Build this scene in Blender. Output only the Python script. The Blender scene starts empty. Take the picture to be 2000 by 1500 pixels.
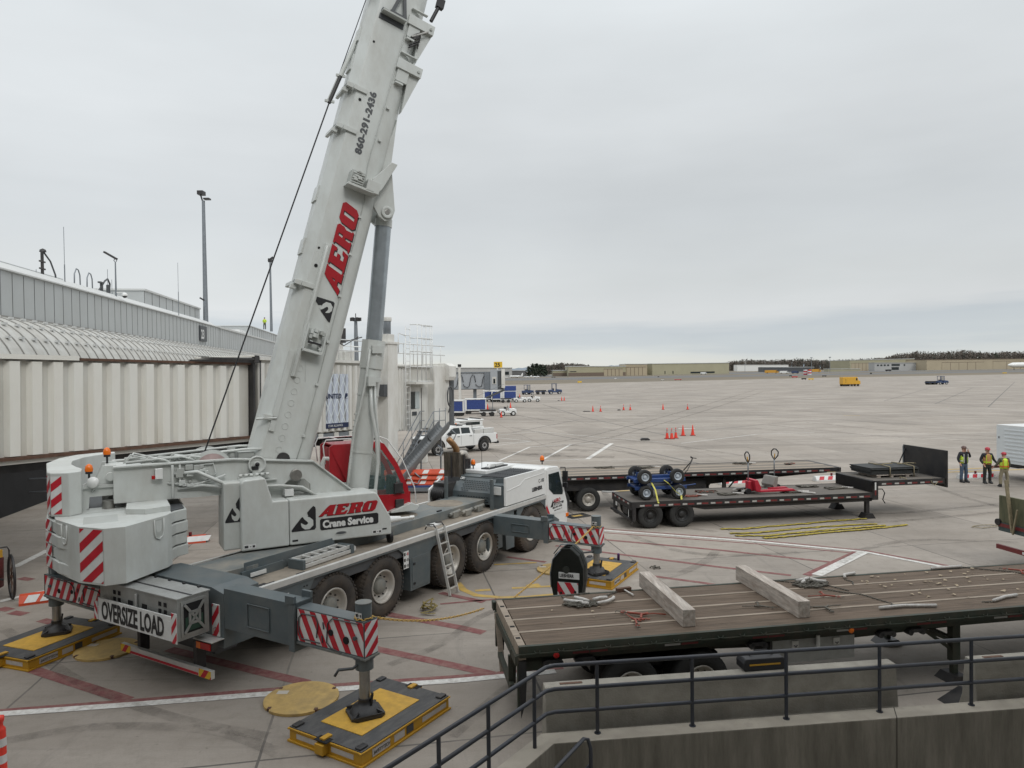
import bpy, bmesh, math, random
from mathutils import Vector, Matrix, Euler
R=math.radians
SC=bpy.context.scene; COL=SC.collection
# ---------------- camera ----------------
CAMH=5.9; FPX=1400.0
cd=bpy.data.cameras.new('camera'); cam=bpy.data.objects.new('camera',cd); COL.objects.link(cam); SC.camera=cam
cd.sensor_fit='HORIZONTAL'; cd.sensor_width=36; cd.lens=36*FPX/2000; cd.clip_start=.1; cd.clip_end=9000
CM=Matrix.Rotation(R(90-1.06),4,'X')@Matrix.Rotation(R(-.72),4,'Z')
cam.matrix_world=Matrix.Translation((0,0,CAMH))@CM
C3=CM.to_3x3()
# ---------------- world / light ----------------
W=bpy.data.worlds.new('World'); SC.world=W; W.use_nodes=True
nt=W.node_tree; N=nt.nodes; L=nt.links
for n in list(N): N.remove(n)
out=N.new('ShaderNodeOutputWorld'); mixs=N.new('ShaderNodeMixShader'); b1=N.new('ShaderNodeBackground'); b2=N.new('ShaderNodeBackground')
sky=N.new('ShaderNodeTexSky'); sky.sky_type='NISHITA'; sky.sun_disc=False; sky.sun_elevation=R(42); sky.sun_rotation=R(150)
b1.inputs[1].default_value=.1; L.new(sky.outputs[0],b1.inputs[0])
tc=N.new('ShaderNodeTexCoord'); sep=N.new('ShaderNodeSeparateXYZ'); L.new(tc.outputs['Generated'],sep.inputs[0])
mp=N.new('ShaderNodeMapping'); mp.inputs['Scale'].default_value=(1.3,1.3,15); L.new(tc.outputs['Generated'],mp.inputs[0])
no=N.new('ShaderNodeTexNoise'); no.inputs['Scale'].default_value=1.7; no.inputs['Detail'].default_value=6; no.inputs['Roughness'].default_value=.55; L.new(mp.outputs[0],no.inputs[0])
mp2=N.new('ShaderNodeMapping'); mp2.inputs['Scale'].default_value=(1,1,3.2); mp2.inputs['Location'].default_value=(3,1,2); L.new(tc.outputs['Generated'],mp2.inputs[0])
no2=N.new('ShaderNodeTexNoise'); no2.inputs['Scale'].default_value=1.3; no2.inputs['Detail'].default_value=5; L.new(mp2.outputs[0],no2.inputs[0])
def mth(op,a,b=None,c=None,t=None):
    t=t or nt
    n=t.nodes.new('ShaderNodeMath'); n.operation=op
    for i,x in enumerate((a,b,c)):
        if x is None: continue
        if isinstance(x,(int,float)): n.inputs[i].default_value=x
        else: t.links.new(x,n.inputs[i])
    return n.outputs[0]
el=mth('ADD',sep.outputs[2],mth('MULTIPLY',mth('SUBTRACT',no.outputs[0],.5),.10))
rp=N.new('ShaderNodeValToRGB'); L.new(el,rp.inputs[0])
st=[(0,(.72,.73,.69)),(.018,(.67,.70,.69)),(.034,(.58,.625,.65)),(.055,(.56,.605,.64)),(.08,(.69,.71,.72)),(.12,(.67,.695,.70)),(.2,(.65,.68,.695)),(.32,(.72,.75,.765)),(.46,(.76,.80,.82)),(.75,(1.25,1.29,1.31)),(1,(1.6,1.63,1.65))]
cr=rp.color_ramp
while len(cr.elements)<len(st): cr.elements.new(.5)
for e,(p,c) in zip(cr.elements,st): e.position=p; e.color=c+(1,)
br=mth('ADD',mth('MULTIPLY',no2.outputs[0],.55),.735)
vm=N.new('ShaderNodeVectorMath'); vm.operation='SCALE'; L.new(rp.outputs[0],vm.inputs[0]); L.new(br,vm.inputs['Scale'])
L.new(vm.outputs[0],b2.inputs[0]); b2.inputs[1].default_value=1.0
mixs.inputs[0].default_value=.95; L.new(b1.outputs[0],mixs.inputs[1]); L.new(b2.outputs[0],mixs.inputs[2]); L.new(mixs.outputs[0],out.inputs[0])
sd=bpy.data.lights.new('sun','SUN'); sd.energy=1.0; sd.angle=R(18); sd.color=(1,.975,.94)
sun=bpy.data.objects.new('sun',sd); COL.objects.link(sun); sun.rotation_euler=(R(48),0,R(30))
SC.view_settings.view_transform='Standard'; SC.view_settings.look='None'; SC.view_settings.exposure=0; SC.view_settings.gamma=1
# ---------------- pixel -> place helpers (2000x1500 photograph pixels) ----------------
def ray(x,y): return C3@Vector(((x-1000)/FPX,(750-y)/FPX,-1))
def G(x,y,z=0.0):
    d=ray(x,y); k=(z-CAMH)/d.z; return Vector((d.x*k,d.y*k,z))
def AT(x,y,Y):
    d=ray(x,y); k=Y/d.y; return Vector((d.x*k,Y,CAMH+d.z*k))
def frame(o,h): return Matrix.Translation(Vector(o))@Matrix.Rotation(R(h),4,'Z')
# ---------------- materials ----------------
MATS={}
def pm(name,col,rough=.6,metal=0,var=.1,scale=4,dirt=None,damt=.0,dscale=1.5,bump=0,bscale=40,st=(1,1,1),spec=None,trans=0,alpha=1,coat=0):
    if name in MATS: return MATS[name]
    m=bpy.data.materials.new(name); m.use_nodes=True; t=m.node_tree; b=t.nodes['Principled BSDF']; MATS[name]=m
    b.inputs['Roughness'].default_value=rough; b.inputs['Metallic'].default_value=metal
    if spec is not None: b.inputs['Specular IOR Level'].default_value=spec
    if trans: b.inputs['Transmission Weight'].default_value=trans
    if coat: b.inputs['Coat Weight'].default_value=coat
    tc=t.nodes.new('ShaderNodeTexCoord'); mp=t.nodes.new('ShaderNodeMapping'); mp.inputs['Scale'].default_value=st
    t.links.new(tc.outputs['Object'],mp.inputs[0])
    def noise(s,d=5,r=.6):
        n=t.nodes.new('ShaderNodeTexNoise'); n.inputs['Scale'].default_value=s; n.inputs['Detail'].default_value=d; n.inputs['Roughness'].default_value=r
        t.links.new(mp.outputs[0],n.inputs[0]); return n.outputs[0]
    def mix(f,a,bb,blend='MIX'):
        n=t.nodes.new('ShaderNodeMix'); n.data_type='RGBA'; n.blend_type=blend
        if isinstance(f,float): n.inputs[0].default_value=f
        else: t.links.new(f,n.inputs[0])
        for i,x in ((6,a),(7,bb)):
            if isinstance(x,tuple): n.inputs[i].default_value=x+(1,) if len(x)==3 else x
            else: t.links.new(x,n.inputs[i])
        return n.outputs[2]
    lo=tuple(max(0,c*(1-var)) for c in col); hi=tuple(min(1,c*(1+var)) for c in col)
    rr=t.nodes.new('ShaderNodeMapRange'); t.links.new(noise(scale),rr.inputs[0]); rr.inputs[1].default_value=.3; rr.inputs[2].default_value=.7
    c=mix(rr.outputs[0],lo,hi)
    if dirt:
        r2=t.nodes.new('ShaderNodeMapRange'); t.links.new(noise(dscale,8,.7),r2.inputs[0]); r2.inputs[1].default_value=.42; r2.inputs[2].default_value=.72; r2.inputs[4].default_value=damt
        c=mix(r2.outputs[0],c,dirt)
        t.links.new(mth('ADD',mth('MULTIPLY',r2.outputs[0],.3,t=t),rough,t=t),b.inputs['Roughness'])
    t.links.new(c,b.inputs['Base Color'])
    if bump:
        bn=t.nodes.new('ShaderNodeBump'); bn.inputs['Strength'].default_value=bump; bn.inputs['Distance'].default_value=.02; t.links.new(noise(bscale,4),bn.inputs['Height']); t.links.new(bn.outputs[0],b.inputs['Normal'])
    m['mix']=0
    return m
# ---------------- mesh builder ----------------
class MB:
    def __init__(s,M=None): s.V=[];s.F=[];s.I=[];s.S=[];s.mats=[];s.M=M or Matrix.Identity(4)
    def mi(s,m):
        if m not in s.mats: s.mats.append(m)
        return s.mats.index(m)
    def add(s,vs,fs,m,sm=False):
        o=len(s.V); k=s.mi(m)
        for v in vs: s.V.append(s.M@Vector(v))
        for f in fs: s.F.append(tuple(o+i for i in f)); s.I.append(k); s.S.append(sm)
        return s
    def box(s,x0,x1,y0,y1,z0,z1,m):
        vs=[(x,y,z) for x in(x0,x1) for y in(y0,y1) for z in(z0,z1)]
        return s.add(vs,[(0,1,3,2),(4,6,7,5),(0,4,5,1),(2,3,7,6),(0,2,6,4),(1,5,7,3)],m)
    def bar(s,p0,p1,w,h,m,up=(0,0,1)):   # rectangular bar between points
        p0,p1=Vector(p0),Vector(p1); d=(p1-p0).normalized(); up=Vector(up)
        if abs(d.dot(up))>.99: up=Vector((1,0,0))
        r=d.cross(up).normalized(); u=r.cross(d)
        vs=[p+r*a*w/2+u*b*h/2 for p in(p0,p1) for a in(-1,1) for b in(-1,1)]
        return s.add(vs,[(0,1,3,2),(4,6,7,5),(0,4,5,1),(2,3,7,6),(0,2,6,4),(1,5,7,3)],m)
    def prism(s,poly,ax,lo,hi,m):
        n=len(poly)
        def P(a,b,c): return {'x':(c,a,b),'y':(a,c,b),'z':(a,b,c)}[ax]
        vs=[P(a,b,lo) for a,b in poly]+[P(a,b,hi) for a,b in poly]
        fs=[tuple(range(n-1,-1,-1)),tuple(range(n,2*n))]+[(i,(i+1)%n,n+(i+1)%n,n+i) for i in range(n)]
        return s.add(vs,fs,m)
    def cyl(s,p0,p1,r0,m,r1=None,n=14,cap=True,sm=True):
        p0,p1=Vector(p0),Vector(p1); r1=r0 if r1 is None else r1; d=(p1-p0).normalized()
        a=Vector((0,0,1)) if abs(d.z)<.9 else Vector((1,0,0)); u=d.cross(a).normalized(); w=d.cross(u)
        vs=[p+(u*math.cos(t)+w*math.sin(t))*r for p,r in((p0,r0),(p1,r1)) for t in [2*math.pi*i/n for i in range(n)]]
        s.add(vs,[(i,(i+1)%n,n+(i+1)%n,n+i) for i in range(n)],m,sm)
        if cap: s.add(vs,[tuple(range(n-1,-1,-1)),tuple(range(n,2*n))],m)
        return s
    def tube(s,path,r,m,n=6,closed=False,radii=None):
        P=[Vector(p) for p in path]; k=len(P); vs=[]; u=None
        for i,p in enumerate(P):
            if closed: d=(P[(i+1)%k]-P[i-1])
            else: d=P[min(i+1,k-1)]-P[max(i-1,0)]
            d=d.normalized()
            if u is None: a=Vector((0,0,1)) if abs(d.z)<.9 else Vector((1,0,0)); u=d.cross(a).normalized()
            else:
                u=(u-d*u.dot(d)); u=u.normalized() if u.length>1e-6 else d.orthogonal().normalized()
            w=d.cross(u); rr=radii[i] if radii else r
            vs+=[p+(u*math.cos(2*math.pi*j/n)+w*math.sin(2*math.pi*j/n))*rr for j in range(n)]
        fs=[(i*n+j,i*n+(j+1)%n,((i+1)%k)*n+(j+1)%n,((i+1)%k)*n+j) for i in range(k if closed else k-1) for j in range(n)]
        if not closed: fs+=[tuple(range(n-1,-1,-1)),tuple(range((k-1)*n,k*n))]
        return s.add(vs,fs,m,True)
    def lathe(s,o,ax,prof,m,n=24,cap=True):   # prof: (t along axis, radius)
        o=Vector(o); d=Vector(ax).normalized(); a=Vector((0,0,1)) if abs(d.z)<.9 else Vector((1,0,0)); u=d.cross(a).normalized(); w=d.cross(u)
        vs=[o+d*t+(u*math.cos(2*math.pi*i/n)+w*math.sin(2*math.pi*i/n))*max(r,1e-4) for t,r in prof for i in range(n)]
        k=len(prof); fs=[(a_*n+i,a_*n+(i+1)%n,(a_+1)*n+(i+1)%n,(a_+1)*n+i) for a_ in range(k-1) for i in range(n)]
        return s.add(vs,fs,m,True)
    def quad(s,pts,m): return s.add(pts,[tuple(range(len(pts)))],m)
    def build(s,name,parent=None,bevel=0,label=None,seg=2,tri=False,recalc=True):
        me=bpy.data.meshes.new(name); me.from_pydata([tuple(v) for v in s.V],[],s.F)
        for m in s.mats: me.materials.append(m)
        me.polygons.foreach_set('material_index',s.I); me.polygons.foreach_set('use_smooth',s.S); me.update()
        if recalc:
            bm=bmesh.new(); bm.from_mesh(me)
            if bevel: bmesh.ops.remove_doubles(bm,verts=bm.verts,dist=1e-5)
            bmesh.ops.recalc_face_normals(bm,faces=bm.faces); bm.to_mesh(me); bm.free()
        o=bpy.data.objects.new(name,me); COL.objects.link(o)
        if parent: o.parent=parent
        if bevel:
            b=o.modifiers.new('bevel','BEVEL'); b.width=bevel; b.segments=seg; b.limit_method='ANGLE'; b.angle_limit=R(35)
        if label: o['label']=label
        return o
def tag(o,label=None,cat=None,group=None,kind=None):
    if label: o['label']=label
    if cat: o['category']=cat
    if group: o['group']=group
    if kind: o['kind']=kind
    return o
def thing(name,label,cat,M=None,group=None):
    o=bpy.data.objects.new(name,None); COL.objects.link(o); o.empty_display_size=.3
    if M is not None: o.matrix_world=M; 
    return tag(o,label,cat,group)
def at_(o,M): o.matrix_world=M; return o
def dup(root,M,label=None,group=None):
    r=root.copy(); COL.objects.link(r); r.matrix_world=M
    if label: r['label']=label
    if group: r['group']=group
    for ch in list(root.children):
        c=ch.copy(); COL.objects.link(c); c.parent=r
        for g in ch.children:
            d=g.copy(); COL.objects.link(d); d.parent=c
    return r
def basis(o,xd,yd):
    x=Vector(xd).normalized(); y=Vector(yd); z=x.cross(y).normalized(); y=z.cross(x)
    M=Matrix((x,y,z)).transposed().to_4x4(); M.translation=Vector(o); return M
DG=None
def curve_mesh(cu,name,M,mat,parent):
    tmp=bpy.data.objects.new('tmp',cu); COL.objects.link(tmp); dg=bpy.context.evaluated_depsgraph_get()
    me=bpy.data.meshes.new_from_object(tmp.evaluated_get(dg)); bpy.data.objects.remove(tmp); 
    me.transform(M); me.materials.clear(); me.materials.append(mat)
    o=bpy.data.objects.new(name,me); COL.objects.link(o)
    if parent: o.parent=parent
    return o
def text(s,size,M,mat,parent,name='lettering',off=0.0,shear=0.0,sx=1.0,al='LEFT',ext=.002,sp=1.0):
    cu=bpy.data.curves.new('t','FONT'); cu.body=s; cu.size=size; cu.offset=off; cu.shear=shear; cu.align_x=al; cu.extrude=ext; cu.resolution_u=3; cu.space_character=sp
    return curve_mesh(cu,name,M@Matrix.Diagonal((sx,1,1,1)),mat,parent)
def shape(loops,M,mat,parent,name,ext=.002):
    cu=bpy.data.curves.new('s','CURVE'); cu.dimensions='2D'; cu.fill_mode='BOTH'; cu.extrude=ext
    for lp in loops:
        sp=cu.splines.new('POLY'); sp.points.add(len(lp)-1); sp.use_cyclic_u=True
        for p,(x,y) in zip(sp.points,lp): p.co=(x,y,0,1)
    return curve_mesh(cu,name,M,mat,parent)
def joinm(obs,name,parent=None):   # merge several built meshes into one mesh object
    bm=bmesh.new(); mats=[]
    for o in obs:
        b2=bmesh.new(); b2.from_mesh(o.data); off=len(mats); base=[]
        for m in o.data.materials:
            if m not in mats: mats.append(m)
            base.append(mats.index(m))
        vm={v:bm.verts.new(v.co) for v in b2.verts}
        for f in b2.faces:
            try: nf=bm.faces.new([vm[v] for v in f.verts]); nf.material_index=base[f.material_index]; nf.smooth=f.smooth
            except ValueError: pass
        b2.free(); bpy.data.objects.remove(o)
    me=bpy.data.meshes.new(name); bm.to_mesh(me); bm.free()
    for m in mats: me.materials.append(m)
    o=bpy.data.objects.new(name,me); COL.objects.link(o)
    if parent: o.parent=parent
    return o
def clip(poly,a,b,c):   # keep a*x+b*y<=c
    outp=[]; n=len(poly)
    for i in range(n):
        p,q=poly[i],poly[(i+1)%n]; fp=a*p[0]+b*p[1]-c; fq=a*q[0]+b*q[1]-c
        if fp<=0: outp.append(p)
        if fp*fq<0: t=fp/(fp-fq); outp.append((p[0]+(q[0]-p[0])*t,p[1]+(q[1]-p[1])*t))
    return outp
def stripes(mb,o,xd,yd,poly,ang,pitch,m,lift=.003,ph=0,duty=.5):  # stripes in a polygon on plane (o,xd,yd)
    M=basis(o,xd,yd); ca,sa=math.cos(R(ang)),math.sin(R(ang))
    pr=[x*ca+y*sa for x,y in poly]; k0=int((min(pr)-ph)//pitch)-1; k1=int((max(pr)-ph)//pitch)+1
    for k in range(k0,k1+1):
        lo=ph+k*pitch; hi=lo+pitch*duty; q=clip(clip(poly,-ca,-sa,-lo),ca,sa,hi)
        if len(q)>2: mb.add([M@Vector((x,y,lift)) for x,y in q],[tuple(range(len(q)))],m)
random.seed(7)
# ---------------- palette ----------------
CG=pm('crane_grey_paint',(.56,.585,.565),.38,var=.05,scale=1.2,dirt=(.36,.35,.31),damt=.5,dscale=1.6,coat=.15,st=(1,1,.45))
CGd=pm('crane_grey_worn',(.42,.44,.42),.5,var=.08,scale=3,dirt=(.25,.25,.22),damt=.5)
BLU=pm('slate_blue_paint',(.085,.108,.118),.4,var=.08,scale=2,dirt=(.20,.19,.17),damt=.4,dscale=1.6,coat=.1)
BLUT=pm('slate_blue_dusty',(.13,.148,.15),.55,var=.1,scale=1.5,dirt=(.34,.30,.24),damt=.8,dscale=.8)
DUST=pm('dusty_deck',(.25,.215,.17),.8,var=.15,scale=1.5,dirt=(.12,.11,.10),damt=.6,dscale=2,bump=.15)
WHT=pm('white_paint',(.74,.75,.74),.35,var=.03,scale=2,dirt=(.5,.48,.44),damt=.25,coat=.2)
RED=pm('red_gloss',(.36,.012,.02),.3,var=.1,scale=2,coat=.3)
REDS=pm('signal_red',(.48,.015,.03),.45,var=.08,scale=6)
REFW=pm('reflective_white',(.68,.69,.68),.45,var=.05,scale=6,dirt=(.4,.38,.34),damt=.3,dscale=4)
BLK=pm('black_plastic',(.015,.015,.017),.5,var=.2,scale=5)
BLKM=pm('black_metal',(.022,.022,.024),.45,var=.25,scale=4,dirt=(.10,.09,.08),damt=.5)
VOID=pm('dark_recess',(.008,.008,.009),.9,var=.1)  # near-black colour stands in for shade in openings and under the vault
GLS=pm('dark_glass',(.02,.028,.03),.06,var=.2,scale=1)
ALU=pm('aluminium',(.68,.68,.66),.42,.45,var=.08,scale=5,dirt=(.4,.38,.34),damt=.3)
DIA=pm('diamond_plate',(.42,.43,.42),.42,.6,var=.1,scale=4,dirt=(.22,.21,.19),damt=.5,bump=.6,bscale=90)
STL=pm('bare_steel',(.35,.34,.32),.35,.8,var=.15,scale=8)
TYR=pm('tyre_rubber',(.045,.04,.036),.85,var=.2,scale=6,dirt=(.12,.09,.065),damt=.8,dscale=2,bump=.3)
TYR2=pm('dark_tyre_rubber',(.022,.022,.022),.8,var=.2,scale=6,dirt=(.05,.05,.045),damt=.5,dscale=2,bump=.2)
RIM=pm('silver_rim',(.50,.48,.44),.42,.35,var=.1,scale=6,dirt=(.25,.2,.15),damt=.6,dscale=3)
AMB=pm('amber_lens',(.75,.16,.01),.2,var=.05); REDL=pm('red_lens',(.4,.01,.01),.2,var=.05)
YEL=pm('mat_yellow',(.62,.36,.045),.6,var=.12,scale=5,dirt=(.30,.19,.06),damt=.6,dscale=3)
YELR=pm('mat_yellow_frame',(.52,.28,.015),.5,var=.1,scale=5,dirt=(.2,.12,.04),damt=.4,dscale=5)
MATB=pm('mat_black_sheet',(.06,.06,.062),.75,var=.2,scale=3,dirt=(.15,.145,.135),damt=.7,dscale=2.5,st=(1,3,1),bump=.2)
PADY=pm('round_pad_yellow',(.50,.34,.12),.7,var=.15,scale=4,dirt=(.28,.21,.11),damt=.8,dscale=3,bump=.15)
WOOD=pm('deck_wood',(.125,.090,.064),.85,var=.45,scale=4,dirt=(.20,.155,.115),damt=.55,dscale=2.5,st=(.35,6,6),bump=.5,bscale=18)
WOODT=pm('timber_grey',(.50,.45,.40),.85,var=.3,scale=4,dirt=(.24,.18,.14),damt=.7,dscale=3,st=(4,.5,4),bump=.4,bscale=15)
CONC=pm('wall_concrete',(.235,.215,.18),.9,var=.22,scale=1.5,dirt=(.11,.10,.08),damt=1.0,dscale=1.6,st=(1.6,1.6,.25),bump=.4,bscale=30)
CONT=pm('wall_top_lit_concrete',(.37,.335,.28),.9,var=.2,scale=6,dirt=(.16,.145,.12),damt=.5,dscale=3,bump=.4,bscale=60)  # lighter copy of the wall for top faces: skylight painted in
ORG=pm('barrier_orange',(.62,.07,.02),.5,var=.1,scale=5,dirt=(.35,.06,.03),damt=.4)
CREAM=pm('cream_panel',(.75,.745,.695),.6,var=.06,scale=.7,dirt=(.38,.31,.22),damt=.3,dscale=.7,st=(1,1,.25))
CREAMD=pm('cream_groove_shade',(.60,.595,.555),.7,var=.06,scale=.7,dirt=(.36,.31,.22),damt=.5,dscale=.7,st=(1,1,.25))  # darker cream for the grooves: their shade is put into the colour
BWHT=pm('bridge_white',(.70,.695,.66),.55,var=.06,scale=1,dirt=(.38,.35,.29),damt=.6,dscale=1.2,st=(1,1,.3))
RUST=pm('rusty_trim',(.11,.06,.04),.85,var=.3,scale=5)
GALV=pm('galvanised',(.22,.24,.26),.45,.5,var=.12,scale=4)
DKG=pm('dark_grey_metal',(.07,.075,.08),.5,var=.15,scale=4)
CHN=pm('chain_steel',(.13,.12,.10),.5,.6,var=.3,scale=20)
SLV=pm('white_sleeve',(.62,.60,.57),.7,var=.15,scale=15,dirt=(.3,.28,.25),damt=.5,dscale=12)
BIND=pm('binder_red',(.27,.06,.035),.55,var=.2,scale=15)
SKIN=pm('skin',(.50,.28,.20),.6,var=.06)
# ================= SETTING =================
# apron concrete
def apron_mat():
    m=bpy.data.materials.new('apron_concrete'); m.use_nodes=True; t=m.node_tree; b=t.nodes['Principled BSDF']; b.inputs['Roughness'].default_value=.82
    tc=t.nodes.new('ShaderNodeTexCoord'); rot=t.nodes.new('ShaderNodeMapping'); rot.inputs['Rotation'].default_value=(0,0,R(-10)); t.links.new(tc.outputs['Object'],rot.inputs[0])
    sp=t.nodes.new('ShaderNodeSeparateXYZ'); t.links.new(rot.outputs[0],sp.inputs[0])
    def noise(s,st=(1,1,1),d=6,r=.6,rz=0,dist=0):
        mp=t.nodes.new('ShaderNodeMapping'); mp.inputs['Scale'].default_value=st; mp.inputs['Rotation'].default_value=(0,0,R(rz)); t.links.new(tc.outputs['Object'],mp.inputs[0])
        n=t.nodes.new('ShaderNodeTexNoise'); n.inputs['Scale'].default_value=s; n.inputs['Detail'].default_value=d; n.inputs['Roughness'].default_value=r; n.inputs['Distortion'].default_value=dist; t.links.new(mp.outputs[0],n.inputs[0]); return n.outputs[0]
    def rng(x,a,bb,lo=0,hi=1):
        n=t.nodes.new('ShaderNodeMapRange'); t.links.new(x,n.inputs[0]); n.inputs[1].default_value=a; n.inputs[2].default_value=bb; n.inputs[3].default_value=lo; n.inputs[4].default_value=hi; return n.outputs[0]
    def mix(f,a,bb,bl='MIX'):
        n=t.nodes.new('ShaderNodeMix'); n.data_type='RGBA'; n.blend_type=bl
        t.links.new(f,n.inputs[0]) if not isinstance(f,float) else setattr(n.inputs[0],'default_value',f)
        for i,x in ((6,a),(7,bb)):
            if isinstance(x,tuple): n.inputs[i].default_value=x+(1,)
            else: t.links.new(x,n.inputs[i])
        return n.outputs[2]
    c=mix(rng(noise(.22,d=5),.3,.7),(.285,.25,.212),(.41,.367,.32))
    c=mix(rng(noise(.5,(.12,1,1),8,.7,rz=-8),.38,.72,0,.7),c,(.225,.193,.16))      # streaks along the stand
    c=mix(rng(noise(.05,(1,1,1),5,.6),.5,.72,0,.35),c,(.47,.425,.38))
    c=mix(rng(noise(.42,(.10,1,1),7,.75,rz=24,dist=.5),.54,.72,0,.7),c,(.17,.15,.13))  # tyre scuffs
    c=mix(rng(noise(2.2,(1,1,1),8,.75),.48,.80,0,.55),c,(.175,.15,.12))
    c=mix(rng(noise(.9,(1,.3,1),6,.7,rz=12,dist=1.6),.57,.74,0,.55),c,(.19,.17,.15))
    c=mix(rng(noise(35,(1,1,1),3,.6),.3,.8,0,.22),c,(.12,.11,.10))
    c=mix(rng(noise(.16,(1,1,1),7,.72,dist=.6),.52,.72,0,.38),c,(.20,.172,.145))
    c=mix(rng(noise(7,(1,1,1),3,.5),.66,.74,0,.5),c,(.15,.13,.105))
    # slab-by-slab tone + joints
    S=4.73
    def cell(o,off): return mth('FLOOR',mth('DIVIDE',mth('SUBTRACT',o,off,t=t),S,t=t),t=t)
    cx=cell(sp.outputs[0],-2.0); cy=cell(sp.outputs[1],16.08)
    cb=t.nodes.new('ShaderNodeCombineXYZ'); t.links.new(cx,cb.inputs[0]); t.links.new(cy,cb.inputs[1])
    wn=t.nodes.new('ShaderNodeTexWhiteNoise'); t.links.new(cb.outputs[0],wn.inputs[0])
    br=mth('ADD',mth('MULTIPLY',wn.outputs[0],.20,t=t),.89,t=t)
    vm=t.nodes.new('ShaderNodeVectorMath'); vm.operation='SCALE'; t.links.new(c,vm.inputs[0]); t.links.new(br,vm.inputs['Scale']); c=vm.outputs[0]
    def joint(o,off):
        w=mth('MULTIPLY',mth('SUBTRACT',noise(.6),.5,t=t),.05,t=t)
        f=mth('FRACT',mth('DIVIDE',mth('SUBTRACT',mth('ADD',o,w,t=t),off,t=t),S,t=t),t=t)
        return mth('LESS_THAN',mth('ABSOLUTE',mth('SUBTRACT',f,.5,t=t),t=t),.0045,t=t)
    j=mth('MAXIMUM',joint(sp.outputs[0],-2.0-S/2),joint(sp.outputs[1],16.08-S/2),t=t)
    jn=mth('MULTIPLY',j,rng(noise(.35,d=3),.36,.56,.25,.95),t=t)
    c=mix(jn,c,(.10,.09,.08))
    t.links.new(c,b.inputs['Base Color'])
    bn=t.nodes.new('ShaderNodeBump'); bn.inputs['Strength'].default_value=.25; bn.inputs['Distance'].default_value=.02; t.links.new(noise(14,d=6),bn.inputs['Height']); t.links.new(bn.outputs[0],b.inputs['Normal'])
    t.links.new(rng(noise(.4,d=4),.3,.7,.7,.9),b.inputs['Roughness'])
    return m
APR=apron_mat()
GRS=pm('winter_grass',(.17,.14,.10),.95,var=.25,scale=.05,dirt=(.12,.115,.09),damt=.6,dscale=.02,st=(.3,1,1))
ASP=pm('asphalt',(.13,.128,.125),.9,var=.15,scale=.05)
def sheet(name,pts,m,z,kind='structure'):
    mb=MB(); mb.add([(p[0],p[1],z) for p in pts],[tuple(range(len(pts)))],m); return tag(mb.build(name,recalc=False),kind=kind)
_m=MB()
for x0,x1,y0,y1 in((-4000,-20,-600,4500),(30,4000,-600,4500),(-20,30,14,4500),(-20,30,-600,-30)): _m.quad([(x0,y0,-.06),(x1,y0,-.06),(x1,y1,-.06),(x0,y1,-.06)],GRS)
tag(_m.build('terrain',recalc=False),kind='structure')
fa=[G(1000,751.5),G(1300,744.5),G(1600,738),G(2050,728.5)]
WF0=G(2000,1362,.5); WF1=G(1057,1432,.5); WF2=G(972,1497,.5); WN0=G(2000,1383,.5); WN1=G(1082,1452,.5); WN2=G(1032,1495,.5)
W3=WF2+(WF2-WF1)*3; W3n=WN2+(WN2-WN1)*6; W0=WF0+(WF0-WF1)*.6; W0n=WN0+(WN0-WN1)*.6
pd=(WN1-WF1)*.4
sheet('apron_pavement',[(-90,-30),(W3.x-1.2,W3.y-2.6),(W3.x+.1,W3.y+.0),(WF1.x+pd.x,WF1.y+pd.y),(W0.x,W0.y-.1),(420,W0.y+70),(fa[3].x+60,fa[3].y),fa[2],fa[1],fa[0],(fa[0].x-160,fa[0].y-30),(-160,120)],APR,0)
def band(name,top,bot,m,z):
    sheet(name,[G(*p) for p in bot]+[G(*p) for p in reversed(top)],m,z)
band('taxiway_road',[(900,740.2),(1500,731.5),(2100,721.8)],[(900,745),(1500,734.8),(2100,724.6)],ASP,-.03)
band('runway_road',[(1000,733),(2100,718.5)],[(1000,736.8),(2100,721)],ASP,-.03)
sheet('stair_well_floor',[(W3.x-3,W3.y-5),(W0.x+8,W0.y-9),(W0.x+8,W0.y),(WF1.x,WF1.y-.1),(W3.x,W3.y)],CONC,-2.4)
# painted markings
WP=pm('worn_white_line',(.66,.65,.62),.7,var=.08,scale=8,dirt=(.32,.29,.25),damt=.8,dscale=7)
RP=pm('worn_red_line',(.20,.065,.065),.8,var=.15,scale=5,dirt=(.27,.19,.16),damt=.85,dscale=5)
YP=pm('worn_yellow_line',(.50,.33,.08),.8,var=.15,scale=3,dirt=(.30,.25,.17),damt=.7,dscale=2.5)
TAR=pm('tar_sealant',(.14,.13,.12),.8,var=.2)
def line(mb,pts,w,m,z,w2=None):
    P=[Vector((p.x,p.y,0)) for p in (q if isinstance(q,Vector) else G(*q) for q in pts)]
    vs=[]
    for i,p in enumerate(P):
        d=(P[min(i+1,len(P)-1)]-P[max(i-1,0)]).normalized(); n=Vector((-d.y,d.x,0))
        vs+=[(p+n*w/2)+Vector((0,0,z)),(p-n*w/2)+Vector((0,0,z))]
    mb.add(vs,[(2*i,2*i+1,2*i+3,2*i+2) for i in range(len(P)-1)],m)
wm=MB()
line(wm,[(-60,1401),(0,1395),(250,1377),(500,1357.5),(900,1329),(1085,1311.5)],.20,WP,.008)
line(wm,[(1178,1036),(1480,1058),(1688,1078)],.17,WP,.008); line(wm,[(1688,1078),(1835,1106),(1900,1119)],.17,WP,.0085); line(wm,[(1688,1078),(1595,1124)],.30,WP,.012)
line(wm,[(-20,1180),(20,1170),(92,1154)],.22,WP,.008)
line(wm,[(28,1108),(95,1074)],.25,WP,.008)
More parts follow.
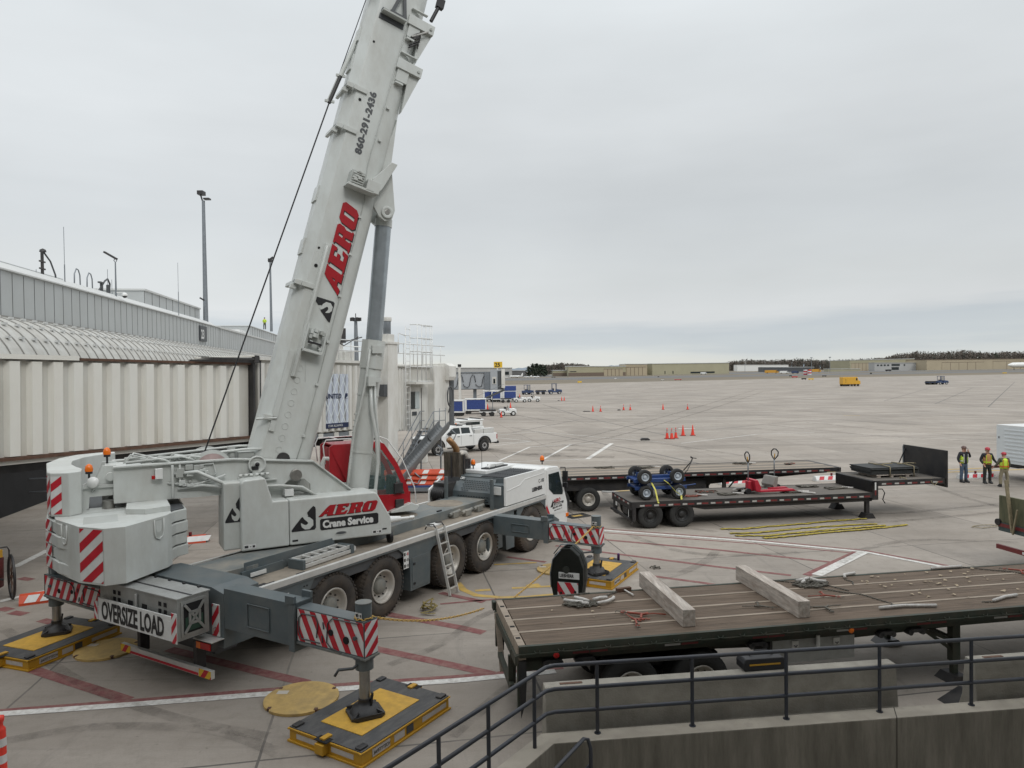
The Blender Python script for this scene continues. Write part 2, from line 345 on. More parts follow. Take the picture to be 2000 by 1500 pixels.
for a,b,w in [((975,900),(1035,873),.16),((1035,873),(1113,868),.13),((1056,900),(1115,868),.2),((1115,868),(1160,866),.12),((1147,897),(1195,866),.32),((993,902),(1145,897),.12),
  ((970,866),(1038,862),.12),((955,872),(1038,862),.12),((960,854),(1038,862),.12),((960,851),(1052,843),.12),((1052,843),(1160,853),.12),((1160,853),(1300,864),.1),((1330,866),(1480,848),.14),((1480,848),(1590,845),.14)]: line(wm,[a,b],w,WP,.008)
tag(wm.build('white_marking',recalc=False),kind='structure')
rm=MB()
line(rm,[(-60,1396),(0,1388.5),(250,1369.5),(500,1349),(900,1321),(1100,1304)],.14,RP,.004)
line(rm,[(8,1290),(250,1368)],.26,RP,.005); line(rm,[(330,1268),(500,1311),(600,1334)],.26,RP,.005); line(rm,[(728,1266),(900,1303),(975,1320)],.26,RP,.005)
line(rm,[(690,1185),(770,1202),(900,1226),(945,1236)],.26,RP,.005); line(rm,[(0,1188),(20,1192)],.26,RP,.005); line(rm,[(22,1196),(50,1200)],.26,RP,.006); line(rm,[(80,1211),(115,1219)],.26,RP,.005); line(rm,[(40,1129),(62,1133)],.24,RP,.005)
line(rm,[(0,1302),(15,1288)],.26,RP,.006)
for dy in(-3,4.5): line(rm,[(1178,1036+dy),(1480,1058+dy),(1688,1078+dy)],.10,RP,.004)
line(rm,[(1688,1075),(1835,1102),(1900,1114)],.12,RP,.0045); line(rm,[(1676,1077),(1575,1124)],.24,RP,.007)
line(rm,[(1178,1054),(1400,1074),(1630,1099)],.16,RP,.005); line(rm,[(1085,1066),(1180,1079),(1400,1107),(1545,1124)],.16,RP,.005); line(rm,[(1250,1122),(1377,1139),(1420,1146)],.16,RP,.005)
line(rm,[(860,1180),(950,1172),(1100,1163)],.1,RP,.0055); line(rm,[(990,1088),(1066,1098)],.16,RP,.005); line(rm,[(860,1158),(945,1176)],.2,RP,.0055)
tag(rm.build('red_marking',recalc=False),kind='structure')
ym=MB(); c=G(1005,1131); rad=1.0
P0=G(893,1140)
cc=[G(893,1138),G(905,1152),G(930,1163),G(975,1167),G(1030,1166),G(1085,1161),G(1130,1150)]
line(ym,cc[:4],.2,YP,.006); line(ym,cc[3:],.16,YP,.006); line(ym,[(928,1154),(958,1152)],.16,YP,.007); line(ym,[(965,1103),(1048,1099)],.12,YP,.006); line(ym,[(1000,1149),(1080,1145)],.14,YP,.006); line(ym,[(1030,1146),(1055,1143)],.3,YP,.009)
line(ym,[(1780,925),(2050,915)],.2,YP,.006); line(ym,[(1780,920),(2050,909)],.2,YP,.006); line(ym,[(1640,921),(1560,924)],.2,YP,.006); line(ym,[(1180,961),(1230,958)],.15,YP,.006)
line(ym,[(1648,811),(1680,812)],.25,YP,.006)
tag(ym.build('yellow_marking',recalc=False),kind='structure')
tm=MB()
for p in [[(1727,783),(1813,759)],[(1826,789),(1901,757)],[(1930,795),(1982,746)],[(1779,783),(1943,796)],[(1480,811),(1870,834),(2050,831)],[(1400,838),(1560,822)],[(1340,790),(1500,781),(1700,770)],[(1000,835),(1250,880),(1500,935)],[(1060,790),(1140,815),(1300,850)],[(1100,769),(1480,776)],[(1000,797),(1300,789)],[(1500,775),(1240,770)],[(1480,790),(1700,800),(2050,806)],[(1000,845),(1130,820)],[(1700,850),(1950,860)]]: line(tm,p,.16,TAR,.004)
tag(tm.build('tar_marking',recalc=False),kind='structure')
SMD=pm('dark_scuff',(.155,.14,.125),.8,var=.25,scale=2,dirt=(.3,.27,.24),damt=.9,dscale=3,st=(1,5,1))
sm=MB()
SMD2=bpy.data.materials.new('tyre_mark_rubber'); SMD2.use_nodes=True; _t=SMD2.node_tree; _b=_t.nodes['Principled BSDF']; _b.inputs['Base Color'].default_value=(.10,.088,.075,1); _b.inputs['Roughness'].default_value=.85
_c=_t.nodes.new('ShaderNodeTexCoord'); _n=_t.nodes.new('ShaderNodeTexNoise'); _n.inputs['Scale'].default_value=1.3; _n.inputs['Detail'].default_value=8; _n.inputs['Roughness'].default_value=.75; _t.links.new(_c.outputs['Object'],_n.inputs[0])
_r=_t.nodes.new('ShaderNodeMapRange'); _r.inputs[1].default_value=.38; _r.inputs[2].default_value=.72; _r.inputs[4].default_value=.42; _t.links.new(_n.outputs[0],_r.inputs[0]); _t.links.new(_r.outputs[0],_b.inputs['Alpha'])
def sm_pts(pts,n=8):
    P=[G(*p) for p in pts]; o=[]
    for i in range(len(P)-1):
        a=P[max(i-1,0)];b=P[i];c=P[i+1];d=P[min(i+2,len(P)-1)]
        for k in range(n):
            t=k/n; o.append(.5*((2*b)+(c-a)*t+(2*a-5*b+4*c-d)*t*t+(3*b-a-3*c+d)*t**3))
    return o+[P[-1]]
_k=0
for pts,w in [([(1230,1045),(1300,1070),(1400,1085),(1560,1080)],.3),([(1250,1140),(1330,1120),(1380,1095),(1400,1075)],.3),([(1560,1000),(1680,1020),(1850,1010),(2050,990)],.3),([(1550,985),(1700,1003),(1850,994),(2050,975)],.3),
  ([(1640,1100),(1700,1070),(1800,1055),(1990,1060)],.28),([(1100,868),(1200,880),(1350,905),(1500,905)],.5),([(1180,856),(1300,868),(1450,890)],.4),([(1480,760),(1380,790),(1200,840),(1050,870)],.35),([(1490,765),(1400,795),(1230,845),(1100,872)],.35),
  ([(1050,800),(1200,812),(1500,802),(1800,812)],.4),([(1200,775),(1500,782),(1900,772)],.5),([(1500,830),(1700,850),(2000,868)],.4),([(1550,822),(1750,842),(2050,858)],.4),([(10,1230),(150,1330),(330,1400),(520,1440)],.25),([(0,1450),(200,1420),(420,1430),(560,1480)],.25),
  ([(880,1440),(950,1380),(1000,1340),(1050,1325)],.25),([(760,1300),(860,1260),(930,1210),(1000,1180)],.22),([(1200,930),(1180,960),(1240,1010),(1400,1040)],.3),([(1700,900),(1850,960),(1950,990)],.3),([(960,880),(1050,890),(1200,893)],1.2),([(1105,878),(1165,882)],1.5),([(1040,886),(1100,889)],1.2),([(985,806),(1080,822),(1200,825)],.6)]:
    _k+=1; line(sm,sm_pts(pts),w,SMD2,.0142+.0002*_k)
tag(sm.build('tyre_marking',recalc=False),kind='structure')
# far ridge
rd=MB(); HILL=pm('far_hill',(.21,.25,.29),1,var=.06,scale=.01)
for (x0,x1,h,Y) in [(960,1140,24,3600),(1150,1300,34,3900),(1420,1640,30,3800)]:
    n=24; vs=[];
    for i in range(n+1):
        x=x0+(x1-x0)*i/n; p=AT(x,720,Y); hh=h*math.sin(math.pi*i/n)**.7*(.85+.3*random.random())
        vs+=[(p.x,Y-60,-1),(p.x,Y,hh),(p.x,Y+150,-1)]
    rd.add(vs,[(3*i,3*i+3,3*i+4,3*i+1) for i in range(n)]+[(3*i+1,3*i+4,3*i+5,3*i+2) for i in range(n)],HILL,True)
tag(rd.build('hills'),kind='structure')
# treelines (one mass)
BR=[pm('bare_wood_%d'%i,c,1,var=.25,scale=.15) for i,c in enumerate([(.105,.09,.078),(.14,.12,.10),(.065,.07,.056)])]
def woods(name,pts,Y,label,dens=5,seed=1,sc=1.2,depth=40):
    rnd=random.Random(seed); mb=MB(); mats=BR
    for i in range(len(pts)-1):
        (x0,t0),(x1,t1)=pts[i],pts[i+1]
        for k in range(int((x1-x0)*dens)):
            f=rnd.random(); x=x0+(x1-x0)*f; top=AT(x,t0+(t1-t0)*f,Y).z*(.80+.34*rnd.random())
            c=AT(x,715,Y); yy=Y+rnd.uniform(-depth,depth); r=rnd.uniform(3,5); m=mats[0 if rnd.random()<.55 else (1 if rnd.random()<.7 else 2)]
            z0=-1; cx=c.x*yy/Y
            for j in range(15):
                a=rnd.uniform(0,6.28); rr=r*math.sqrt(rnd.random()); z=max(0,top*(1-abs(rnd.gauss(0,.36)))); shr=(1-.5*z/max(top,1)); px,py=cx+rr*math.cos(a)*shr,yy+rr*math.sin(a)*shr
                s=sc*rnd.uniform(.5,1.2); d=[Vector((rnd.gauss(0,1),rnd.gauss(0,.6),rnd.gauss(0,1)))*s for _ in range(3)]
                mb.add([(px+v.x,py+v.y,z+v.z) for v in d],[(0,1,2)],m)
            mb.bar((cx,yy,-1),(cx,yy,top*.7),.5,.5,m)
    return tag(mb.build(name,recalc=False),label,'woods',kind='stuff')
woods('woodland',[(1040,716),(1075,714),(1110,712),(1150,715)],1150,'',5,3)
woods('woodland',[(1415,710),(1460,704),(1500,706),(1560,703),(1620,706),(1670,704),(1740,700)],1500,'',4,4)
woods('woodland',[(1730,700),(1760,693),(1800,690),(1840,691),(1880,687),(1930,692),(1980,690),(2060,688)],1350,'',5,5)
for o,l in zip([o for o in bpy.data.objects if o.name.startswith('woodland')],['leafless woods behind the first tan hangar','leafless low woods beyond the middle of the airfield','leafless grey woods rising behind the right hand hangar']): o['label']=l
def evergreen(x,top,Y,label):
    c=AT(x,720,Y); h=AT(x,top,Y).z; t=thing('evergreen_tree',label,'tree',Matrix.Translation((c.x,Y,0)),'dark evergreens at the far airfield edge')
    tr=MB(); tr.cyl((0,0,0),(0,0,h*.8),.4,BR[0],.1,6); tr.build('trunk',t)
    mb=MB(); rnd=random.Random(int(x))
    for j in range(420):
        z=h*(.06+.94*rnd.random()); r=(1-z/h)**.6*h*.32+.5; a=rnd.uniform(0,6.28); rr=r*math.sqrt(rnd.random())*(.7+.5*rnd.random()); s=rnd.uniform(.5,1.1)
        p=Vector((rr*math.cos(a),rr*math.sin(a),z)); mb.add([p+Vector((rnd.gauss(0,s),rnd.gauss(0,s),rnd.gauss(0,s*.5))) for _ in range(3)],[(0,1,2)],EVG)
    mb.build('crown',t,recalc=False)
EVG=pm('evergreen_leaf',(.035,.05,.03),1,var=.3,scale=.3)
for x,tp,Y,l in [(1033,716,700,'small dark evergreen at the left end of the far tree group'),(1040,712,690,'narrow dark evergreen second in the far tree group'),(1048,710.5,700,'tallest dark evergreen in the group left of the tan hangars'),(1056,712,680,'round dark evergreen right of the tallest one'),(1064,714,700,'dark evergreen at the right end of the far tree group'),(1945,689,1300,'dark evergreen standing above the woods over the right hangar')]: evergreen(x,tp,Y,l)
# far buildings
TAN=pm('tan_hangar_wall',(.36,.335,.23),.8,var=.05,scale=.1); TAN2=pm('tan_hangar_door',(.40,.34,.24),.8,var=.05,scale=.1); ROOF=pm('hangar_roof',(.55,.56,.55),.7,var=.08,scale=.1)
GRYB=pm('grey_wall',(.40,.40,.39),.8,var=.06,scale=.1); BRN=pm('brown_base',(.17,.13,.10),.9,var=.1)
def bld(name,label,x0,x1,top,Y,Y2=None,depth=40,wall=TAN,doors=[],roof=ROOF,base=None,wins=[],topr=None,label_cat='hangar'):
    Y2=Y2 or Y; a=AT(x0,720,Y); b=AT(x1,720,Y2); d=Vector((b.x-a.x,b.y-a.y,0)); Lg=d.length; h=AT(x0,top,Y).z; h2=AT(x1,topr or top,Y2).z
    t=thing(name,label,label_cat,frame((a.x,a.y,0),math.degrees(math.atan2(d.y,d.x))))
    mb=MB(); mb.prism([(0,-.5),(Lg,-.5),(Lg,h2),(0,h)],'y',0,depth,wall); mb.build('wall',t)
    mb=MB(); mb.prism([(-.3,h+.05),(Lg+.3,h2+.05),(Lg+.3,h2+.6),(-.3,h+.6)],'y',-.5,depth,roof); mb.build('roof',t)
    for f0,f1,f in doors:
        mb=MB(); mb.box(f0*Lg,f1*Lg,-.3,-.02,0,h*f,TAN2)
        for k in range(1,5): xx=(f0+(f1-f0)*k/5)*Lg; mb.box(xx-.25,xx+.25,-.36,-.3,0,h*f,BRN)
        mb.box(f0*Lg,f1*Lg,-.4,-.02,h*f,h*f+.4,BRN); mb.build('hangar_door',t)
    if base: mb=MB(); mb.box(0,Lg,-.15,-.02,0,h*base,BRN); mb.build('base_band',t)
    for f0,f1,z0,z1 in wins: mb=MB(); mb.box(f0*Lg,f1*Lg,-.2,-.02,h*z0,h*z1,GLS); mb.build('window',t)
    return t
bld('hangar','low tan hangar with white roof edge left of the taller door block',1110,1222,716,670,wall=TAN,doors=[(.62,.95,.68)],base=.36,wins=[(.02,.14,.45,.52)])
bld('hangar','tall tan hangar block with wide doors, joined to the lower hangar',1222,1264,711.5,672,wall=TAN2,doors=[(.04,.96,.72)])
bld('hangar','long plain tan hangar in the middle distance with a dark low doorway',1274,1424,711,690,740,topr=709,wall=TAN,wins=[(.15,.16,.1,.35),(.25,.26,.1,.35),(.48,.80,.1,.25)])
bld('hangar','olive tan hangar behind the grey office block',1660,1786,704,930,950,topr=701,wall=TAN,doors=[(.02,.3,.72)])
bld('office_building','grey two storey office block with white garage doors on the airfield',1708,1803,709,900,wall=GRYB,roof=GRYB,depth=15,label_cat='building',wins=[(.05,.09,.6,.8),(.12,.16,.6,.8),(.19,.23,.6,.8),(.26,.30,.6,.8),(.35,.52,.6,.85),(.35,.5,.1,.45),(.60,.63,.6,.8)])
bld('hangar','wide sand coloured hangar with brown roof edge beyond the grey offices',1810,2100,703,880,900,topr=700,wall=TAN2,doors=[(.10,.38,.72),(.44,.9,.78)],roof=BRN)
bld('service_building','low tan shed with a dark base near the first hangar',1080,1112,724,690,wall=TAN,depth=20,base=.6,label_cat='building')
bld('service_building','grey low roofed building beside the parked white aircraft',985,1028,724,760,wall=ASP,depth=30,label_cat='building')
bld('service_building','wide pale grey terminal building beyond the gate 25 bridge',880,1000,719,600,wall=GRYB,depth=30,label_cat='building',wins=[(.1,.95,.3,.6)])
bld('service_building','long dark grey shed behind the yellow school bus',1491,1590,717.5,950,wall=DKG,depth=20,label_cat='building')
bld('service_building','white low warehouse among the far trees',1440,1540,713,1250,wall=WHT,depth=20,label_cat='building')
bld('service_building','pale yellow low shed beside the olive tan hangar',1618,1680,721,860,wall=TAN,depth=12,label_cat='building')
# small far objects
def boxveh(name,label,cat,x,y,wpx,hpx,col,dark=True,hd=0):
    p=G(x,y); sc=p.y/FPX; w=wpx*sc; h=hpx*sc; t=thing(name,label,cat,frame((p.x,p.y,0),hd)); ln=w
    mb=MB(); mb.prism([(-ln/2,.45),(ln/2,.45),(ln/2,h*.55),(ln/2-.25*ln*.5,h),(-ln/2,h)],'y',-1.1,1.1,col); mb.build('body',t,bevel=.08)
    for sx in(-.33,.33):
        wb=MB(); wb.cyl((sx*ln,-1.15,.42),(sx*ln,1.15,.42),.42,TYR2,n=12); wb.build('wheel',t)
    wb=MB(); wb.box(ln*.28,ln*.44,-1.13,1.13,h*.58,h*.85,GLS); wb.build('window',t)
    return t
SBUS=pm('bus_yellow',(.55,.28,.03),.5,var=.05)
boxveh('school_bus','yellow bus parked left of the white van in the far distance','bus',1507,729,26,6,SBUS); boxveh('parked_van','white van parked beside the far yellow bus','van',1531,729.5,16,5,WHT)
boxveh('parked_truck','yellow and white truck right of the red and white barrels','truck',1592,727,22,6,SBUS); boxveh('parked_truck','blue dark truck near the red and white barrels','truck',1553,729.5,13,5,pm('navy',(.03,.05,.12),.5))
boxveh('parked_car','dark car parked before the grey office block','car',1735,725,10,3.5,BLK); boxveh('parked_car','white car parked in front of the middle tan hangar','car',1374,731,12,4,WHT)
boxveh('parked_car','dark car at the corner of the first tan hangar','car',1179,734,10,3,BLK); boxveh('parked_car','small white car beside the grey office doors','car',1816,723,8,3,WHT)
def cw_barrel():
    for i,x in enumerate((1573,1581)):
        p=G(x,732); s=p.y/FPX; t=MB(frame((p.x,p.y,0),0)); n=3
        for k in range(4): t.cyl((0,0,k*10*s/4),(0,0,(k+1)*10*s/4),3.6*s,REFW if (k+i)%2 else REDS,n=12)
        tag(t.build('marker_drum'),('left' if i==0 else 'right')+' one of two tall red and white striped drums on the airfield','drum','striped drums')
cw_barrel()
def airsign(x,y,w,h,m,label):
    p=G(x,y); s=p.y/FPX; mb=MB(frame((p.x,p.y,0),0)); mb.box(-w*s/2,w*s/2,-.2,.2,.3,h*s,m)
    for k in(-.35,.35): mb.box(k*w*s-.1,k*w*s+.1,-.1,.1,0,.3,BLK)
    tag(mb.build('airfield_sign'),label,'sign','airfield signs')
YSG=pm('sign_yellow',(.7,.45,.03),.5,var=.03)
airsign(1132,748.5,8,4,YSG,'yellow airfield sign on the near grass strip, left of the others'); airsign(1570,742,9,3.5,BLK,'black airfield sign just left of a yellow one'); airsign(1584,742.5,10,3.5,YSG,'yellow airfield sign right of a black one')
airsign(1552,738,11,3,REDS,'red airfield sign beyond the black one'); airsign(1544,735.5,5,2.5,BLK,'tiny black sign left above the red airfield sign'); airsign(1610,736,8,2.6,BLK,'black airfield sign left of the yellow box truck'); airsign(1701,731,3.5,3,BLK,'small square black sign right of the yellow box truck'); airsign(1962,730,8,2.5,YSG,'yellow sign on the grass below the right hangar'); airsign(1324,743,14,2.2,REDS,'row of low red signs at the apron edge')
airsign(1294,743.5,6,2,WHT,'small white sign at the apron edge before the middle hangar'); airsign(1081,738,8,1.8,BLK,'low black sign near the parked white aircraft')
airsign(1286,737,3,2,BLK,'tiny black sign before the middle hangar'); airsign(1202,741,3.5,2.5,WHT,'tiny white sign on the grass before the first hangar')
def plane(x,y,ln,label,hd,Y=None):
    p=G(x,y); s=p.y/FPX; L_=ln*s; t=thing('parked_aircraft',label,'aircraft',frame((p.x,p.y,0),hd),'white aircraft parked far off')
    f=MB(); r=L_*.055; f.lathe((-L_/2,0,r*2),(1,0,0),[(0,.01),(L_*.04,r*.5),(L_*.12,r),(L_*.7,r),(L_,r*.15)],WHT,12); f.build('fuselage',t)
    w=MB(); w.prism([(-.05*L_,-L_*.45),(.02*L_,-L_*.45),(.12*L_,0),(.02*L_,L_*.45),(-.05*L_,L_*.45),(-.02*L_,0)],'z',r*1.4,r*1.6,WHT); w.build('wing',t)
    f=MB(); f.prism([(L_*.36,r*2.5),(L_*.5,r*2.5),(L_*.52,r*6),(L_*.45,r*6)],'y',-.15,.15,WHT); f.build('tail_fin',t)
    g=MB(); [g.cyl((a*L_,b,0),(a*L_,b,r*1.4),.25,BLK,n=8) for a,b in((-.35,0),(.05,-1.5),(.05,1.5))]; g.build('landing_gear',t)
plane(1008,738,28,'largest white aircraft parked beyond the gate 25 bridge, tail fin up',20); plane(986,738.5,14,'small white aircraft nearest the gate 25 sign',160); plane(1030,738,15,'small white aircraft right of the largest one',10); plane(1046,738,17,'white aircraft at the right end of the far row',190)
plane(2010,722.5,90,'white business jet nose in front of the sand coloured hangar',5)
def mast(x,base,top,Y,label,w=.25):
    p=AT(x,base,Y); q=AT(x,top,Y); mb=MB(); mb.cyl((p.x,Y,0),(p.x,Y,q.z),w,GALV,w*.6,6); mb.box(p.x-1,p.x+1,Y-.2,Y+.2,q.z-.8,q.z,GALV)
    tag(mb.build('light_mast'),label,'mast','thin masts far across the airfield')
mast(1585,728,698,700,'thin mast above the red and white drums',.35); mast(1621,728,697,700,'thin mast with crossbar right of the drums'); mast(1455,725,711,900,'thin mast in the gap right of the middle hangar')
# ================= MOBILE CRANE =================
KM=frame((-3.139,17.146,0),59)
crane=thing('mobile_crane','five axle light grey mobile crane with raised boom standing on its outriggers','crane',KM)
def lettered_sticker(mb,o,xd,yd,w,h,rows=1):
    M=basis(o,xd,yd); q=lambda x0,x1,y0,y1,z,m: mb.add([M@Vector((x,y,z)) for x,y in((x0,y0),(x1,y0),(x1,y1),(x0,y1))],[(0,1,2,3)],m)
    q(0,w,0,h,.004,REFW)
    for r in range(rows):
        y=h*(r+.2)/rows; hh=h/rows*.55
        q(w*.08,w*.38,y,y+hh,.006,BLK if r%2==0 else BLKM); q(w*.5,w*.62,y+hh*.3,y+hh*.6,.006,BLK); q(w*.72,w*.92,y,y+hh*.9,.006,BLK if r<2 else REDS)
# --- carrier ---
mb=MB(); mb.box(-4.4,9.2,.85,1.95,.6,1.25,DKG); mb.box(-4.4,5.6,.3,2.5,1.25,1.5,DKG)
for a in(-1.64,0,2.77,4.45,7.2): mb.cyl((a,.4,.745),(a,2.4,.745),.13,DKG); mb.lathe((a,1.4,.745),(0,1,0),[(-.3,.1),(-.2,.26),(.2,.26),(.3,.1)],DKG,14)
for a in(-.8,3.6,6.2): mb.box(a-.25,a+.25,.5,2.3,.75,1.25,BLKM)
mb.build('chassis',crane)
mb=MB(); mb.box(-3.6,8.15,.03,2.76,1.5,1.60,DUST); mb.build('deck',crane,bevel=.01)
mb=MB(); mb.prism([(-3.95,1.1),(-3.0,.98),(-.9,1.25),(.4,.86),(6.05,.86),(6.05,2.1),(-3.95,2.1)],'z',1.6,1.86,BLUT)
for a,r in((2.6,.42),(4.6,.55)): mb.lathe((a,1.55,1.861),(0,0,1),[(0,r),(.012,r-.01),(.012,r-.04),(.004,r-.05),(.004,0)],DUST,28)
for a in(.9,3.4): mb.bar((a,.95,1.88),(a+.2,.95,1.88),.05,.04,BLK)
mb.box(-3.2,-.6,1.0,1.02,1.6,1.95,BLU)
mb.build('centre_deck',crane,bevel=.012)
for b in(-.03,2.74):
    mb=MB(); mb.box(-3.66,8.2,b,b+.09,1.57,1.70,ALU); mb.box(-3.66,8.2,b+.01,b+.08,1.52,1.57,BLU); mb.build('side_rail',crane,bevel=.008)
def mirror(p): return [(a,z) for a,z in p]
for b0,b1 in((0.0,.05),(2.75,2.8)):
    mb=MB(); mb.prism([(-3.4,1.52),(-2.2,1.52),(-2.45,1.15),(-2.62,.93),(-3.4,.93)],'y',b0,b1,BLU)
    mb.prism([(4.75,1.52),(6.12,1.52),(6.12,.38),(5.64,.38),(5.58,1.1),(5.3,1.42)],'y',b0,b1+.35*(1 if b0==0 else 0),BLU)
    mb.box(-2.4,5.3,b0+.05 if b0==0 else b0-.05,b0+.1 if b0==0 else b0,1.28,1.52,DKG)
    mb.prism([(6.3,1.52),(8.2,1.6),(8.2,1.2),(8.1,1.35),(7.85,1.50),(6.75,1.50),(6.45,1.25),(6.3,1.1)],'y',b0,b1,BLU)
    if b0==0:
        lettered_sticker(mb,(-3.15,0,.98),(1,0,0),(0,0,1),.24,.42,3); lettered_sticker(mb,(.74,0,.98),(1,0,0),(0,0,1),.2,.44,3); lettered_sticker(mb,(5.72,0,1.05),(1,0,0),(0,0,1),.2,.12,1)
        for a in(-2.5,-2.42): mb.cyl((a,-.01,1.42),(a,.01,1.42),.02,BLK,n=8)
    mb.build('side_panel',crane,bevel=.006)
mb=MB(); mb.prism([(.55,1.52),(2.25,1.52),(1.84,1.2),(1.80,.36),(1.0,.36),(1.0,1.16)],'y',0,.6,BLU); mb.box(1.06,1.74,-.012,0,.42,1.2,BLU)
for z in(.5,1.0): mb.box(1.1,1.18,-.03,-.012,z,z+.06,BLK)
mb.build('storage_box',crane,bevel=.01)
mb=MB(); mb.box(-3.5,-3.2,.1,.4,1.605,1.62,BLK)
for a in(-3.4,-2.6): q=MB(); q.tube([(a,.12,1.6),(a,.12,1.68),(a+.22,.12,1.68),(a+.22,.12,1.6)],.015,BLK); q.build('grab_handle',crane)
mb.box(-3.3,-2.2,.95,1.0,1.6,1.78,BLU); mb.box(-3.15,-2.75,.86,.88,1.66,1.74,REFW); mb.build('deck_fitting',crane)
mb=MB(); 
for a0,b0 in((4.3,.55),(5.0,.6),(3.9,.72)):
    mb.box(a0,a0+.28,b0,b0+.16,1.61,1.78,BLUT); mb.cyl((a0-.1,b0+.08,1.72),(a0+.42,b0+.08,1.76),.05,BLUT); 
mb.build('deck_valve_block',crane,bevel=.01)
# wheels
def wheel_tyre(r=.745,w=.2,m=TYR,lug=True):
    mb=MB(); mb.lathe((0,0,0),(0,-1,0),[(-w,r*.55),(-w,r*.88),(-w*.8,r*.975),(-w*.6,r),(w*.6,r),(w*.8,r*.975),(w,r*.88),(w*1.04,r*.72),(w*.92,r*.57),(w*.7,r*.54)],m,40)
    if lug:
        for i in range(44):
            t=2*math.pi*i/44; 
            for s in(-1,1):
                c=Vector((math.cos(t)*r,s*w*.48,math.sin(t)*r)); c2=Vector((math.cos(t+.04)*(r-.035),s*w*1.0,math.sin(t+.04)*(r-.035))); mb.bar(c*1.004,c2*1.004,.055,.03,m,up=(math.cos(t),0,math.sin(t)))
    return mb
def wheel_rim(r=.745,w=.2,m=RIM,hub=BLUT,bolts=10):
    mb=MB(); mb.lathe((0,0,0),(0,-1,0),[(w*.5,r*.52),(w*.95,r*.545),(w*1.0,r*.525),(w*.85,r*.47),(w*.45,r*.45),(w*.25,r*.40),(w*.2,r*.26)],m,36)
    mb.lathe((0,0,0),(0,-1,0),[(w*.2,r*.27),(w*.55,r*.24),(w*.68,r*.2),(w*.7,0)],hub,24)
    for i in range(bolts):
        t=2*math.pi*i/bolts; c=Vector((math.cos(t)*r*.335,0,math.sin(t)*r*.335)); mb.cyl(c+Vector((0,-w*.2,0)),c+Vector((0,-w*.42,0)),.018*r/.745,BLKM,n=6)
    return mb
def put_wheels(root,spots,r=.745,w=.2,tm=TYR,rm_=RIM,hub=None,lug=True,bolts=10):
    first=None
    for (x,y,face) in spots:
        if first is None:
            t=wheel_tyre(r,w,tm,lug).build('wheel',root); ri=wheel_rim(r,w,rm_,hub or rm_,bolts).build('rim',t); first=(t,ri)
        else:
            t=first[0].copy(); COL.objects.link(t); t.parent=root; ri=first[1].copy(); COL.objects.link(ri); ri.parent=t
        t.location=(x,y,r); t.rotation_euler=(0,random.uniform(0,6),0 if face<0 else math.pi)
put_wheels(crane,[(a,.2,-1) for a in(0,-1.64,2.77,4.45,7.2)]+[(a,2.6,1) for a in(-1.64,0,2.77,4.45,7.2)],hub=BLUT)
# rear cage
mb=MB(); mb.box(-5.25,-4.6,.25,2.7,1.10,1.86,DIA); mb.box(-5.27,-4.58,.23,2.72,1.86,1.885,DIA); mb.box(-5.0,-4.95,.23,2.72,1.885,1.89,BLK)
for b in(.55,2.0):
    for i in range(2):
        for j in range(3): mb.box(-5.256,-5.25,b+.16*i,b+.16*i+.09,1.42+.13*j,1.42+.13*j+.08,VOID)
for b in(1.15,1.6): mb.box(-5.256,-5.25,b,b+.16,1.48,1.64,VOID)
mb.cyl((-5.28,1.45,1.45),(-5.28,1.45,1.8),.03,DIA)
for k in range(5): mb.cyl((-4.6,.5+.45*k,1.89),(-4.6,.56+.45*k,1.89),.03,BLK,n=8)
mb.build('rear_locker',crane,bevel=.008)
gr=MB(); gr.box(-5.18,-4.66,.235,.25,1.16,1.8,DIA); gr.box(-5.13,-4.71,.23,.236,1.21,1.75,VOID)
GRN=pm('dark_green_inside',(.02,.06,.04),.6)
gr.box(-5.10,-4.74,.226,.231,1.25,1.5,GRN)
for p,q in [((-5.12,1.22),(-4.72,1.74)),((-5.12,1.74),(-4.72,1.22)),((-5.02,1.38),(-4.82,1.38)),((-5.02,1.58),(-4.82,1.58)),((-5.02,1.38),(-5.02,1.58)),((-4.82,1.38),(-4.82,1.58))]: gr.bar((p[0],.215,p[1]),(q[0],.215,q[1]),.02,.045,DIA)
gr.build('locker_grille',crane)
sg=MB(); sg.box(-5.34,-5.315,.28,2.62,1.14,1.58,REFW); sg.box(-5.345,-5.34,.28,.40,1.14,1.5,REFW); so=sg.build('oversize_sign',crane,bevel=.004)
text('OVERSIZE LOAD',.47,basis((-5.345,2.50,1.195),(0,-1,0),(0,0,1)),BLK,so,off=.014,sx=.575)
hz=MB(); hz.box(-5.35,-5.34,.12,.27,1.12,1.66,REFW); stripes(hz,(-5.35,.27,1.12),(0,-1,0),(0,0,1),[(0,0),(.15,0),(.15,.54),(0,.54)],-35,.16,REDS)
hz.box(-5.35,-5.34,2.63,2.74,1.15,1.5,REFW); stripes(hz,(-5.35,2.74,1.15),(0,-1,0),(0,0,1),[(0,0),(.11,0),(.11,.35),(0,.35)],35,.14,REDS); hz.build('hazard_plate',crane)
bp=MB(); bp.box(-4.78,-4.70,-.02,2.85,.30,.45,ALU); stripes(bp,(-4.78,2.85,.30),(0,-1,0),(0,0,1),[(0,0),(.35,0),(.35,.15),(0,.15)],-40,.2,REDS,ph=.03); 
for o0 in(0,2.52):
    stripes(bp,(-4.78,2.85-o0,.30),(0,-1,0),(0,0,1),[(0,0),(.35,0),(.35,.15),(0,.15)],-40,.2,YSG if 'YSG' in globals() else YEL,ph=.13,lift=.004); stripes(bp,(-4.78,2.85-o0,.30),(0,-1,0),(0,0,1),[(0,0),(.35,0),(.35,.15),(0,.15)],-40,.2,REDS,ph=.03)
bp.box(-4.785,-4.78,.35,2.5,.31,.36,REDS)
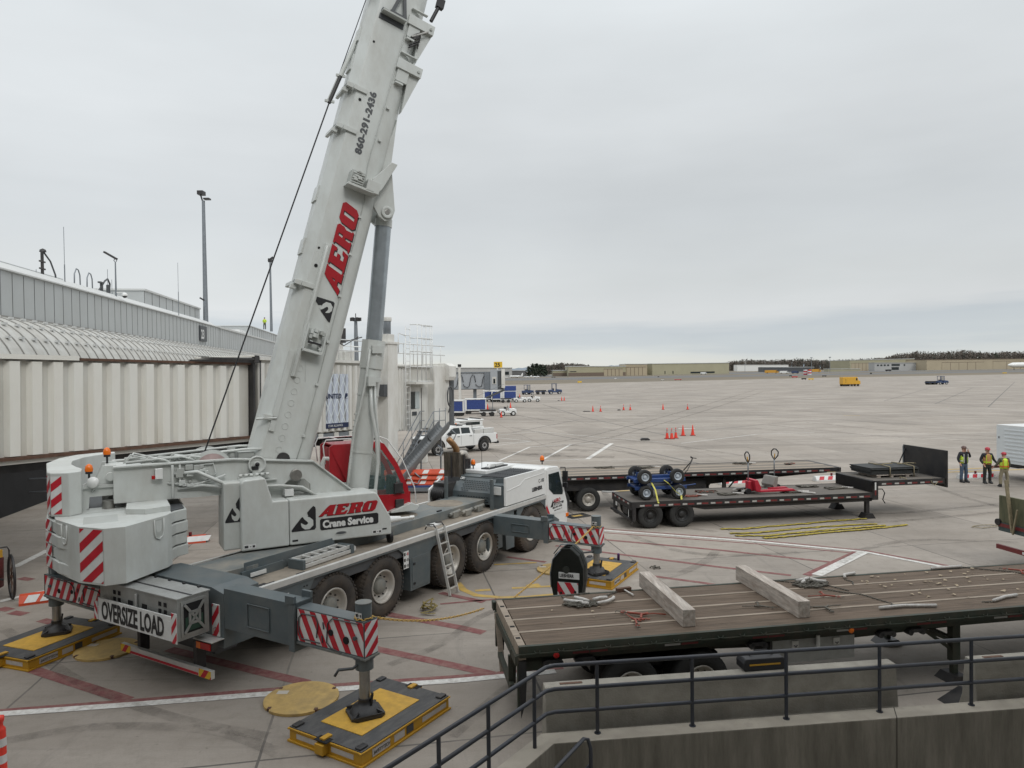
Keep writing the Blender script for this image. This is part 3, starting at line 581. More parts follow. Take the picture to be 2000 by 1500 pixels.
for b in(.5,2.3): bp.box(-4.7,-4.5,b,b+.1,.35,.9,BLKM)
bp.build('rear_bumper',crane,bevel=.004)
lt=MB(); lt.box(-4.72,-4.6,.02,.5,.78,.95,BLKM); lt.box(-4.74,-4.72,.05,.46,.80,.92,REDL); lt.box(-4.745,-4.74,.33,.45,.80,.92,AMB); lt.box(-4.74,-4.45,.0,.55,.95,.965,ALU); lt.build('tail_light',crane,bevel=.004)
lp=MB(); lp.box(-4.68,-4.66,2.3,2.7,.82,1.0,BLKM); lp.box(-4.69,-4.68,2.32,2.55,.84,.97,REFW); lp.build('licence_plate',crane)
mb=MB(); mb.prism([(0.0,.77),(0.0,1.80),(.35,1.88),(2.45,1.88),(2.8,1.80),(2.8,.77)],'x',-4.47,-3.66,BLU); mb.box(-4.3,-3.8,.5,2.3,.5,.8,DKG)
mb.box(-4.5,-4.47,.10,.30,.98,1.58,REFW); stripes(mb,(-4.5,.30,.98),(0,-1,0),(0,0,1),[(0,0),(.2,0),(.2,.6),(0,.6)],-35,.2,REDS)
lettered_sticker(mb,(-4.25,0,1.38),(1,0,0),(0,0,1),.2,.1,1); mb.tube([(-4.5,.2,1.15),(-4.56,.2,1.15),(-4.56,.2,1.05)],.02,STL)
mb.build('rear_cross_box',crane,bevel=.015)
mb=MB(); mb.box(4.72,5.5,.05,2.75,.5,1.5,BLU); mb.build('front_cross_box',crane,bevel=.01)
# outriggers
def outrigger(a,sgn,b0,bs,be,zs,zb,cyltop,label,foot_h=58):
    # housing from b0 to bs, beam from bs to be; zs,zb = (z0,z1)
    f=lambda b:b
    mb=MB(); w=.19; n=1 if sgn>0 else -1
    mb.box(a-w,a+w,min(b0,bs),max(b0,bs),zs[0]+.05,zs[1],BLU); mb.box(a-w-.03,a+w+.03,min(bs-.14*n,bs),max(bs-.14*n,bs),zs[0]-.03,zs[1]+.02,BLU)
    for s in(-1,1):
        mb.prism([(0,zs[1]-.1),(.0,zs[1]+.10),(.07,zs[1]+.15),(.16,zs[1]+.15),(.2,zs[1]+.05),(.2,zs[1]-.1)],'x',a+s*w-.02,a+s*w+.02,BLU) if False else mb.box(a+s*w-.03,a+s*w+.03,min(bs,bs-.22*n),max(bs,bs-.22*n),zs[1]-.02,zs[1]+.13,BLU)
    bm_=(b0+bs)/2; mb.tube([(a-w-.012,bm_-.3,zs[0]+.2),(a-w-.012,bm_-.3,zs[1]-.18),(a-w-.012,bm_+.28,zs[1]-.18),(a-w-.012,bm_+.28,zs[0]+.2)],.012,BLU,closed=True)
    hsg=mb.build('outrigger_housing',crane,bevel=.02)
    mb=MB(); ww=.155; h=zb[1]-zb[0]; mb.box(a-ww,a+ww,min(bs,be),max(bs,be),zb[0],zb[1],BLU)
    mb.box(a-ww-.02,a+ww+.02,min(bs,be+.02*n),max(bs,be+.02*n),zb[0]-.04,zb[0],BLUT)
    Lb=abs(be-bs)-.04
    mb.add([(a-ww-.002,bs+.02*n,zb[0]+.02),(a-ww-.002,be,zb[0]+.02),(a-ww-.002,be,zb[1]-.02),(a-ww-.002,bs+.02*n,zb[1]-.02)],[(0,1,2,3)],REFW)
    mb.add([(a-ww,be+.002*n,zb[0]+.02),(a+ww,be+.002*n,zb[0]+.02),(a+ww,be+.002*n,zb[1]-.02),(a-ww,be+.002*n,zb[1]-.02)],[(0,1,2,3)],REFW)
    poly=[(0,0),(Lb,0),(Lb,h-.04),(0,h-.04)]
    if n<0: stripes(mb,(a-ww-.002,bs-.02,zb[0]+.02),(0,-1,0),(0,0,1),poly,28,.235,REDS,ph=.05); stripes(mb,(a-ww,be-.002,zb[0]+.02),(1,0,0),(0,0,1),[(0,0),(2*ww,0),(2*ww,h-.04),(0,h-.04)],-48,.20,REDS,lift=.003)
    else: stripes(mb,(a-ww-.002,be,zb[0]+.02),(0,-1,0),(0,0,1),poly,-28,.235,REDS,ph=.05)
    mb.box(a-ww-.012,a-ww,min(be,be-.02*n),max(be,be-.02*n),zb[0],zb[1],DKG)
    x=a-ww-.016; B=lambda f:bs+(be-bs)*f; Z=lambda f:zb[0]+h*f
    for fb,fz,r in((.52,.5,.055),(.74,.38,.065)): mb.cyl((x-.002,B(fb),Z(fz)),(x+.03,B(fb),Z(fz)),r*h/.6,VOID,n=18)
    mb.cyl((x-.04,B(.88),Z(.52)),(x,B(.88),Z(.52)),.035,DKG)
    mb.tube([(x,B(.36),Z(.12)),(x,B(.08),Z(.12)),(x,B(.04),Z(.3)),(x,B(.04),Z(.72)),(x,B(.09),Z(.86)),(x,B(.30),Z(.88)),(x,B(.33),Z(.7)),(x,B(.31),Z(.25))],.012,DKG)
    mb.tube([(x,B(.92),Z(.93)),(x,B(.55),Z(.92)),(x,B(.48),Z(.75)),(x,B(.46),Z(.2)),(x,B(.52),Z(.06)),(x,B(.68),Z(.0))],.012,DKG)
    mb.tube([(x,B(.42),Z(.55)),(x,B(.41),Z(.75))],.012,DKG); mb.tube([(x,B(.40),Z(.15)),(x,B(.39),Z(.35))],.012,DKG)
    beam=mb.build('outrigger_beam',crane,bevel=.006)
    bc=be-.18*n*-1*-1 if False else be-(.16*n); 
    mb=MB(); mb.cyl((a,bc,zb[1]-.02),(a,bc,cyltop),.135,BLU,n=20); mb.cyl((a,bc,cyltop),(a,bc,cyltop+.015),.14,BLUT,n=20)
    lettered_sticker(mb,(a-.13,bc-.06*n,cyltop-.22),(0,n,0),(0,0,1),.14,.09,1); 
    jc=mb.build('jack_cylinder',crane,bevel=0)
    mb=MB(); mb.cyl((a,bc,zb[0]-.24),(a,bc,zb[0]),.15,BLU,n=20); mb.cyl((a,bc,zb[0]-.05),(a,bc,zb[0]-.02),.19,DKG,n=20); mb.build('jack_housing',crane)
    mb=MB(); mb.cyl((a,bc,.44),(a,bc,zb[0]-.1),.09,STL,n=18); mb.cyl((a,bc,.44),(a,bc,.52),.11,BLKM,n=16); mb.build('piston',jc)
    mb=MB(Matrix.Translation((a,bc,0))@Matrix.Rotation(R(foot_h),4,'Z')); mb.lathe((0,0,.26),(0,0,1),[(.03,.26),(.14,.20),(.15,.12),(.22,.11)],BLKM,20); mb.prism([(-.28,-.2),(-.2,-.28),(.2,-.28),(.28,-.2),(.28,.2),(.2,.28),(-.2,.28),(-.28,.2)],'z',.257,.30,BLKM)
    for s in(-1,1): mb.bar((s*.26,-.24,.31),(s*.26,.24,.31),.02,.03,BLKM); mb.bar((s*.08,-.06,.3),(s*.10,-.10,.62),.03,.05,BLKM)
    for p in((-.24,-.24),(.24,-.24),(.24,.24),(-.24,.24)): mb.bar((p[0],p[1],.3),(0,0,.40),.03,.06,BLKM)
    mb.build('jack_foot',crane)
    mb=MB(); mb.tube([(a-.1,bc,zb[0]-.12),(a-.22,bc+.05,zb[0]-.18),(a-.34,bc+.25,zb[0]-.2),(a-.38,bc+.3,zb[0]-.3)],.025,DKG) if n<0 else None
    if n<0: mb.build('jack_lever',crane)
    return beam
outrigger(-4.27,-1,0,-1.9,-3.47,(1.10,1.90),(1.25,1.84),2.10,'')
outrigger(5.1,-1,0,-1.85,-3.43,(.98,1.58),(1.06,1.54),1.83,'')
outrigger(-4.8,1,2.8,3.1,5.42,(1.02,1.6),(1.10,1.56),1.8,'')
outrigger(5.1,1,2.8,4.0,6.0,(.98,1.58),(1.06,1.54),1.8,'')
# cab of the carrier
cab=MB(); prof=[(8.2,2.55),(8.5,2.60),(9.15,2.55),(9.3,2.40),(9.72,1.45),(9.84,1.2),(9.86,.75),(9.80,.45),(9.0,.34),(8.85,.55),(8.42,.95),(8.2,1.3)]
cab.prism(prof,'y',0,2.75,WHT); cabo=cab.build('carrier_cab',crane,bevel=.035,seg=3)
dr=MB(); dr.prism([(8.28,2.50),(9.22,2.48),(9.33,2.3),(9.62,1.5),(9.72,1.2),(9.74,.88),(8.5,.98),(8.3,1.3)],'y',-.015,.0,WHT); dr.tube([(8.7,-.04,1.35),(8.85,-.04,1.35)],.018,BLK); dro=dr.build('door',cabo,bevel=.004)
dw=MB(); dw.prism([(8.40,2.36),(9.16,2.36),(9.46,1.62),(9.42,1.52),(8.75,1.62),(8.42,1.85)],'y',-.022,-.014,GLS); dw.build('window',cabo)
text('AERO',.17,basis((8.74,-.018,1.32),(1,0,0),(0,0,1)),RED,dro,off=.008,sx=1.15,shear=.2); lb=MB(); lb.box(8.78,9.5,-.02,-.015,1.22,1.30,BLK); lb.prism([(8.52,1.2),(8.72,1.2),(8.72,1.45)],'y',-.02,-.015,BLK); lb.build('logo_mark',dro)
text('Crane Service',.075,basis((8.82,-.0225,1.235),(1,0,0),(0,0,1)),REFW,dro,sx=1.3,off=.002)
text('860-291-2436',.1,basis((8.68,-.018,1.12),(1,0,0),(0,0,1)),BLK,dro,off=.003,sx=1.25); text('South Windsor, CT',.07,basis((8.78,-.018,1.03),(1,0,0),(0,0,1)),BLK,dro,sx=1.1)
hzc=MB(); hzc.add([(8.22,-.004,1.25),(8.40,-.004,.98),(8.55,-.004,.90),(8.36,-.004,1.42)],[(0,1,2,3)],REDS); hzc.build('corner_stripe',cabo)
ws=MB(); ws.add([(9.312,.18,2.36),(9.70,.18,1.5),(9.70,2.57,1.5),(9.312,2.57,2.36)],[(0,1,2,3)],GLS); o_=ws.build('windscreen',cabo)
for v in o_.data.vertices: v.co.x+=.012
mr=MB()
for b in(-.12,2.87):
    mr.tube([(9.25,b*.3 if b<0 else 2.7,2.5),(9.45,b,2.48),(9.5,b,2.2),(9.48,b,1.7)],.018,BLK); mr.box(9.38,9.48,b-.1,b+.08,2.02,2.36,BLK); mr.box(9.38,9.48,b-.09,b+.07,1.78,1.95,BLK)
mr.build('mirror',cabo,bevel=.01)
lg=MB(); lg.box(9.86,9.90,.15,.55,.6,.8,REFW); lg.box(9.86,9.90,2.2,2.6,.6,.8,REFW); lg.box(9.7,9.88,-.02,.06,.68,.8,AMB); lg.build('headlight',cabo)
st=MB(); st.box(8.7,9.4,-.1,.1,.40,.46,ALU); st.prism([(8.62,.34),(9.0,.34),(9.1,.7),(8.7,.9)],'y',-.05,.02,BLU); st.build('cab_step',cabo,bevel=.01)
# engine housing
mb=MB(); mb.box(5.64,8.17,0,.07,1.73,2.60,WHT); mb.prism([(5.72,2.2),(6.5,2.28),(6.8,2.42),(8.1,2.46),(8.1,2.43),(6.82,2.39),(6.52,2.25),(5.72,2.17)],'y',-.012,0,WHT); sp_=mb.build('engine_side_panel',crane,bevel=.012)
text('LIEBHERR',.17,basis((7.28,-.005,1.93),(1,0,0),(0,0,1)),BLK,sp_,off=.008,sx=.95); text('C-100',.17,basis((7.72,-.005,2.16),(1,0,0),(0,0,1)),BLK,sp_,sx=.9)
mb=MB(); mb.box(6.1,8.17,.07,2.4,1.6,2.50,BLU); mb.prism([(6.1,1.7),(5.75,1.7),(5.78,2.05),(6.1,2.46)],'y',.62,2.1,BLU); mb.box(5.7,6.1,.1,.6,1.6,2.35,BLU); mb.box(5.66,5.7,.2,.45,2.05,2.3,REFW)
for i in range(12):
    for j in range(3): mb.box(5.742,5.75,.72+.1*i+.05*(j%2),.79+.1*i+.05*(j%2),1.76+.07*j,1.785+.07*j,VOID)
d=Vector((.32,0,.41)).normalized(); 
for i in range(11):
    for j in range(6):
        if i<8 and j<1: continue
        p=Vector((5.775,.74+.095*i+.045*(j%2),2.08))+d*(.07*j); nrm=Vector((-.41,0,.32)).normalized()*.006
        q=[p+nrm,p+nrm+Vector((0,.065,0)),p+nrm+Vector((0,.065,0))+d*.022,p+nrm+d*.022]; mb.quad(q,VOID)
p=Vector((5.80,1.45,2.11)); nrm=Vector((-.41,0,.32)).normalized()*.004
lettered_sticker(mb,(6.0,1.95,2.40),(0,-1,0),(.3,0,.4),.16,.08,1)
mb.build('engine_housing',crane,bevel=.012)
mb=MB()
for i in range(3):
    mb.box(6.15+.68*i,6.75+.68*i,.15,1.25,2.50,2.52,BLKM)
    for k in range(12): mb.box(6.15+.68*i,6.75+.68*i,.18+.09*k,.21+.09*k,2.52,2.535,DKG)
mb.build('radiator_grille',crane)
mb=MB(); mb.box(6.6,8.6,1.35,2.7,2.50,2.62,WHT); mb.box(6.9,8.1,1.4,1.75,2.62,2.66,BLK); mb.build('roof_cover',crane,bevel=.02)
mb=MB(); mb.box(7.05,7.35,1.45,1.6,2.66,2.78,REFW); mb.box(7.4,7.9,1.45,1.62,2.66,2.76,REFW); mb.cyl((6.95,1.5,2.66),(7.1,1.5,2.74),.06,REFW); mb.build('roof_horn_unit',crane,bevel=.02)
def beacon(x,y,z,par,M=None,h=.0):
    mb=MB(M); mb.cyl((x,y,z),(x,y,z+.1+h),.022,BLK,n=8); mb.cyl((x,y,z+.1+h),(x,y,z+.15+h),.07,BLK); mb.lathe((x,y,z+.15+h),(0,0,1),[(0,.075),(.05,.08),(.12,.065),(.155,.03),(.165,0)],AMB,16); mb.build('beacon_light',par)
P=KM.inverted()@AT(963,908,24); beacon(6.9,2.05,2.62,crane); beacon(9.0,.55,2.6,crane)
mb=MB(); mb.cyl((7.2,1.9,2.62),(7.2,1.9,3.3),.008,BLK,n=6); mb.build('antenna',crane)
EXH=pm('exhaust_steel',(.14,.12,.095),.45,.6,var=.35,scale=6,dirt=(.05,.045,.04),damt=.8,dscale=4,st=(3,3,.6)); EXP=pm('burnt_pipe',(.30,.17,.08),.4,.6,var=.2,scale=6)
mb=MB(); mb.box(6.0,6.65,2.0,2.6,2.1,2.45,DKG); mb.cyl((6.28,2.3,2.4),(6.28,2.3,3.15),.27,EXH,n=20)
mb.box(6.02,6.1,2.0,2.62,2.4,3.25,EXH); 
for k in range(8): t=2*math.pi*k/8; mb.bar((6.28+.28*math.cos(t),2.3+.28*math.sin(t),2.4),(6.28+.28*math.cos(t),2.3+.28*math.sin(t),3.15),.05,.02,BLKM)
mb.cyl((6.85,2.35,2.4),(6.85,2.35,2.95),.2,BLKM,n=16); mb.tube([(6.5,2.3,3.05),(6.62,2.3,3.15),(6.78,2.32,3.12),(6.9,2.34,2.98),(6.92,2.35,2.8)],.12,RIM,n=10)
mb.tube([(6.28,2.3,3.1),(6.28,2.3,3.35),(6.16,2.33,3.5),(5.95,2.36,3.68)],.09,EXP,n=12,radii=[.12,.11,.1,.1]); mb.build('exhaust_stack',crane)
mb=MB(); mb.prism([(5.3,1.62),(5.3,2.1),(5.9,2.38),(6.0,1.62)],'y',2.68,2.74,WHT); mb.box(5.5,6.0,2.1,2.68,1.62,2.3,BLKM)
for k in range(7): mb.lathe((5.5,2.14+.07*k,1.95),(0,1,0),[(0,.18),(.02,.24),(.05,.24),(.07,.18)],BLK,18)
mb.tube([(5.3,2.6,1.66),(5.25,2.2,1.85),(5.1,1.9,1.7),(5.2,2.2,1.64)],.035,BLK); mb.build('air_intake_hose',crane)
mb=MB()
for a,b in((5.35,2.05),(5.55,.45)): mb.box(a-.04,a+.04,b-.05,b+.05,1.6,2.55,BLU)
mb.build('stowage_post',crane,bevel=.008)
# ================= SUPERSTRUCTURE (slewed 29 deg) =================
SM=Matrix.Translation((1.39,1.4,0))@Matrix.Rotation(R(-29),4,'Z')
mb=MB(SM); mb.cyl((0-1.2,0,1.6),(-1.2,0,1.98),1.0,DKG,n=32); mb.box(-3.5,-.1,-1.25,1.4,1.9,2.06,CGd); mb.build('turntable',crane)
def Sshape(loops,b,th,mat,name,par=None): return shape(loops,SM@basis((0,b,0),(1,0,0),(0,0,1)),mat,par or crane,name,ext=th/2)
armp=[(-6.15,3.15),(-6.15,3.92),(-3.7,3.92),(-1.88,3.74),(-.95,2.97),(-.25,2.9),(-.25,2.0),(-2.75,2.0),(-2.95,2.75),(-3.0,3.0),(-3.9,3.12)]
hole=[(-2.62,2.95),(-2.62,3.2),(-2.45,3.34),(-2.1,3.34),(-1.95,3.2),(-1.95,2.95),(-2.1,2.75),(-2.5,2.75)]
for b in(-.66,.66):
    o=Sshape([armp,hole],b,.08,CG,'side_frame'); 
    mb=MB(SM); tp=[(-6.15,3.92),(-3.7,3.92),(-1.88,3.74),(-.95,2.97)]
    for p,q in zip(tp,tp[1:]): mb.bar((p[0],b,p[1]+.012),(q[0],b,q[1]+.012),.24,.03,CG)
    mb.bar((-3.55,b-.05,3.45),(-2.9,b-.05,3.45),.03,.03,CG) if b<0 else None
    mb.prism([(-3.35,3.38),(-2.75,3.38),(-2.75,3.41),(-3.35,3.41)],'y',b-.12,b,CG); mb.build('flange',o)
mb=MB(SM); mb.box(-6.1,-4.7,-.6,.6,3.2,3.3,CGd); mb.box(-6.15,-6.05,-.62,.62,3.15,3.9,CG); mb.box(-3.0,-.3,-.6,.6,2.0,2.25,CG); mb.box(-.7,-.3,-.6,.6,2.2,2.6,CG); mb.cyl((-2.3,-.8,3.45),(-2.3,.8,3.45),.14,STL,n=20); mb.build('cross_member',crane,bevel=.01)
# winch
WR=pm('winch_flange',(.30,.22,.21),.6,var=.15)
mb=MB(SM); mb.lathe((-4.15,-.55,3.72),(0,1,0),[(0,.2),(0,.44),(.04,.44),(.05,.33),(1.0,.33),(1.01,.44),(1.06,.44),(1.06,.1)],CGd,28)
for k in range(28): mb.lathe((-4.15,-.49+.034*k,3.72),(0,1,0),[(0,.33),(.017,.355),(.034,.33)],BLKM,20)
mb.lathe((-4.15,-.56,3.72),(0,-1,0),[(0,.36),(.01,.36),(.01,.1)],WR,24); mb.build('winch',crane)
mb=MB(SM)
for b in(-.45,.45): mb.tube([(-5.9,b,3.98),(-3.4,b,4.12),(-2.9,b,4.1)],.035,CG)
for i in range(14):
    x=random.uniform(-6.0,-3.4); y=random.uniform(-.5,.5); mb.tube([(x,y,3.92),(x+.15,y+random.uniform(-.2,.2),4.02+random.uniform(0,.08)),(x+.45,y+random.uniform(-.2,.2),4.0),(x+.6,y,3.9)],.018+.012*random.random(),CG if i%3 else CGd)
mb.cyl((-3.7,-.35,3.95),(-3.7,-.35,4.2),.09,CGd); mb.box(-3.55,-3.2,-.4,.1,3.9,4.05,CGd)
for i in range(6): x=-5.6+.35*i; mb.box(x,x+.12,-.2+.1*(i%3),-.05+.1*(i%3),3.93,4.03,CGd)
mb.build('hydraulic_lines',crane)
# right side box
mb=MB(SM)
tall=[(-3.67,1.9),(-3.66,3.44),(-3.60,3.50),(-3.13,3.52),(-2.97,2.97),(-2.615,2.965),(-2.615,1.9)]
mb.prism(tall,'y',-1.35,-.6,CG); sbx=mb.build('side_tank',crane,bevel=.035,seg=3)
mb=MB(SM); mb.prism([(-3.64,1.92),(-4.02,1.92),(-4.0,3.45),(-3.62,3.45)],'y',-1.15,-.35,CG); mb.build('tank_end',sbx,bevel=.03)
mb=MB(SM); mb.prism([(-2.605,1.9),(-2.605,2.965),(-.56,2.95),(-.48,2.92),(-.14,2.30),(-.12,2.2),(-.12,1.86)],'y',-1.35,-.45,CG); sb2=mb.build('side_cover',crane,bevel=.035,seg=3)
mb=MB(SM); mb.prism([(-1.40+.14*math.cos(t),2.045+.055*math.sin(t)) for t in [2*math.pi*i/24 for i in range(24)]],'y',-1.358,-1.349,CGd); mb.prism([(-1.40+.12*math.cos(t),2.055+.03*math.sin(t)) for t in [2*math.pi*i/24 for i in range(24)]],'y',-1.361,-1.357,DKG)
mb.build('oval_handle',sb2); 
oh=bpy.data.objects[-1] if False else None
mb=MB(SM); lettered_sticker(mb,(-3.63,-1.352,1.95),(1,0,0),(0,0,1),.27,.10,1); lettered_sticker(mb,(-.62,-1.352,1.93),(1,0,0),(0,0,1),.24,.09,1); mb.box(-.36,-.25,-1.356,-1.35,2.0,2.035,BLK); mb.box(-2.55,-2.42,-1.356,-1.35,1.98,2.02,BLK); mb.build('warning_sticker',sb2)
LET={'A':([[(0,0),(.27,0),(.36,.2),(.56,.2),(.56,0),(1.02,0),(1.02,.1),(.94,.1),(.94,.9),(.98,.9),(.98,1),(.5,1),(.42,.9),(.02,.1),(0,.1)],[(.46,.38),(.56,.38),(.56,.62)]],1.06),
 'E':([[(0,0),(.86,0),(.92,.34),(.76,.34),(.68,.2),(.46,.2),(.46,.42),(.66,.42),(.66,.6),(.46,.6),(.46,.8),(.68,.8),(.72,.68),(.88,.68),(.88,1),(0,1),(0,.9),(.08,.9),(.08,.1),(0,.1)]],.98),
 'R':([[(0,0),(.5,0),(.5,.1),(.44,.1),(.44,.4),(.54,.4),(.6,0),(1,0),(1,.1),(.94,.1),(.88,.46),(.96,.58),(.96,.88),(.84,1),(0,1),(0,.9),(.08,.9),(.08,.1),(0,.1)],[(.44,.56),(.58,.56),(.58,.82),(.44,.82)]],1.06),
 'O':([[(0,.16),(.14,0),(.84,0),(.98,.16),(.98,.84),(.84,1),(.14,1),(0,.84)],[(.40,.17),(.58,.17),(.58,.83),(.40,.83)]],1.0)}
def aero(M,h,par,L_=None,shear=.28):
    x=0; loops=[]; 
    for ch in 'AERO':
        lp,w=LET[ch]; loops.append([[((px+x+shear*py),py) for px,py in l] for l in lp]); x+=w
    sx=(L_/h)/(x+shear) if L_ else 1
    F=lambda dx,dy:[[[((px+dx)*h*sx,(py+dy)*h) for px,py in l] for l in lp] for lp in loops]
    b=joinm([shape(lp,M@Matrix.Translation((0,0,.002)),BLK,None,'x',ext=.0015) for lp in F(-.05,-.05)],'lettering_shadow',par)
    r=joinm([shape(lp,M@Matrix.Translation((0,0,.007)),RED,None,'x',ext=.002) for lp in F(0,0)],'lettering',par)
def hook(M,s,par,sy=1.0):
    bl=[(0.02,0),(.0,.05),(.06,.14),(.42,.56),(.5,.58),(.62,.50),(.70,.60),(.66,.74),(.80,.90),(.92,1),(1.0,.95),(1.02,.86),(1.02,.08),(.96,0)]
    shape([[(x*s,y*s*sy) for x,y in bl]],M@Matrix.Translation((0,0,.003)),BLK,par,'logo_mark',ext=.0015)
    c=[(.50,.62,.04),(.56,.54,.06),(.70,.46,.10),(.80,.36,.115),(.80,.24,.12),(.70,.15,.115),(.58,.14,.095),(.48,.20,.07),(.42,.29,.03),(.40,.33,.005)]
    Lp=[];Rp=[]
    for i,(x,y,w) in enumerate(c):
        x0,y0,_=c[max(i-1,0)]; x1,y1,_=c[min(i+1,len(c)-1)]; d=Vector((x1-x0,y1-y0)).normalized(); Lp.append(((x-d.y*w)*s,(y+d.x*w)*s*sy)); Rp.append(((x+d.y*w)*s,(y-d.x*w)*s*sy))
    shape([Lp+Rp[::-1]],M@Matrix.Translation((0,0,.008)),CG,par,'hook_mark',ext=.001)
aero(SM@basis((-1.92,-1.353,2.50),(1,0,0),(0,0,1)),.25,sb2,1.47)
pl=[(-1.90,2.20),(-1.87,2.17),(-.5,2.17),(-.46,2.2),(-.46,2.41),(-.5,2.44),(-1.87,2.44),(-1.9,2.41)]
Sshape([pl],-1.354,.006,BLK,'name_plate',sb2); text('Crane Service',.235,SM@basis((-1.84,-1.3585,2.225),(1,0,0),(0,0,1)),REFW,sb2,off=.012,sx=.93)
hook(SM@basis((-2.57,-1.353,2.21),(1,0,0),(0,0,1)),.56,sb2)
hook(SM@basis((-3.98,-1.153,2.55),(1,0,.0),(0,0,1)),.35,sbx,1.6)
mb=MB(SM); mb.cyl((-3.25,-.8,3.5),(-3.25,-.8,3.66),.06,CG); mb.cyl((-3.25,-.8,3.66),(-3.25,-.8,3.74),.08,BLK); 
for k in range(6): mb.cyl((-3.62+.12*k,-.85,3.55),(-3.55+.12*k,-.85,3.55),.035,CG)
mb.tube([(-3.6,-.8,3.56),(-3.0,-.8,3.56)],.03,CGd); mb.build('tank_fittings',sbx)
mb=MB(SM); mb.lathe((-3.2,-.74,3.78),(0,-1,0),[(0,.19),(.0,.2),(.07,.2),(.07,.17),(.03,.16),(.03,.06),(.06,.05),(.06,0)],CG,26); mb.lathe((-3.2,-.80,3.78),(0,-1,0),[(0,.05),(.02,.05),(.02,0)],BLK,14); mb.build('cable_reel',crane)
mb=MB(SM)
for k in range(5): z=2.98+.06*(k%3); y=-.95+.09*k; mb.tube([(-3.1,y,3.28-.05*k),(-2.7,y,3.26-.05*k),(-2.2,y,3.18-.03*k),(-1.85,y,2.93)],.032,CG)
mb.box(-2.62,-2.42,-1.0,-.6,3.0,3.16,REFW)
mb.tube([(-5.0,-.72,3.7),(-4.5,-.85,3.72),(-4.1,-.95,3.5),(-3.75,-.95,3.3)],.045,CG); mb.tube([(-4.9,-.72,3.35),(-4.4,-.8,3.4),(-3.8,-.9,3.3)],.04,CG); mb.tube([(-5.1,-.72,3.5),(-4.6,-.78,3.42),(-4.2,-.8,3.5),(-3.9,-.8,3.6)],.025,CG)
mb.tube([(-4.55,-.72,3.85),(-4.15,-.75,3.87),(-4.1,-.75,3.65),(-4.3,-.75,3.5)],.018,CG); mb.build('hoses',crane)
mb=MB(SM)
for i in range(12):
    x=random.uniform(-5.1,-4.3); z=random.uniform(3.3,3.8); mb.box(x,x+random.uniform(.06,.16),-.82,-.71,z,z+random.uniform(.05,.12),CG if i%2 else CGd)
mb.cyl((-5.0,-.76,3.15),(-5.0,-.76,3.9),.03,CG); mb.cyl((-4.85,-.76,3.5),(-4.85,-.76,3.9),.025,CG); mb.box(-5.35,-5.2,-.85,-.72,3.62,3.85,WHT); mb.box(-5.42,-5.35,-.82,-.75,3.62,3.7,REDL); mb.build('valve_block',crane,bevel=.008)
# counterweight
slabp=[(-7.45,1.0),(-7.4,-.6),(-7.15,-1.5),(-6.75,-2.3),(-6.35,-2.8),(-6.0,-2.8),(-5.3,-2.0),(-5.0,-1.4),(-4.75,-1.2),(-4.75,1.2),(-5.0,1.4),(-5.3,2.0),(-6.0,2.8),(-6.35,2.8),(-6.85,2.5),(-7.2,1.9)]
cw=MB(SM)
for k in range(4): 
    z0=1.98+.255*k; sc=.985 if k%2 else 1.0
    cw.prism([((a+6)*sc-6,b*sc) for a,b in slabp],'z',z0,z0+.225,CG)
    cw.prism([((a+6)*.95-6,b*.95) for a,b in slabp],'z',z0+.225,z0+.256,DKG)  # inset layers coloured dark to carry the shade in the slab gaps
cwo=cw.build('counterweight',crane,bevel=.018,seg=2)
# deeper near block
nb=[(-7.22,-.95),(-7.18,-1.3),(-6.78,-2.35),(-6.36,-2.86),(-6.0,-2.88),(-5.22,-2.05),(-5.12,-1.85),(-5.12,-.5),(-5.6,-.3),(-6.6,-.3)]
mb=MB(SM); mb.prism(nb,'z',1.95,3.03,CG); mb.prism([(-5.12,-1.6),(-5.12,-.5),(-5.9,-.6),(-5.95,-1.5),(-5.6,-1.75)],'z',3.03,3.14,CG)
mb.box(-6.9,-5.2,-.95,-.90,3.028,3.034,CGd); mb.box(-6.7,-6.1,-2.2,-1.4,3.026,3.033,CGd)
nbo=mb.build('counterweight_block',crane,bevel=.018,seg=2)
def faceplane(p,q): # plane helper between plan points
    p=Vector(p+(0,)); q=Vector(q+(0,)); return p,(q-p)
mb=MB(SM); p,d=faceplane(nb[1],nb[2]); Lp=d.length; dn=d.normalized(); nn=Vector((dn.y,-dn.x,0));
def onface(p,q,s0,s1,z0,z1,ang,pitch,ph=0):
    p=Vector(p+(0,)); q=Vector(q+(0,)); d=(q-p).normalized(); n=d.cross(Vector((0,0,1)))
    o=p+d*s0+n*.004+Vector((0,0,z0)); w=s1-s0; h=z1-z0
    M=basis(o,d,(0,0,1)); z=M.to_3x3()@Vector((0,0,1)); 
    mb.add([M@Vector((x,y,0)) for x,y in((0,0),(w,0),(w,h),(0,h))],[(0,1,2,3)],REFW)
    stripes(mb,o,d,(0,0,1),[(0,0),(w,0),(w,h),(0,h)],ang,pitch,REDS,ph=ph)
onface(nb[2],nb[3],.04,.64,1.99,3.0,128,.30,.12)
mb.build('hazard_sticker',nbo)
mb=MB(SM)
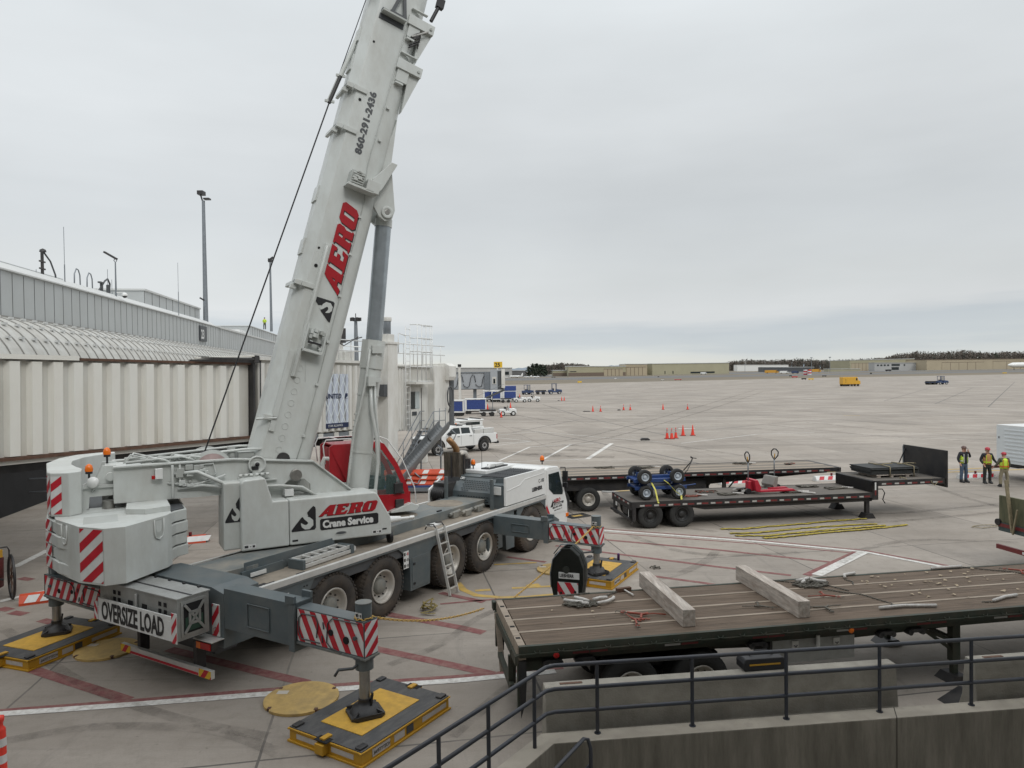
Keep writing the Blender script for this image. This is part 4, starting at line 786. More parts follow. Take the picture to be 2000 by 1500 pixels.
for (p,q,f) in((nb[1],nb[2],.42),(nb[4],nb[5],.78)):
    p=Vector(p+(0,)); q=Vector(q+(0,)); d=(q-p).normalized(); n=d.cross(Vector((0,0,1))); c=p+(q-p)*f+n*.004
    M=basis(c+Vector((0,0,2.72)),d,(0,0,1)); pts=[(-.13,.27),(-.13,.02),(-.10,-.08),(0,-.13),(.10,-.08),(.13,.02),(.13,.27)]
    mb.add([M@Vector((x,y,.0)) for x,y in pts],[tuple(range(7))],CGd); mb.tube([M@Vector((x,y,.01)) for x,y in pts],.018,CG)
    mb.add([M@Vector((x*.6,y*.6+.08,.003)) for x,y in pts],[tuple(range(7))],CG)
mb.build('lifting_recess',nbo)
ub=[(-7.45,1.1),(-7.35,-.7),(-7.28,-.95),(-6.95,-1.1),(-6.74,-.95),(-6.72,-.5),(-6.85,0),(-6.95,.6),(-6.95,1.3),(-6.7,2.1),(-6.35,2.5),(-6.05,2.7),(-6.05,2.95),(-6.4,2.95),(-6.9,2.7),(-7.25,2.1)]
mb=MB(SM); mb.prism(ub,'z',3.03,3.93,CG); ubo=mb.build('counterweight_block',crane,bevel=.02,seg=2)
mb=MB(SM); onface(ub[1],ub[2],.02,.24,3.08,3.86,128,.26,.05); onface(ub[2],ub[3],.01,.22,3.08,3.86,128,.26,.10); mb.build('hazard_sticker',ubo)
mb=MB(SM)
for k in range(4): z0=1.99+.255*k; onface(slabp[1],slabp[2],.05,.5,z0,z0+.22,128,.26,.07*k)
mb.build('hazard_sticker',cwo)
# rear bracket, ballast jacks, lamps
mb=MB(SM)
for b in(-.42,.42):
    mb.prism([(-6.75,3.0),(-6.62,3.05),(-6.6,3.3),(-6.15,3.3),(-5.9,3.1),(-5.6,3.1),(-5.6,3.6),(-6.1,3.95),(-6.35,3.95),(-6.5,3.6),(-6.75,3.45)],'y',b-.05,b+.05,CG)
mb.cyl((-6.2,-.6,3.72),(-6.2,.6,3.72),.09,CG); mb.box(-6.3,-5.6,-.4,.4,3.86,3.92,CG); mb.box(-6.05,-5.95,-.47,-.465,3.32,3.62,VOID)
mb.bar((-6.95,-.5,3.52),(-6.0,-.5,3.52),.04,.07,CG); mb.cyl((-6.95,-.54,3.52),(-6.95,-.46,3.52),.06,CG)
mb.build('ballast_bracket',crane,bevel=.012)
for b in(-.5,.5):
    mb=MB(SM); mb.cyl((-5.45,b,3.1),(-5.45,b,3.85),.16,CG,n=20); mb.cyl((-5.45,b,3.05),(-5.45,b,3.12),.2,CG); mb.cyl((-5.45,b,3.5),(-5.45,b,3.54),.18,CGd); mb.build('ballast_cylinder',crane); mb=MB(SM); mb.cyl((-6.25,b,2.95),(-6.25,b,3.2),.12,STL,n=16); mb.build('ballast_pin',crane)
beacon(-6.6,-.45,3.7,crane,SM,.0); beacon(-6.25,.3,3.92,crane,SM,.05)
mb=MB(SM); mb.lathe((-6.52,-.55,3.62),(-.3,-1,.1),[(-.1,.05),(-.02,.11),(.05,.12),(.08,.1),(.09,0)],WHT,18); mb.tube([(-6.5,-.45,3.45),(-6.55,-.5,3.42),(-6.45,-.5,3.55)],.02,CG); mb.build('work_lamp',crane)
# ---- boom ----
e=R(74.6); ld=Vector((math.cos(e),0,math.sin(e))); nd=Vector((math.sin(e),0,-math.cos(e)))
BO=Vector((-2.3,0,3.4)); BM=SM@Matrix(((ld.x,0,nd.x,BO.x),(0,1,0,0),(ld.z,0,nd.z,BO.z),(0,0,0,1)))   # local (l, b, n)
half=[(-1.09,-.22),(-1.03,-.32),(-.88,-.49),(-.82,-.5),(-.1,-.5),(.05,-.5),(.18,-.465),(.29,-.38),(.37,-.24),(.41,-.08)]
def boomsec(mb,l0,l1,m,sc=1.0,dn=0):
    ring=[(n*sc+dn,b*sc) for n,b in half]; ring=ring+[(n,-b) for n,b in reversed(ring)]
    k=len(ring); vs=[(l0,b,n) for n,b in ring]+[(l1,b,n) for n,b in ring]
    mb.add(vs,[(i,(i+1)%k,k+(i+1)%k,k+i) for i in range(k)],m,True); mb.add(vs,[tuple(range(k)),tuple(range(2*k-1,k-1,-1))],m)
mb=MB(BM); boomsec(mb,.25,13.6,CG); boom=mb.build('boom',crane)
bv=boom.modifiers.new('e','EDGE_SPLIT'); bv.split_angle=R(28)
mb=MB(BM); boomsec(mb,13.6,14.1,CG,1.08,-.02); boomsec(mb,14.1,28,CG,.9,-.03); boomsec(mb,28,28.3,CG,.97,-.03); io=mb.build('telescopic_section',crane); io.modifiers.new('e','EDGE_SPLIT').split_angle=R(28)
mb=MB(BM); mb.prism([(-.35,-.25),(-.2,-.45),(.3,-.95),(.3,.35),(0,.25),(-.3,.15)],'y',-.42,.42,CG)
for v in mb.V[-12:]: pass
# prism 'y' maps (a,c,b): l=a, b-range, n=b
mb.build('boom_foot',boom,bevel=.02)
mb=MB(BM)
RY=-.505
for k in range(8):   # pressed rings
    l=.55+.29*k+.0; pth=[(l+.075*math.cos(t),RY,-.50+.075*math.sin(t)) for t in [2*math.pi*i/18 for i in range(18)]]
    mb.tube(pth,.007,CG,n=5,closed=True)
pth=[(3.05,RY,-.62),(3.12,RY,-.56),(3.12,RY,-.50),(2.3,RY,-.30)]; mb.tube(pth,.006,CG,n=4)
mb.box(.95,2.95,-.56,-.5,-.86,-.74,CG); mb.box(2.35,5.75,-.555,-.5,-.68,-.56,CG); mb.cyl((2.35,-.56,-.62),(5.7,-.56,-.62),.04,CG,n=10)
mb.build('side_guide',boom,bevel=.01)
mb=MB(BM); mb.tube([(.2,-.53,-.05),(1.0,-.53,.0),(7.2,-.53,.0),(7.55,-.53,-.1),(8.1,-.53,-.15),(12.2,-.53,-.05)],.013,CGd,n=6)
for l in(1.0,2.3,3.4,4.6,5.7,6.7,8.8,9.7,10.9): mb.box(l-.03,l+.03,-.56,-.5,-.05,.03,CG)
mb.build('hydraulic_line',boom)
def bandb(l):
    mb=MB(BM); mb.box(l-.06,l+.06,-.55,-.5,-.98,-.62,CG); mb.box(l-.05,l+.05,-.5,.5,-1.16,-1.08,CG); mb.prism([(l-.06,-1.16),(l-.06,-1.0),(l+.06,-1.0),(l+.06,-1.16)],'y',-.54,-.2,CG); mb.box(l-.18,l-.08,-.45,-.3,-1.22,-1.08,CG); mb.build('guide_clamp',boom,bevel=.008)
for l in(4.62,8.75,9.85): bandb(l)
for l in(5.6,7.0,10.6,11.4): mb=MB(BM); mb.box(l-.2,l+.2,-.2,.2,-1.13,-1.08,CG); mb.build('slide_pad',boom)
mb=MB(BM); mb.box(1.2,1.32,-.56,-.4,-1.05,-.75,CG); mb.bar((1.15,-.5,-1.2),(1.28,-.58,-.75),.04,.05,CG); mb.build('rope_hook',boom,bevel=.008)
mb=MB(BM)   # valve bracket low
mb.box(3.0,3.06,-.8,-.5,-.6,-.15,CG); mb.box(3.06,3.6,-.62,-.5,-.6,-.2,CGd)
for i in range(10): l=3.1+random.random()*.45; n=-.58+random.random()*.35; mb.box(l,l+.1,-.75,-.6,n,n+.07,CG if i%2 else CGd)
mb.box(3.0,3.75,-.78,-.74,-.16,-.13,CG); mb.box(3.05,3.7,-.7,-.5,-.62,-.58,CG); mb.box(3.22,3.27,-.79,-.76,-.55,-.2,BLK)
mb.build('cable_bracket',boom,bevel=.006)
mb=MB(BM)   # winch bracket mid
mb.box(7.3,7.36,-.85,-.5,-.6,.1,CG); mb.box(7.36,7.72,-.8,-.5,-.55,-.2,CGd); mb.box(7.32,7.62,-.85,-.5,-.12,.22,CG)
for k in range(5): mb.cyl((7.4+.06*k,-.82,-.52),(7.4+.06*k,-.82,-.22),.025,CGd)
for i in range(8): l=7.35+random.random()*.35; n=-.55+random.random()*.3; mb.box(l,l+.05,-.86,-.78,n,n+.1,CG)
mb.prism([(7.45,.1),(7.75,.05),(8.35,.42),(8.35,.58),(7.6,.35),(7.4,.25)],'y',-.62,-.48,CG)
mb.build('auxiliary_bracket',boom,bevel=.008)
g=MB(BM)
for b in(-.33,.33): g.prism([(9.6,.34),(8.4,.48),(7.25,.88),(7.0,.86),(6.88,.68),(6.95,.5),(7.15,.3),(8.0,.2)],'y',b-.05,b+.05,CG); g.lathe((7.12,b-.06*(1 if b<0 else -1),.68),(0,-1 if b<0 else 1,0),[(0,.16),(.04,.16),(.04,.09),(.02,.08),(.02,0)],CG,20)
g.cyl((7.12,-.42,.68),(7.12,.42,.68),.07,STL,n=16); g.box(7.3,9.2,-.28,.28,.3,.42,CG); g.build('cylinder_lug',boom,bevel=.01)
h_=MB(BM)
for l,w in((10.95,.62),(12.2,.66)):
    h_.box(l-.13,l+.13,-.60,-.5,-.08,w,CG); h_.cyl((l,-.63,w-.1),(l,-.5,w-.1),.04,CGd); h_.box(l+.3,l+.33,-.6,-.5,-.05,.4,CG); h_.box(l-.55,l-.5,-.62,-.5,-.02,.2,CG)
    h_.prism([(l-.1,w),(l-1.2,.36),(l-.1,.3)],'y',-.5,-.3,CG); h_.box(l-.45,l-.1,-.56,-.5,-.02,.3,CG)
for i in range(9): l=11.45+.4*random.random(); h_.tube([(l,-.56,.1),(l+.1,-.62,.2),(l+.2,-.6,.3),(l+.1,-.56,.35)],.02,BLKM)
h_.bar((11.75,-.62,.1),(12.1,-.62,.5),.03,.04,STL)
h_.build('jib_mount',boom,bevel=.01)
t_=MB(BM); t_.bar((12.1,-.62,-.18),(12.85,-.6,-.38),.04,.09,DKG); t_.bar((12.1,-.62,-.55),(12.85,-.6,-.38),.04,.09,DKG); t_.bar((12.1,-.62,-.18),(12.1,-.62,-.6),.04,.1,DKG); t_.box(12.0,12.05,-.72,-.5,-.8,-.15,CGd); t_.box(11.86,12.0,-.52,-.5,-.82,-.14,DKG); t_.box(12.05,12.13,-.6,-.5,-.8,-.62,DKG); t_.build('rope_guide',boom,bevel=.006)
for l,n,r in((5.6,-.80,.03),(5.15,-.76,.045),(9.6,-.75,.04),(11.2,-.78,.03),(12.95,-.3,.03)): t_=MB(BM); t_.cyl((l,-.51,n),(l,-.49,n),r,VOID,n=12); t_.build('sight_hole',boom)
t_=MB(BM)
t_.cyl((.35,-.53,-.35),(.35,-.45,-.35),.16,BLKM,n=16); t_.build('pivot_cover',boom); t_=MB(BM); t_.box(12.35,12.6,-.45,-.3,-1.32,-1.1,BLKM); t_.build('rope_roller',boom); t_=MB(BM)
t_.cyl((11.05,-.75,.55),(11.2,-.8,.75),.07,BLK) if False else None
t_.cyl((12.9,-.55,.62),(12.45,-.55,.52),.05,BLK); t_.box(12.9,13.15,-.62,-.48,.55,.75,BLK); t_.build('boom_camera',boom)
FZ=Matrix.Diagonal((1,1,-1,1))
aero(BM@basis((4.60,-.507,-.05),(1,0,0),(0,0,-1))@FZ,.46,boom,2.38)
text('860-291-2436',.235,BM@basis((8.25,-.507,-.38),(1,0,0),(0,0,-1))@FZ,DKG,boom,off=.012,sx=1.14,sp=1.12)
hook(BM@basis((3.88,-.507,-.08),(1,0,0),(0,0,-1))@FZ,.52,boom)
# luffing cylinder
cyl=MB(SM); p0=Vector((-.62,0,2.2)); p1=Vector((-.03,0,6.74)); p2=BM.to_translation(); top=Vector((.30,0,10.02))
cyl.cyl(p0,p1,.275,CG,n=28); cyl.cyl(p1-(p1-p0).normalized()*.75,p1,.32,CG,n=8,sm=False); cyl.cyl(p0+(p1-p0)*.35,p0+(p1-p0)*.36,.29,CG,n=28); cyl.cyl(p0+(p1-p0)*.68,p0+(p1-p0)*.69,.29,CG,n=28)
cyl.box(-.9,-.4,-.4,.4,2.0,2.5,CG); lc=cyl.build('luffing_cylinder',crane)
RODM=pm('cylinder_rod',(.33,.365,.39),.25,.5,var=.15,scale=3)
rr=MB(SM); d=(top-p1).normalized(); rr.cyl(p1,top-d*.1,.215,RODM,n=28); rr.cyl(top-d*.25,top-d*.05,.23,CG,n=24); rr.build('cylinder_rod',crane)
hl=MB(SM); q=lambda f,a,b: p0+(p1-p0)*f+Vector((a,b,0))
hl.tube([q(.95,-.18,-.30),q(.85,-.2,-.3),q(.74,-.22,-.32),q(.62,-.26,-.26),q(.5,-.34,-.2),q(.3,-.35,-.2),q(.05,-.36,-.2)],.035,CG); hl.tube([q(.78,-.1,-.34),q(.6,.0,-.40),q(.45,.2,-.42),q(.3,.33,-.40),q(.15,.36,-.35),q(.05,.3,-.3)],.045,CG); hl.tube([q(.78,0,-.34),q(.6,.12,-.38),q(.42,.3,-.38),q(.28,.4,-.35)],.03,CG)
hl.box(-.36,-.16,-.48,-.26,5.55,5.8,CG); hl.box(-.15,-.0,-.44,-.26,5.65,5.75,CG); hl.box(-.2,.1,-.36,-.28,6.4,6.6,CG)
for k in range(14): c=q(.12+.035*k,-.33,-.2); hl.box(c.x-.04,c.x+.02,c.y-.03,c.y+.05,c.z,c.z+.03,CGd)
hl.build('cylinder_hose',lc)
# hoist rope and pendant
rp_=MB(SM); a=Vector((-4.25,0,4.05)); b=Vector((-1.09,0,12.91)); d=(b-a).normalized(); rp_.cyl(a,b,.018,BLK,n=8); rp_.tube([b,b+d*6,b+d*14],.012,BLK,n=6); rp_.build('hoist_rope',crane)
rp_=MB(SM); d=(Vector((.06,0,15.6))-b).normalized(); rp_.cyl(b+d*.7,b+d*14,.06,CG,n=10); rp_.cyl(b-d*.1,b+d*.75,.05,BLKM,n=10); rp_.bar(b-d*.05-Vector((.12,0,0)),b-d*.05+Vector((.12,0,.0)),.06,.06,CG); rp_.bar(b+d*.72-Vector((.12,0,0)),b+d*.72+Vector((.12,0,0)),.06,.06,CG); rp_.bar(b+d*.0+Vector((-.06,0,0)),b+d*.7+Vector((-.06,0,0)),.02,.03,CG); rp_.build('pendant_rod',crane)
# ---- crane operator cab ----
CGL=bpy.data.materials.new('cab_glass'); CGL.use_nodes=True; _b=CGL.node_tree.nodes['Principled BSDF']; _b.inputs['Base Color'].default_value=(.10,.16,.15,1); _b.inputs['Roughness'].default_value=.03; _b.inputs['Alpha'].default_value=.42
prof=[(-1.05,3.90),(-.95,3.96),(.35,3.97),(.50,3.90),(.88,3.33),(1.18,2.65),(1.28,2.02),(.2,2.0),(-1.05,2.25)]
win=[(-.40,3.80),(.30,3.82),(.42,3.74),(.78,3.22),(1.03,2.65),(1.08,2.45),(-.40,2.52)]
c0=Sshape([prof,win],.82,.04,RED,'operator_cab'); Sshape([prof,win],1.70,.04,RED,'cab_side',c0)
mb=MB(SM); mb.box(-.95,.35,.84,1.68,3.93,3.965,RED); mb.add([(-1.04,.84,3.9),(-1.04,1.68,3.9),(-1.04,1.68,2.25),(-1.04,.84,2.25)],[(0,1,2,3)],RED); mb.box(-1.0,1.2,.84,1.68,2.03,2.12,RED); mb.box(1.1,1.27,.84,1.68,2.04,2.5,RED); mb.add([(-1.03,.795,3.88),(-.5,.795,3.88),(-.45,.745,2.6)],[(0,1,2)],RED); mb.build('cab_shell',c0)
mb=MB(SM); mb.add([(x,.80,z) for x,z in win],[tuple(range(len(win)))],CGL); mb.add([(x,1.705,z) for x,z in win],[tuple(range(len(win)))],CGL); mb.build('window',c0,recalc=False)
mb=MB(SM); pr=[(.50,3.90),(.88,3.33),(1.18,2.65)]; 
for p,q_ in zip(pr,pr[1:]): mb.add([(p[0]-.02,.85,p[1]),(p[0]-.02,1.67,p[1]),(q_[0]-.02,1.67,q_[1]),(q_[0]-.02,.85,q_[1])],[(0,1,2,3)],CGL)
mb.build('windscreen',c0,recalc=False)
mb=MB(SM); mb.box(-.6,-.1,1.0,1.5,2.3,2.75,BLK); mb.box(-.65,-.5,1.0,1.5,2.7,3.4,BLK); mb.box(.75,.95,1.05,1.45,2.3,2.95,BLK); mb.box(-.2,.2,.95,1.05,2.5,2.75,BLKM); mb.build('operator_seat',c0,bevel=.05)
mb=MB(SM)
for b in(.85,1.65): mb.tube([(-1.15,b,3.45),(-1.2,b,3.95),(-1.12,b,4.1),(.4,b,4.1),(.6,b,4.02),(1.05,b,3.4),(1.4,b,2.6),(1.45,b,2.15)],.018,WHT)
for a in(-.8,.2): mb.tube([(a,.85,4.1),(a,1.65,4.1)],.015,WHT)
mb.build('roof_rail',c0)
mb=MB(SM); mb.tube([(-1.25,.75,2.9),(-1.25,.75,3.5),(-1.2,.75,3.62),(-1.08,.75,3.6)],.06,CG,n=10); mb.box(.75,1.0,.70,.78,2.5,2.78,BLKM); mb.box(.78,1.02,.70,.78,2.08,2.32,BLKM); mb.build('mirror',c0,bevel=.01)
mb=MB(SM); mb.prism([(.6,1.98),(1.35,1.98),(1.45,2.1),(1.2,2.2),(.6,2.02)],'y',.6,1.7,CG); mb.build('cab_step',c0,bevel=.01)
mb=MB(SM); mb.cyl((-.1,-1.0,2.15),(.25,-1.0,2.15),.1,WHT,r1=.06); mb.cyl((.25,-1.0,2.15),(.5,-1.0,2.14),.035,WHT); mb.cyl((.5,-1.0,2.14),(.62,-1.0,2.14),.05,ALU); mb.cyl((-.12,-1.1,1.75),(-.04,-1.1,1.75),.16,BLK); mb.build('coupling',crane)
# ================= CONCOURSE =================
FAS=pm('fascia_panel',(.44,.46,.46),.5,var=.03,scale=.4,dirt=(.35,.35,.33),damt=.3,dscale=.3); FAST=pm('roof_trim',(.56,.57,.56),.5,var=.03); SEAM=pm('panel_seam',(.10,.10,.10),.8)
VLT=pm('vault_metal',(.50,.50,.47),.5,var=.06,scale=.6,dirt=(.28,.25,.21),damt=.55,dscale=.9); VRB=pm('vault_rib',(.24,.235,.22),.6)
GF=frame((-24.3,34,0),100)
con=thing('concourse_building','long concourse with a ribbed barrel vault roof and grey panelled fascia','building',GF)
mb=MB(); mb.box(-28,46,0,14,8.8,11.05,FAS); mb.box(46.2,92,0.0,14,8.6,11.0,FAS); mb.box(-28,92,.02,14,8.6,8.8,FAS)
for i in range(107):
    x=-28+1.13*i; mb.box(x,x+.035,-.012,-.001,8.86,11.0,SEAM)
mb.build('fascia',con)
mb=MB(); mb.box(-28,46,-.12,14.2,11.05,11.12,FAST); mb.prism([(-.12,11.12),(.5,11.55),(14,11.6),(14,11.12)],'x',-28,44,FAST); mb.box(46,92,-.12,14.2,11.0,11.2,FAST); mb.box(-28,92,-.2,-.0,8.72,8.84,VRB); mb.build('roof_edge',con)
mb=MB(); N_=12; arc=[(-3.3*math.sin(t),5.5+3.25*math.cos(t)) for t in [math.pi/2*i/N_ for i in range(N_+1)]]
for i in range(N_): mb.add([(-28,*arc[i]),(92,*arc[i]),(92,*arc[i+1]),(-28,*arc[i+1])],[(0,1,2,3)],VLT,True)
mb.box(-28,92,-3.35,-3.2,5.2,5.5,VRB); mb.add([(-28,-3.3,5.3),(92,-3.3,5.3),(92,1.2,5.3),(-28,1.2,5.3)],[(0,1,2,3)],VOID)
for i in range(107):
    x=-28+1.13*i; mb.tube([(x,y*1.006,z+.01) for y,z in arc],.03,VRB,n=4)
for i in range(107):
    for t in(.35,.62,.9):
        x=-28+1.13*i+.5; y,z=-3.3*math.sin(t),5.5+3.25*math.cos(t); mb.box(x,x+.28,y-.12,y,z,z+.10,FAST)
mb.build('vault_roof',con)
DKW=pm('shaded_lower_wall',(.014,.014,.015),.9,var=.3,scale=1)  # near-black wall colour holds the shade under the overhang
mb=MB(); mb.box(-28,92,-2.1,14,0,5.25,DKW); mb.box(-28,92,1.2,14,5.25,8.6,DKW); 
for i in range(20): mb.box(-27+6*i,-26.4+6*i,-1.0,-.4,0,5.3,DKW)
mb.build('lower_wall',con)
SGN=pm('sign_dark',(.05,.055,.06),.5)
mb=MB(); mb.box(37.2,39.8,-.16,-.02,9.25,10.75,SGN); sgo=mb.build('gate_sign',con); text('23',1.25,basis((37.45,-.17,9.5),(1,0,0),(0,0,1)),REFW,sgo,off=.03)
mb=MB(); mb.box(26,44,1.5,9,11.3,12.9,FAS); mb.box(25.9,44.1,1.4,9.1,12.9,13.05,FAST)
for k in range(9): mb.box(26+2*k,26.06+2*k,1.48,1.5,11.3,12.9,SEAM)
mb.box(4,22,6,14,11.4,13.3,FAS); mb.prism([(6,13.3),(10,13.8),(14,13.3)],'x',3.8,22.2,FAST); mb.box(10,16,5.9,6.0,12.6,12.75,BLKM)
mb.build('roof_block',con)
mb=MB(); mb.box(70,99,1.0,12,11.0,12.75,FAS); mb.box(69.9,99.1,.9,12.1,12.75,12.85,FAST)
for k in range(14): mb.box(70+2*k,70.08+2*k,.98,1.0,11.0,12.75,SEAM)
mb.box(60,64,.5,2,11.2,11.7,WHT); mb.build('roof_block',con)
# rooftop things
def pole(name,label,cat,x,yb,yt,Y,w=.12,head=None,group=None):
    p=AT(x,yb,Y); q=AT(x,yt,Y); t=thing(name,label,cat,Matrix.Translation((p.x,Y,p.z-.6))); h=q.z-p.z+.6
    mb=MB(); mb.cyl((0,0,0),(0,0,h),w,GALV,w*.6,10); mb.build('pole',t)
    if group: t['group']=group
    return t,h
t,h=pole('floodlight_mast','tall rooftop floodlight mast with a black lamp pair, highest on the concourse roof','mast',402,628,392,76,.26); mb=MB(); mb.bar((-.1,0,h),(-.3,0,h+.7),.12,.12,BLKM); mb.box(-.5,.1,-.4,.4,h+.6,h+1.0,BLKM); mb.box(.1,.7,-.3,.3,h+.1,h+.25,BLKM); mb.build('lamp_head',t); mb=MB(); mb.bar((0,-.2,2.8),(-.5,-.2,3.1),.1,.15,BLKM); mb.build('camera_arm',t)
t,h=pole('floodlight_mast','thinner lamp mast behind the person on the roof','mast',530,640,512,115,.22); mb=MB(); mb.bar((0,0,h),(.0,0,h+.6),.3,.6,BLKM); mb.bar((-.3,0,h+.2),(.5,0,h+.8),.2,.3,BLKM); mb.build('lamp_head',t)
t,h=pole('lamp_pole','short rooftop lamp pole with a tilted black lamp and camera dome','lamp pole',227,590,513,50,.07); mb=MB(); mb.bar((-.75,0,h+.75),(.1,0,h+.25),.25,.12,BLKM); mb.tube([(0,0,h),(-.1,0,h+.15),(0,0,h+.35),(.1,0,h+.15)],.03,GALV,closed=True); mb.build('lamp_head',t); mb=MB(); mb.bar((0,0,h*.38),(.6,0,h*.38),.05,.06,WHT); mb.lathe((.6,0,h*.38-.12),(0,0,-1),[(-.1,.08),(0,.18),(.12,.2),(.14,.18)],WHT,14); mb.lathe((.6,0,h*.38-.26),(0,0,-1),[(0,.17),(.1,.1),(.14,0)],BLK,14); mb.build('dome_camera',t)
t,h=pole('cluster_mast','dark mast with a cluster head behind the jet bridge roof','mast',696,700,622,85,.3); mb=MB()
for k in range(6): a=k*1.05; mb.box(.5*math.cos(a)-.15,.5*math.cos(a)+.15,.5*math.sin(a)-.15,.5*math.sin(a)+.15,h-.3,h+.1,BLKM)
mb.cyl((0,0,h),(0,0,h+.6),.05,BLKM); mb.build('lamp_head',t)
for x,yb,yt,Y,l in((127,560,443,42,'long thin whip antenna near the left end of the roof'),(349,605,513,62,'thin whip antenna between the short lamp and tall mast'),(211,580,526,50,'short whip antenna beside the short lamp pole'),(71,545,526,40,'very short antenna at the far left of the roof'),(219,580,546,52,'stubby antenna left of the short lamp pole')):
    p=AT(x,yb,Y); q=AT(x,yt,Y); mb=MB(Matrix.Translation((p.x,Y,p.z-.5))); h=q.z-p.z+.5; mb.cyl((0,0,0),(0,0,h*.45),.03,GALV,n=6); mb.cyl((0,0,h*.45),(0,0,h),.015,GALV,n=6); tag(mb.build('roof_antenna'),l,'antenna')
mb=MB(GF@Matrix.Translation((6.5,.8,11.3))); mb.cyl((0,0,0),(0,0,1.6),.08,BLKM); mb.box(-.3,.3,-.05,.05,.6,.68,BLKM); mb.box(-.3,.3,-.05,.05,1.0,1.08,BLKM); mb.lathe((.1,0,1.6),(0,0,1),[(0,.18),(.12,.15),(.2,0)],BLKM,12); mb.tube([(.2,0,1.6),(1.0,0,1.2),(1.6,0,.5),(1.7,0,-.1)],.05,DKG); tag(mb.build('vent_mast'),'black conduit mast with a cap and curved cable on the roof','mast')
for x0,l in((10.4,'left one of two pipe hoops on the roof edge'),(12.3,'right one of two pipe hoops on the roof edge')):
    mb=MB(GF@Matrix.Translation((x0,.7,11.2))); mb.tube([(0,0,0),(.05,0,1.0),(.35,0,1.35),(.65,0,1.3),(.85,0,1.0),(.9,0,0)],.04,GALV); tag(mb.build('pipe_hoop'),l,'hoop','roof hoops')
mb=MB(GF@Matrix.Translation((15.0,.8,11.3))); mb.cyl((0,0,-.2),(0,0,.9),.1,DKG); mb.cyl((1.2,0,-.2),(1.2,0,.9),.13,DKG); mb.tube([(-.8,0,.1),(.6,0,1.1),(1.1,0,1.3),(1.5,0,1.0),(1.3,0,.2)],.06,DKG); mb.box(-.4,.1,-.1,.1,.85,.95,DKG); tag(mb.build('roof_conduit'),'looped conduit and stub pipes left of the short lamp pole','conduit')
# ================= JET BRIDGE =================
JM=frame((-14.5,20.5,0),63.6)@Matrix.Translation((0,0,3.55))@Matrix.Rotation(R(1.0),4,'Y')@Matrix.Translation((0,0,-3.55))
jb=thing('jet_bridge','cream and white corrugated jet bridge running from the concourse to its cab','jet bridge',JM)
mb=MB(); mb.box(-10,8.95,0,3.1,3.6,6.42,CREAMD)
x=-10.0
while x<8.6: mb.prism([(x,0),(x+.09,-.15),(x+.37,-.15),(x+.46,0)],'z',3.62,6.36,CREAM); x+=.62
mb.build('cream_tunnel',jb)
mb=MB(); mb.box(-10,8.95,-.17,3.2,3.50,3.6,RUST); mb.box(-10,8.95,-.06,3.1,3.38,3.5,CREAM); mb.box(-10,8.95,-.16,3.2,6.42,6.50,RUST); mb.box(-10,2,-.20,-.16,6.42,6.56,CREAM); mb.cyl((-10,-.05,3.0),(-2.0,.3,3.25),.05,GALV); mb.box(-10,8.9,.3,2.8,3.1,3.38,BLKM); mb.build('tunnel_rail',jb)
mb=MB(); mb.box(8.97,9.08,-.26,3.4,3.2,6.7,BLKM); mb.box(6.4,9.2,-.35,-.2,6.6,6.68,BLKM); mb.bar((6.2,-.3,6.62),(9.2,-.3,6.78),.1,.06,CREAM); mb.box(8.95,9.2,-.36,-.2,6.5,6.8,BLKM); mb.cyl((9.35,-.25,2.9),(9.35,-.25,6.6),.03,BLKM); mb.build('tunnel_collar',jb,bevel=.01)
BWG=pm('bridge_white_groove_shade',(.50,.49,.45),.6,var=.06,scale=1,dirt=(.38,.35,.29),damt=.5,dscale=1.2,st=(1,1,.3))  # groove shade painted in as a darker copy of the bridge white
mb=MB(); mb.box(9.25,17.8,-.2,3.3,3.45,6.62,BWG); x=9.3
while x<17.4: mb.prism([(x,-.2),(x+.06,-.30),(x+.22,-.30),(x+.28,-.2)],'z',3.5,6.5,BWHT); x+=.42
mb.box(9.25,17.8,-.34,3.4,6.62,6.74,BWHT); mb.build('white_tunnel',jb)
mb=MB(); mb.box(9.3,18.8,-.2,.1,3.18,3.4,GALV); mb.box(9.3,18.8,3.0,3.3,3.18,3.4,GALV); mb.box(10,18,.4,2.8,2.95,3.4,BLKM)
for k in range(9): mb.box(9.6+1.05*k,9.9+1.05*k,-.24,.0,3.2,3.42,BWHT)
for k in range(14): x=9.6+random.random()*8; mb.box(x,x+.5,-.1,.3,2.85,3.1,BLKM)
mb.box(9.2,9.5,-.4,-.1,2.7,3.3,CREAM); mb.build('underframe',jb)
mb=MB(); mb.box(-2.1,-1.0,-1.2,-.3,2.1,6.9,BWHT); mb.box(-1.1,-.92,-1.25,-.9,3.0,3.9,BWHT); mb.box(-2.15,-.95,-1.25,-.25,6.7,6.9,DKG); mb.box(-2.0,-1.05,-1.15,-.35,6.9,7.2,BWHT); mb.prism([(-1.2,2.1),(-.3,2.1),(-.7,1.7),(-1.2,1.6)],'x',-2.1,-1.0,BWHT); mb.build('rotunda_column',jb,bevel=.015)
POS=pm('poster_pale_blue',(.52,.57,.66),.6,var=.05,scale=.6); POL=pm('poster_line',(.68,.74,.77),.6); NAV=pm('navy_print',(.012,.022,.07),.6)
mb=MB(); mb.box(13.15,14.72,-.30,-.27,3.85,6.1,POS)
for k in range(-3,5):
    for s in(1,-1):
        q=clip(clip(clip(clip([(-9,-9),(9,-9),(9,9),(-9,9)],1,-s*.5,.42*k+.03),-1,s*.5,-.42*k+.03),1,0,.78),-1,0,.78); q=clip(clip(q,0,1,1.12),0,-1,1.12)
        if len(q)>2: mb.add([(13.935+x,-.304-(.001 if s>0 else 0),4.975+y) for x,y in q],[tuple(range(len(q)))],POL)
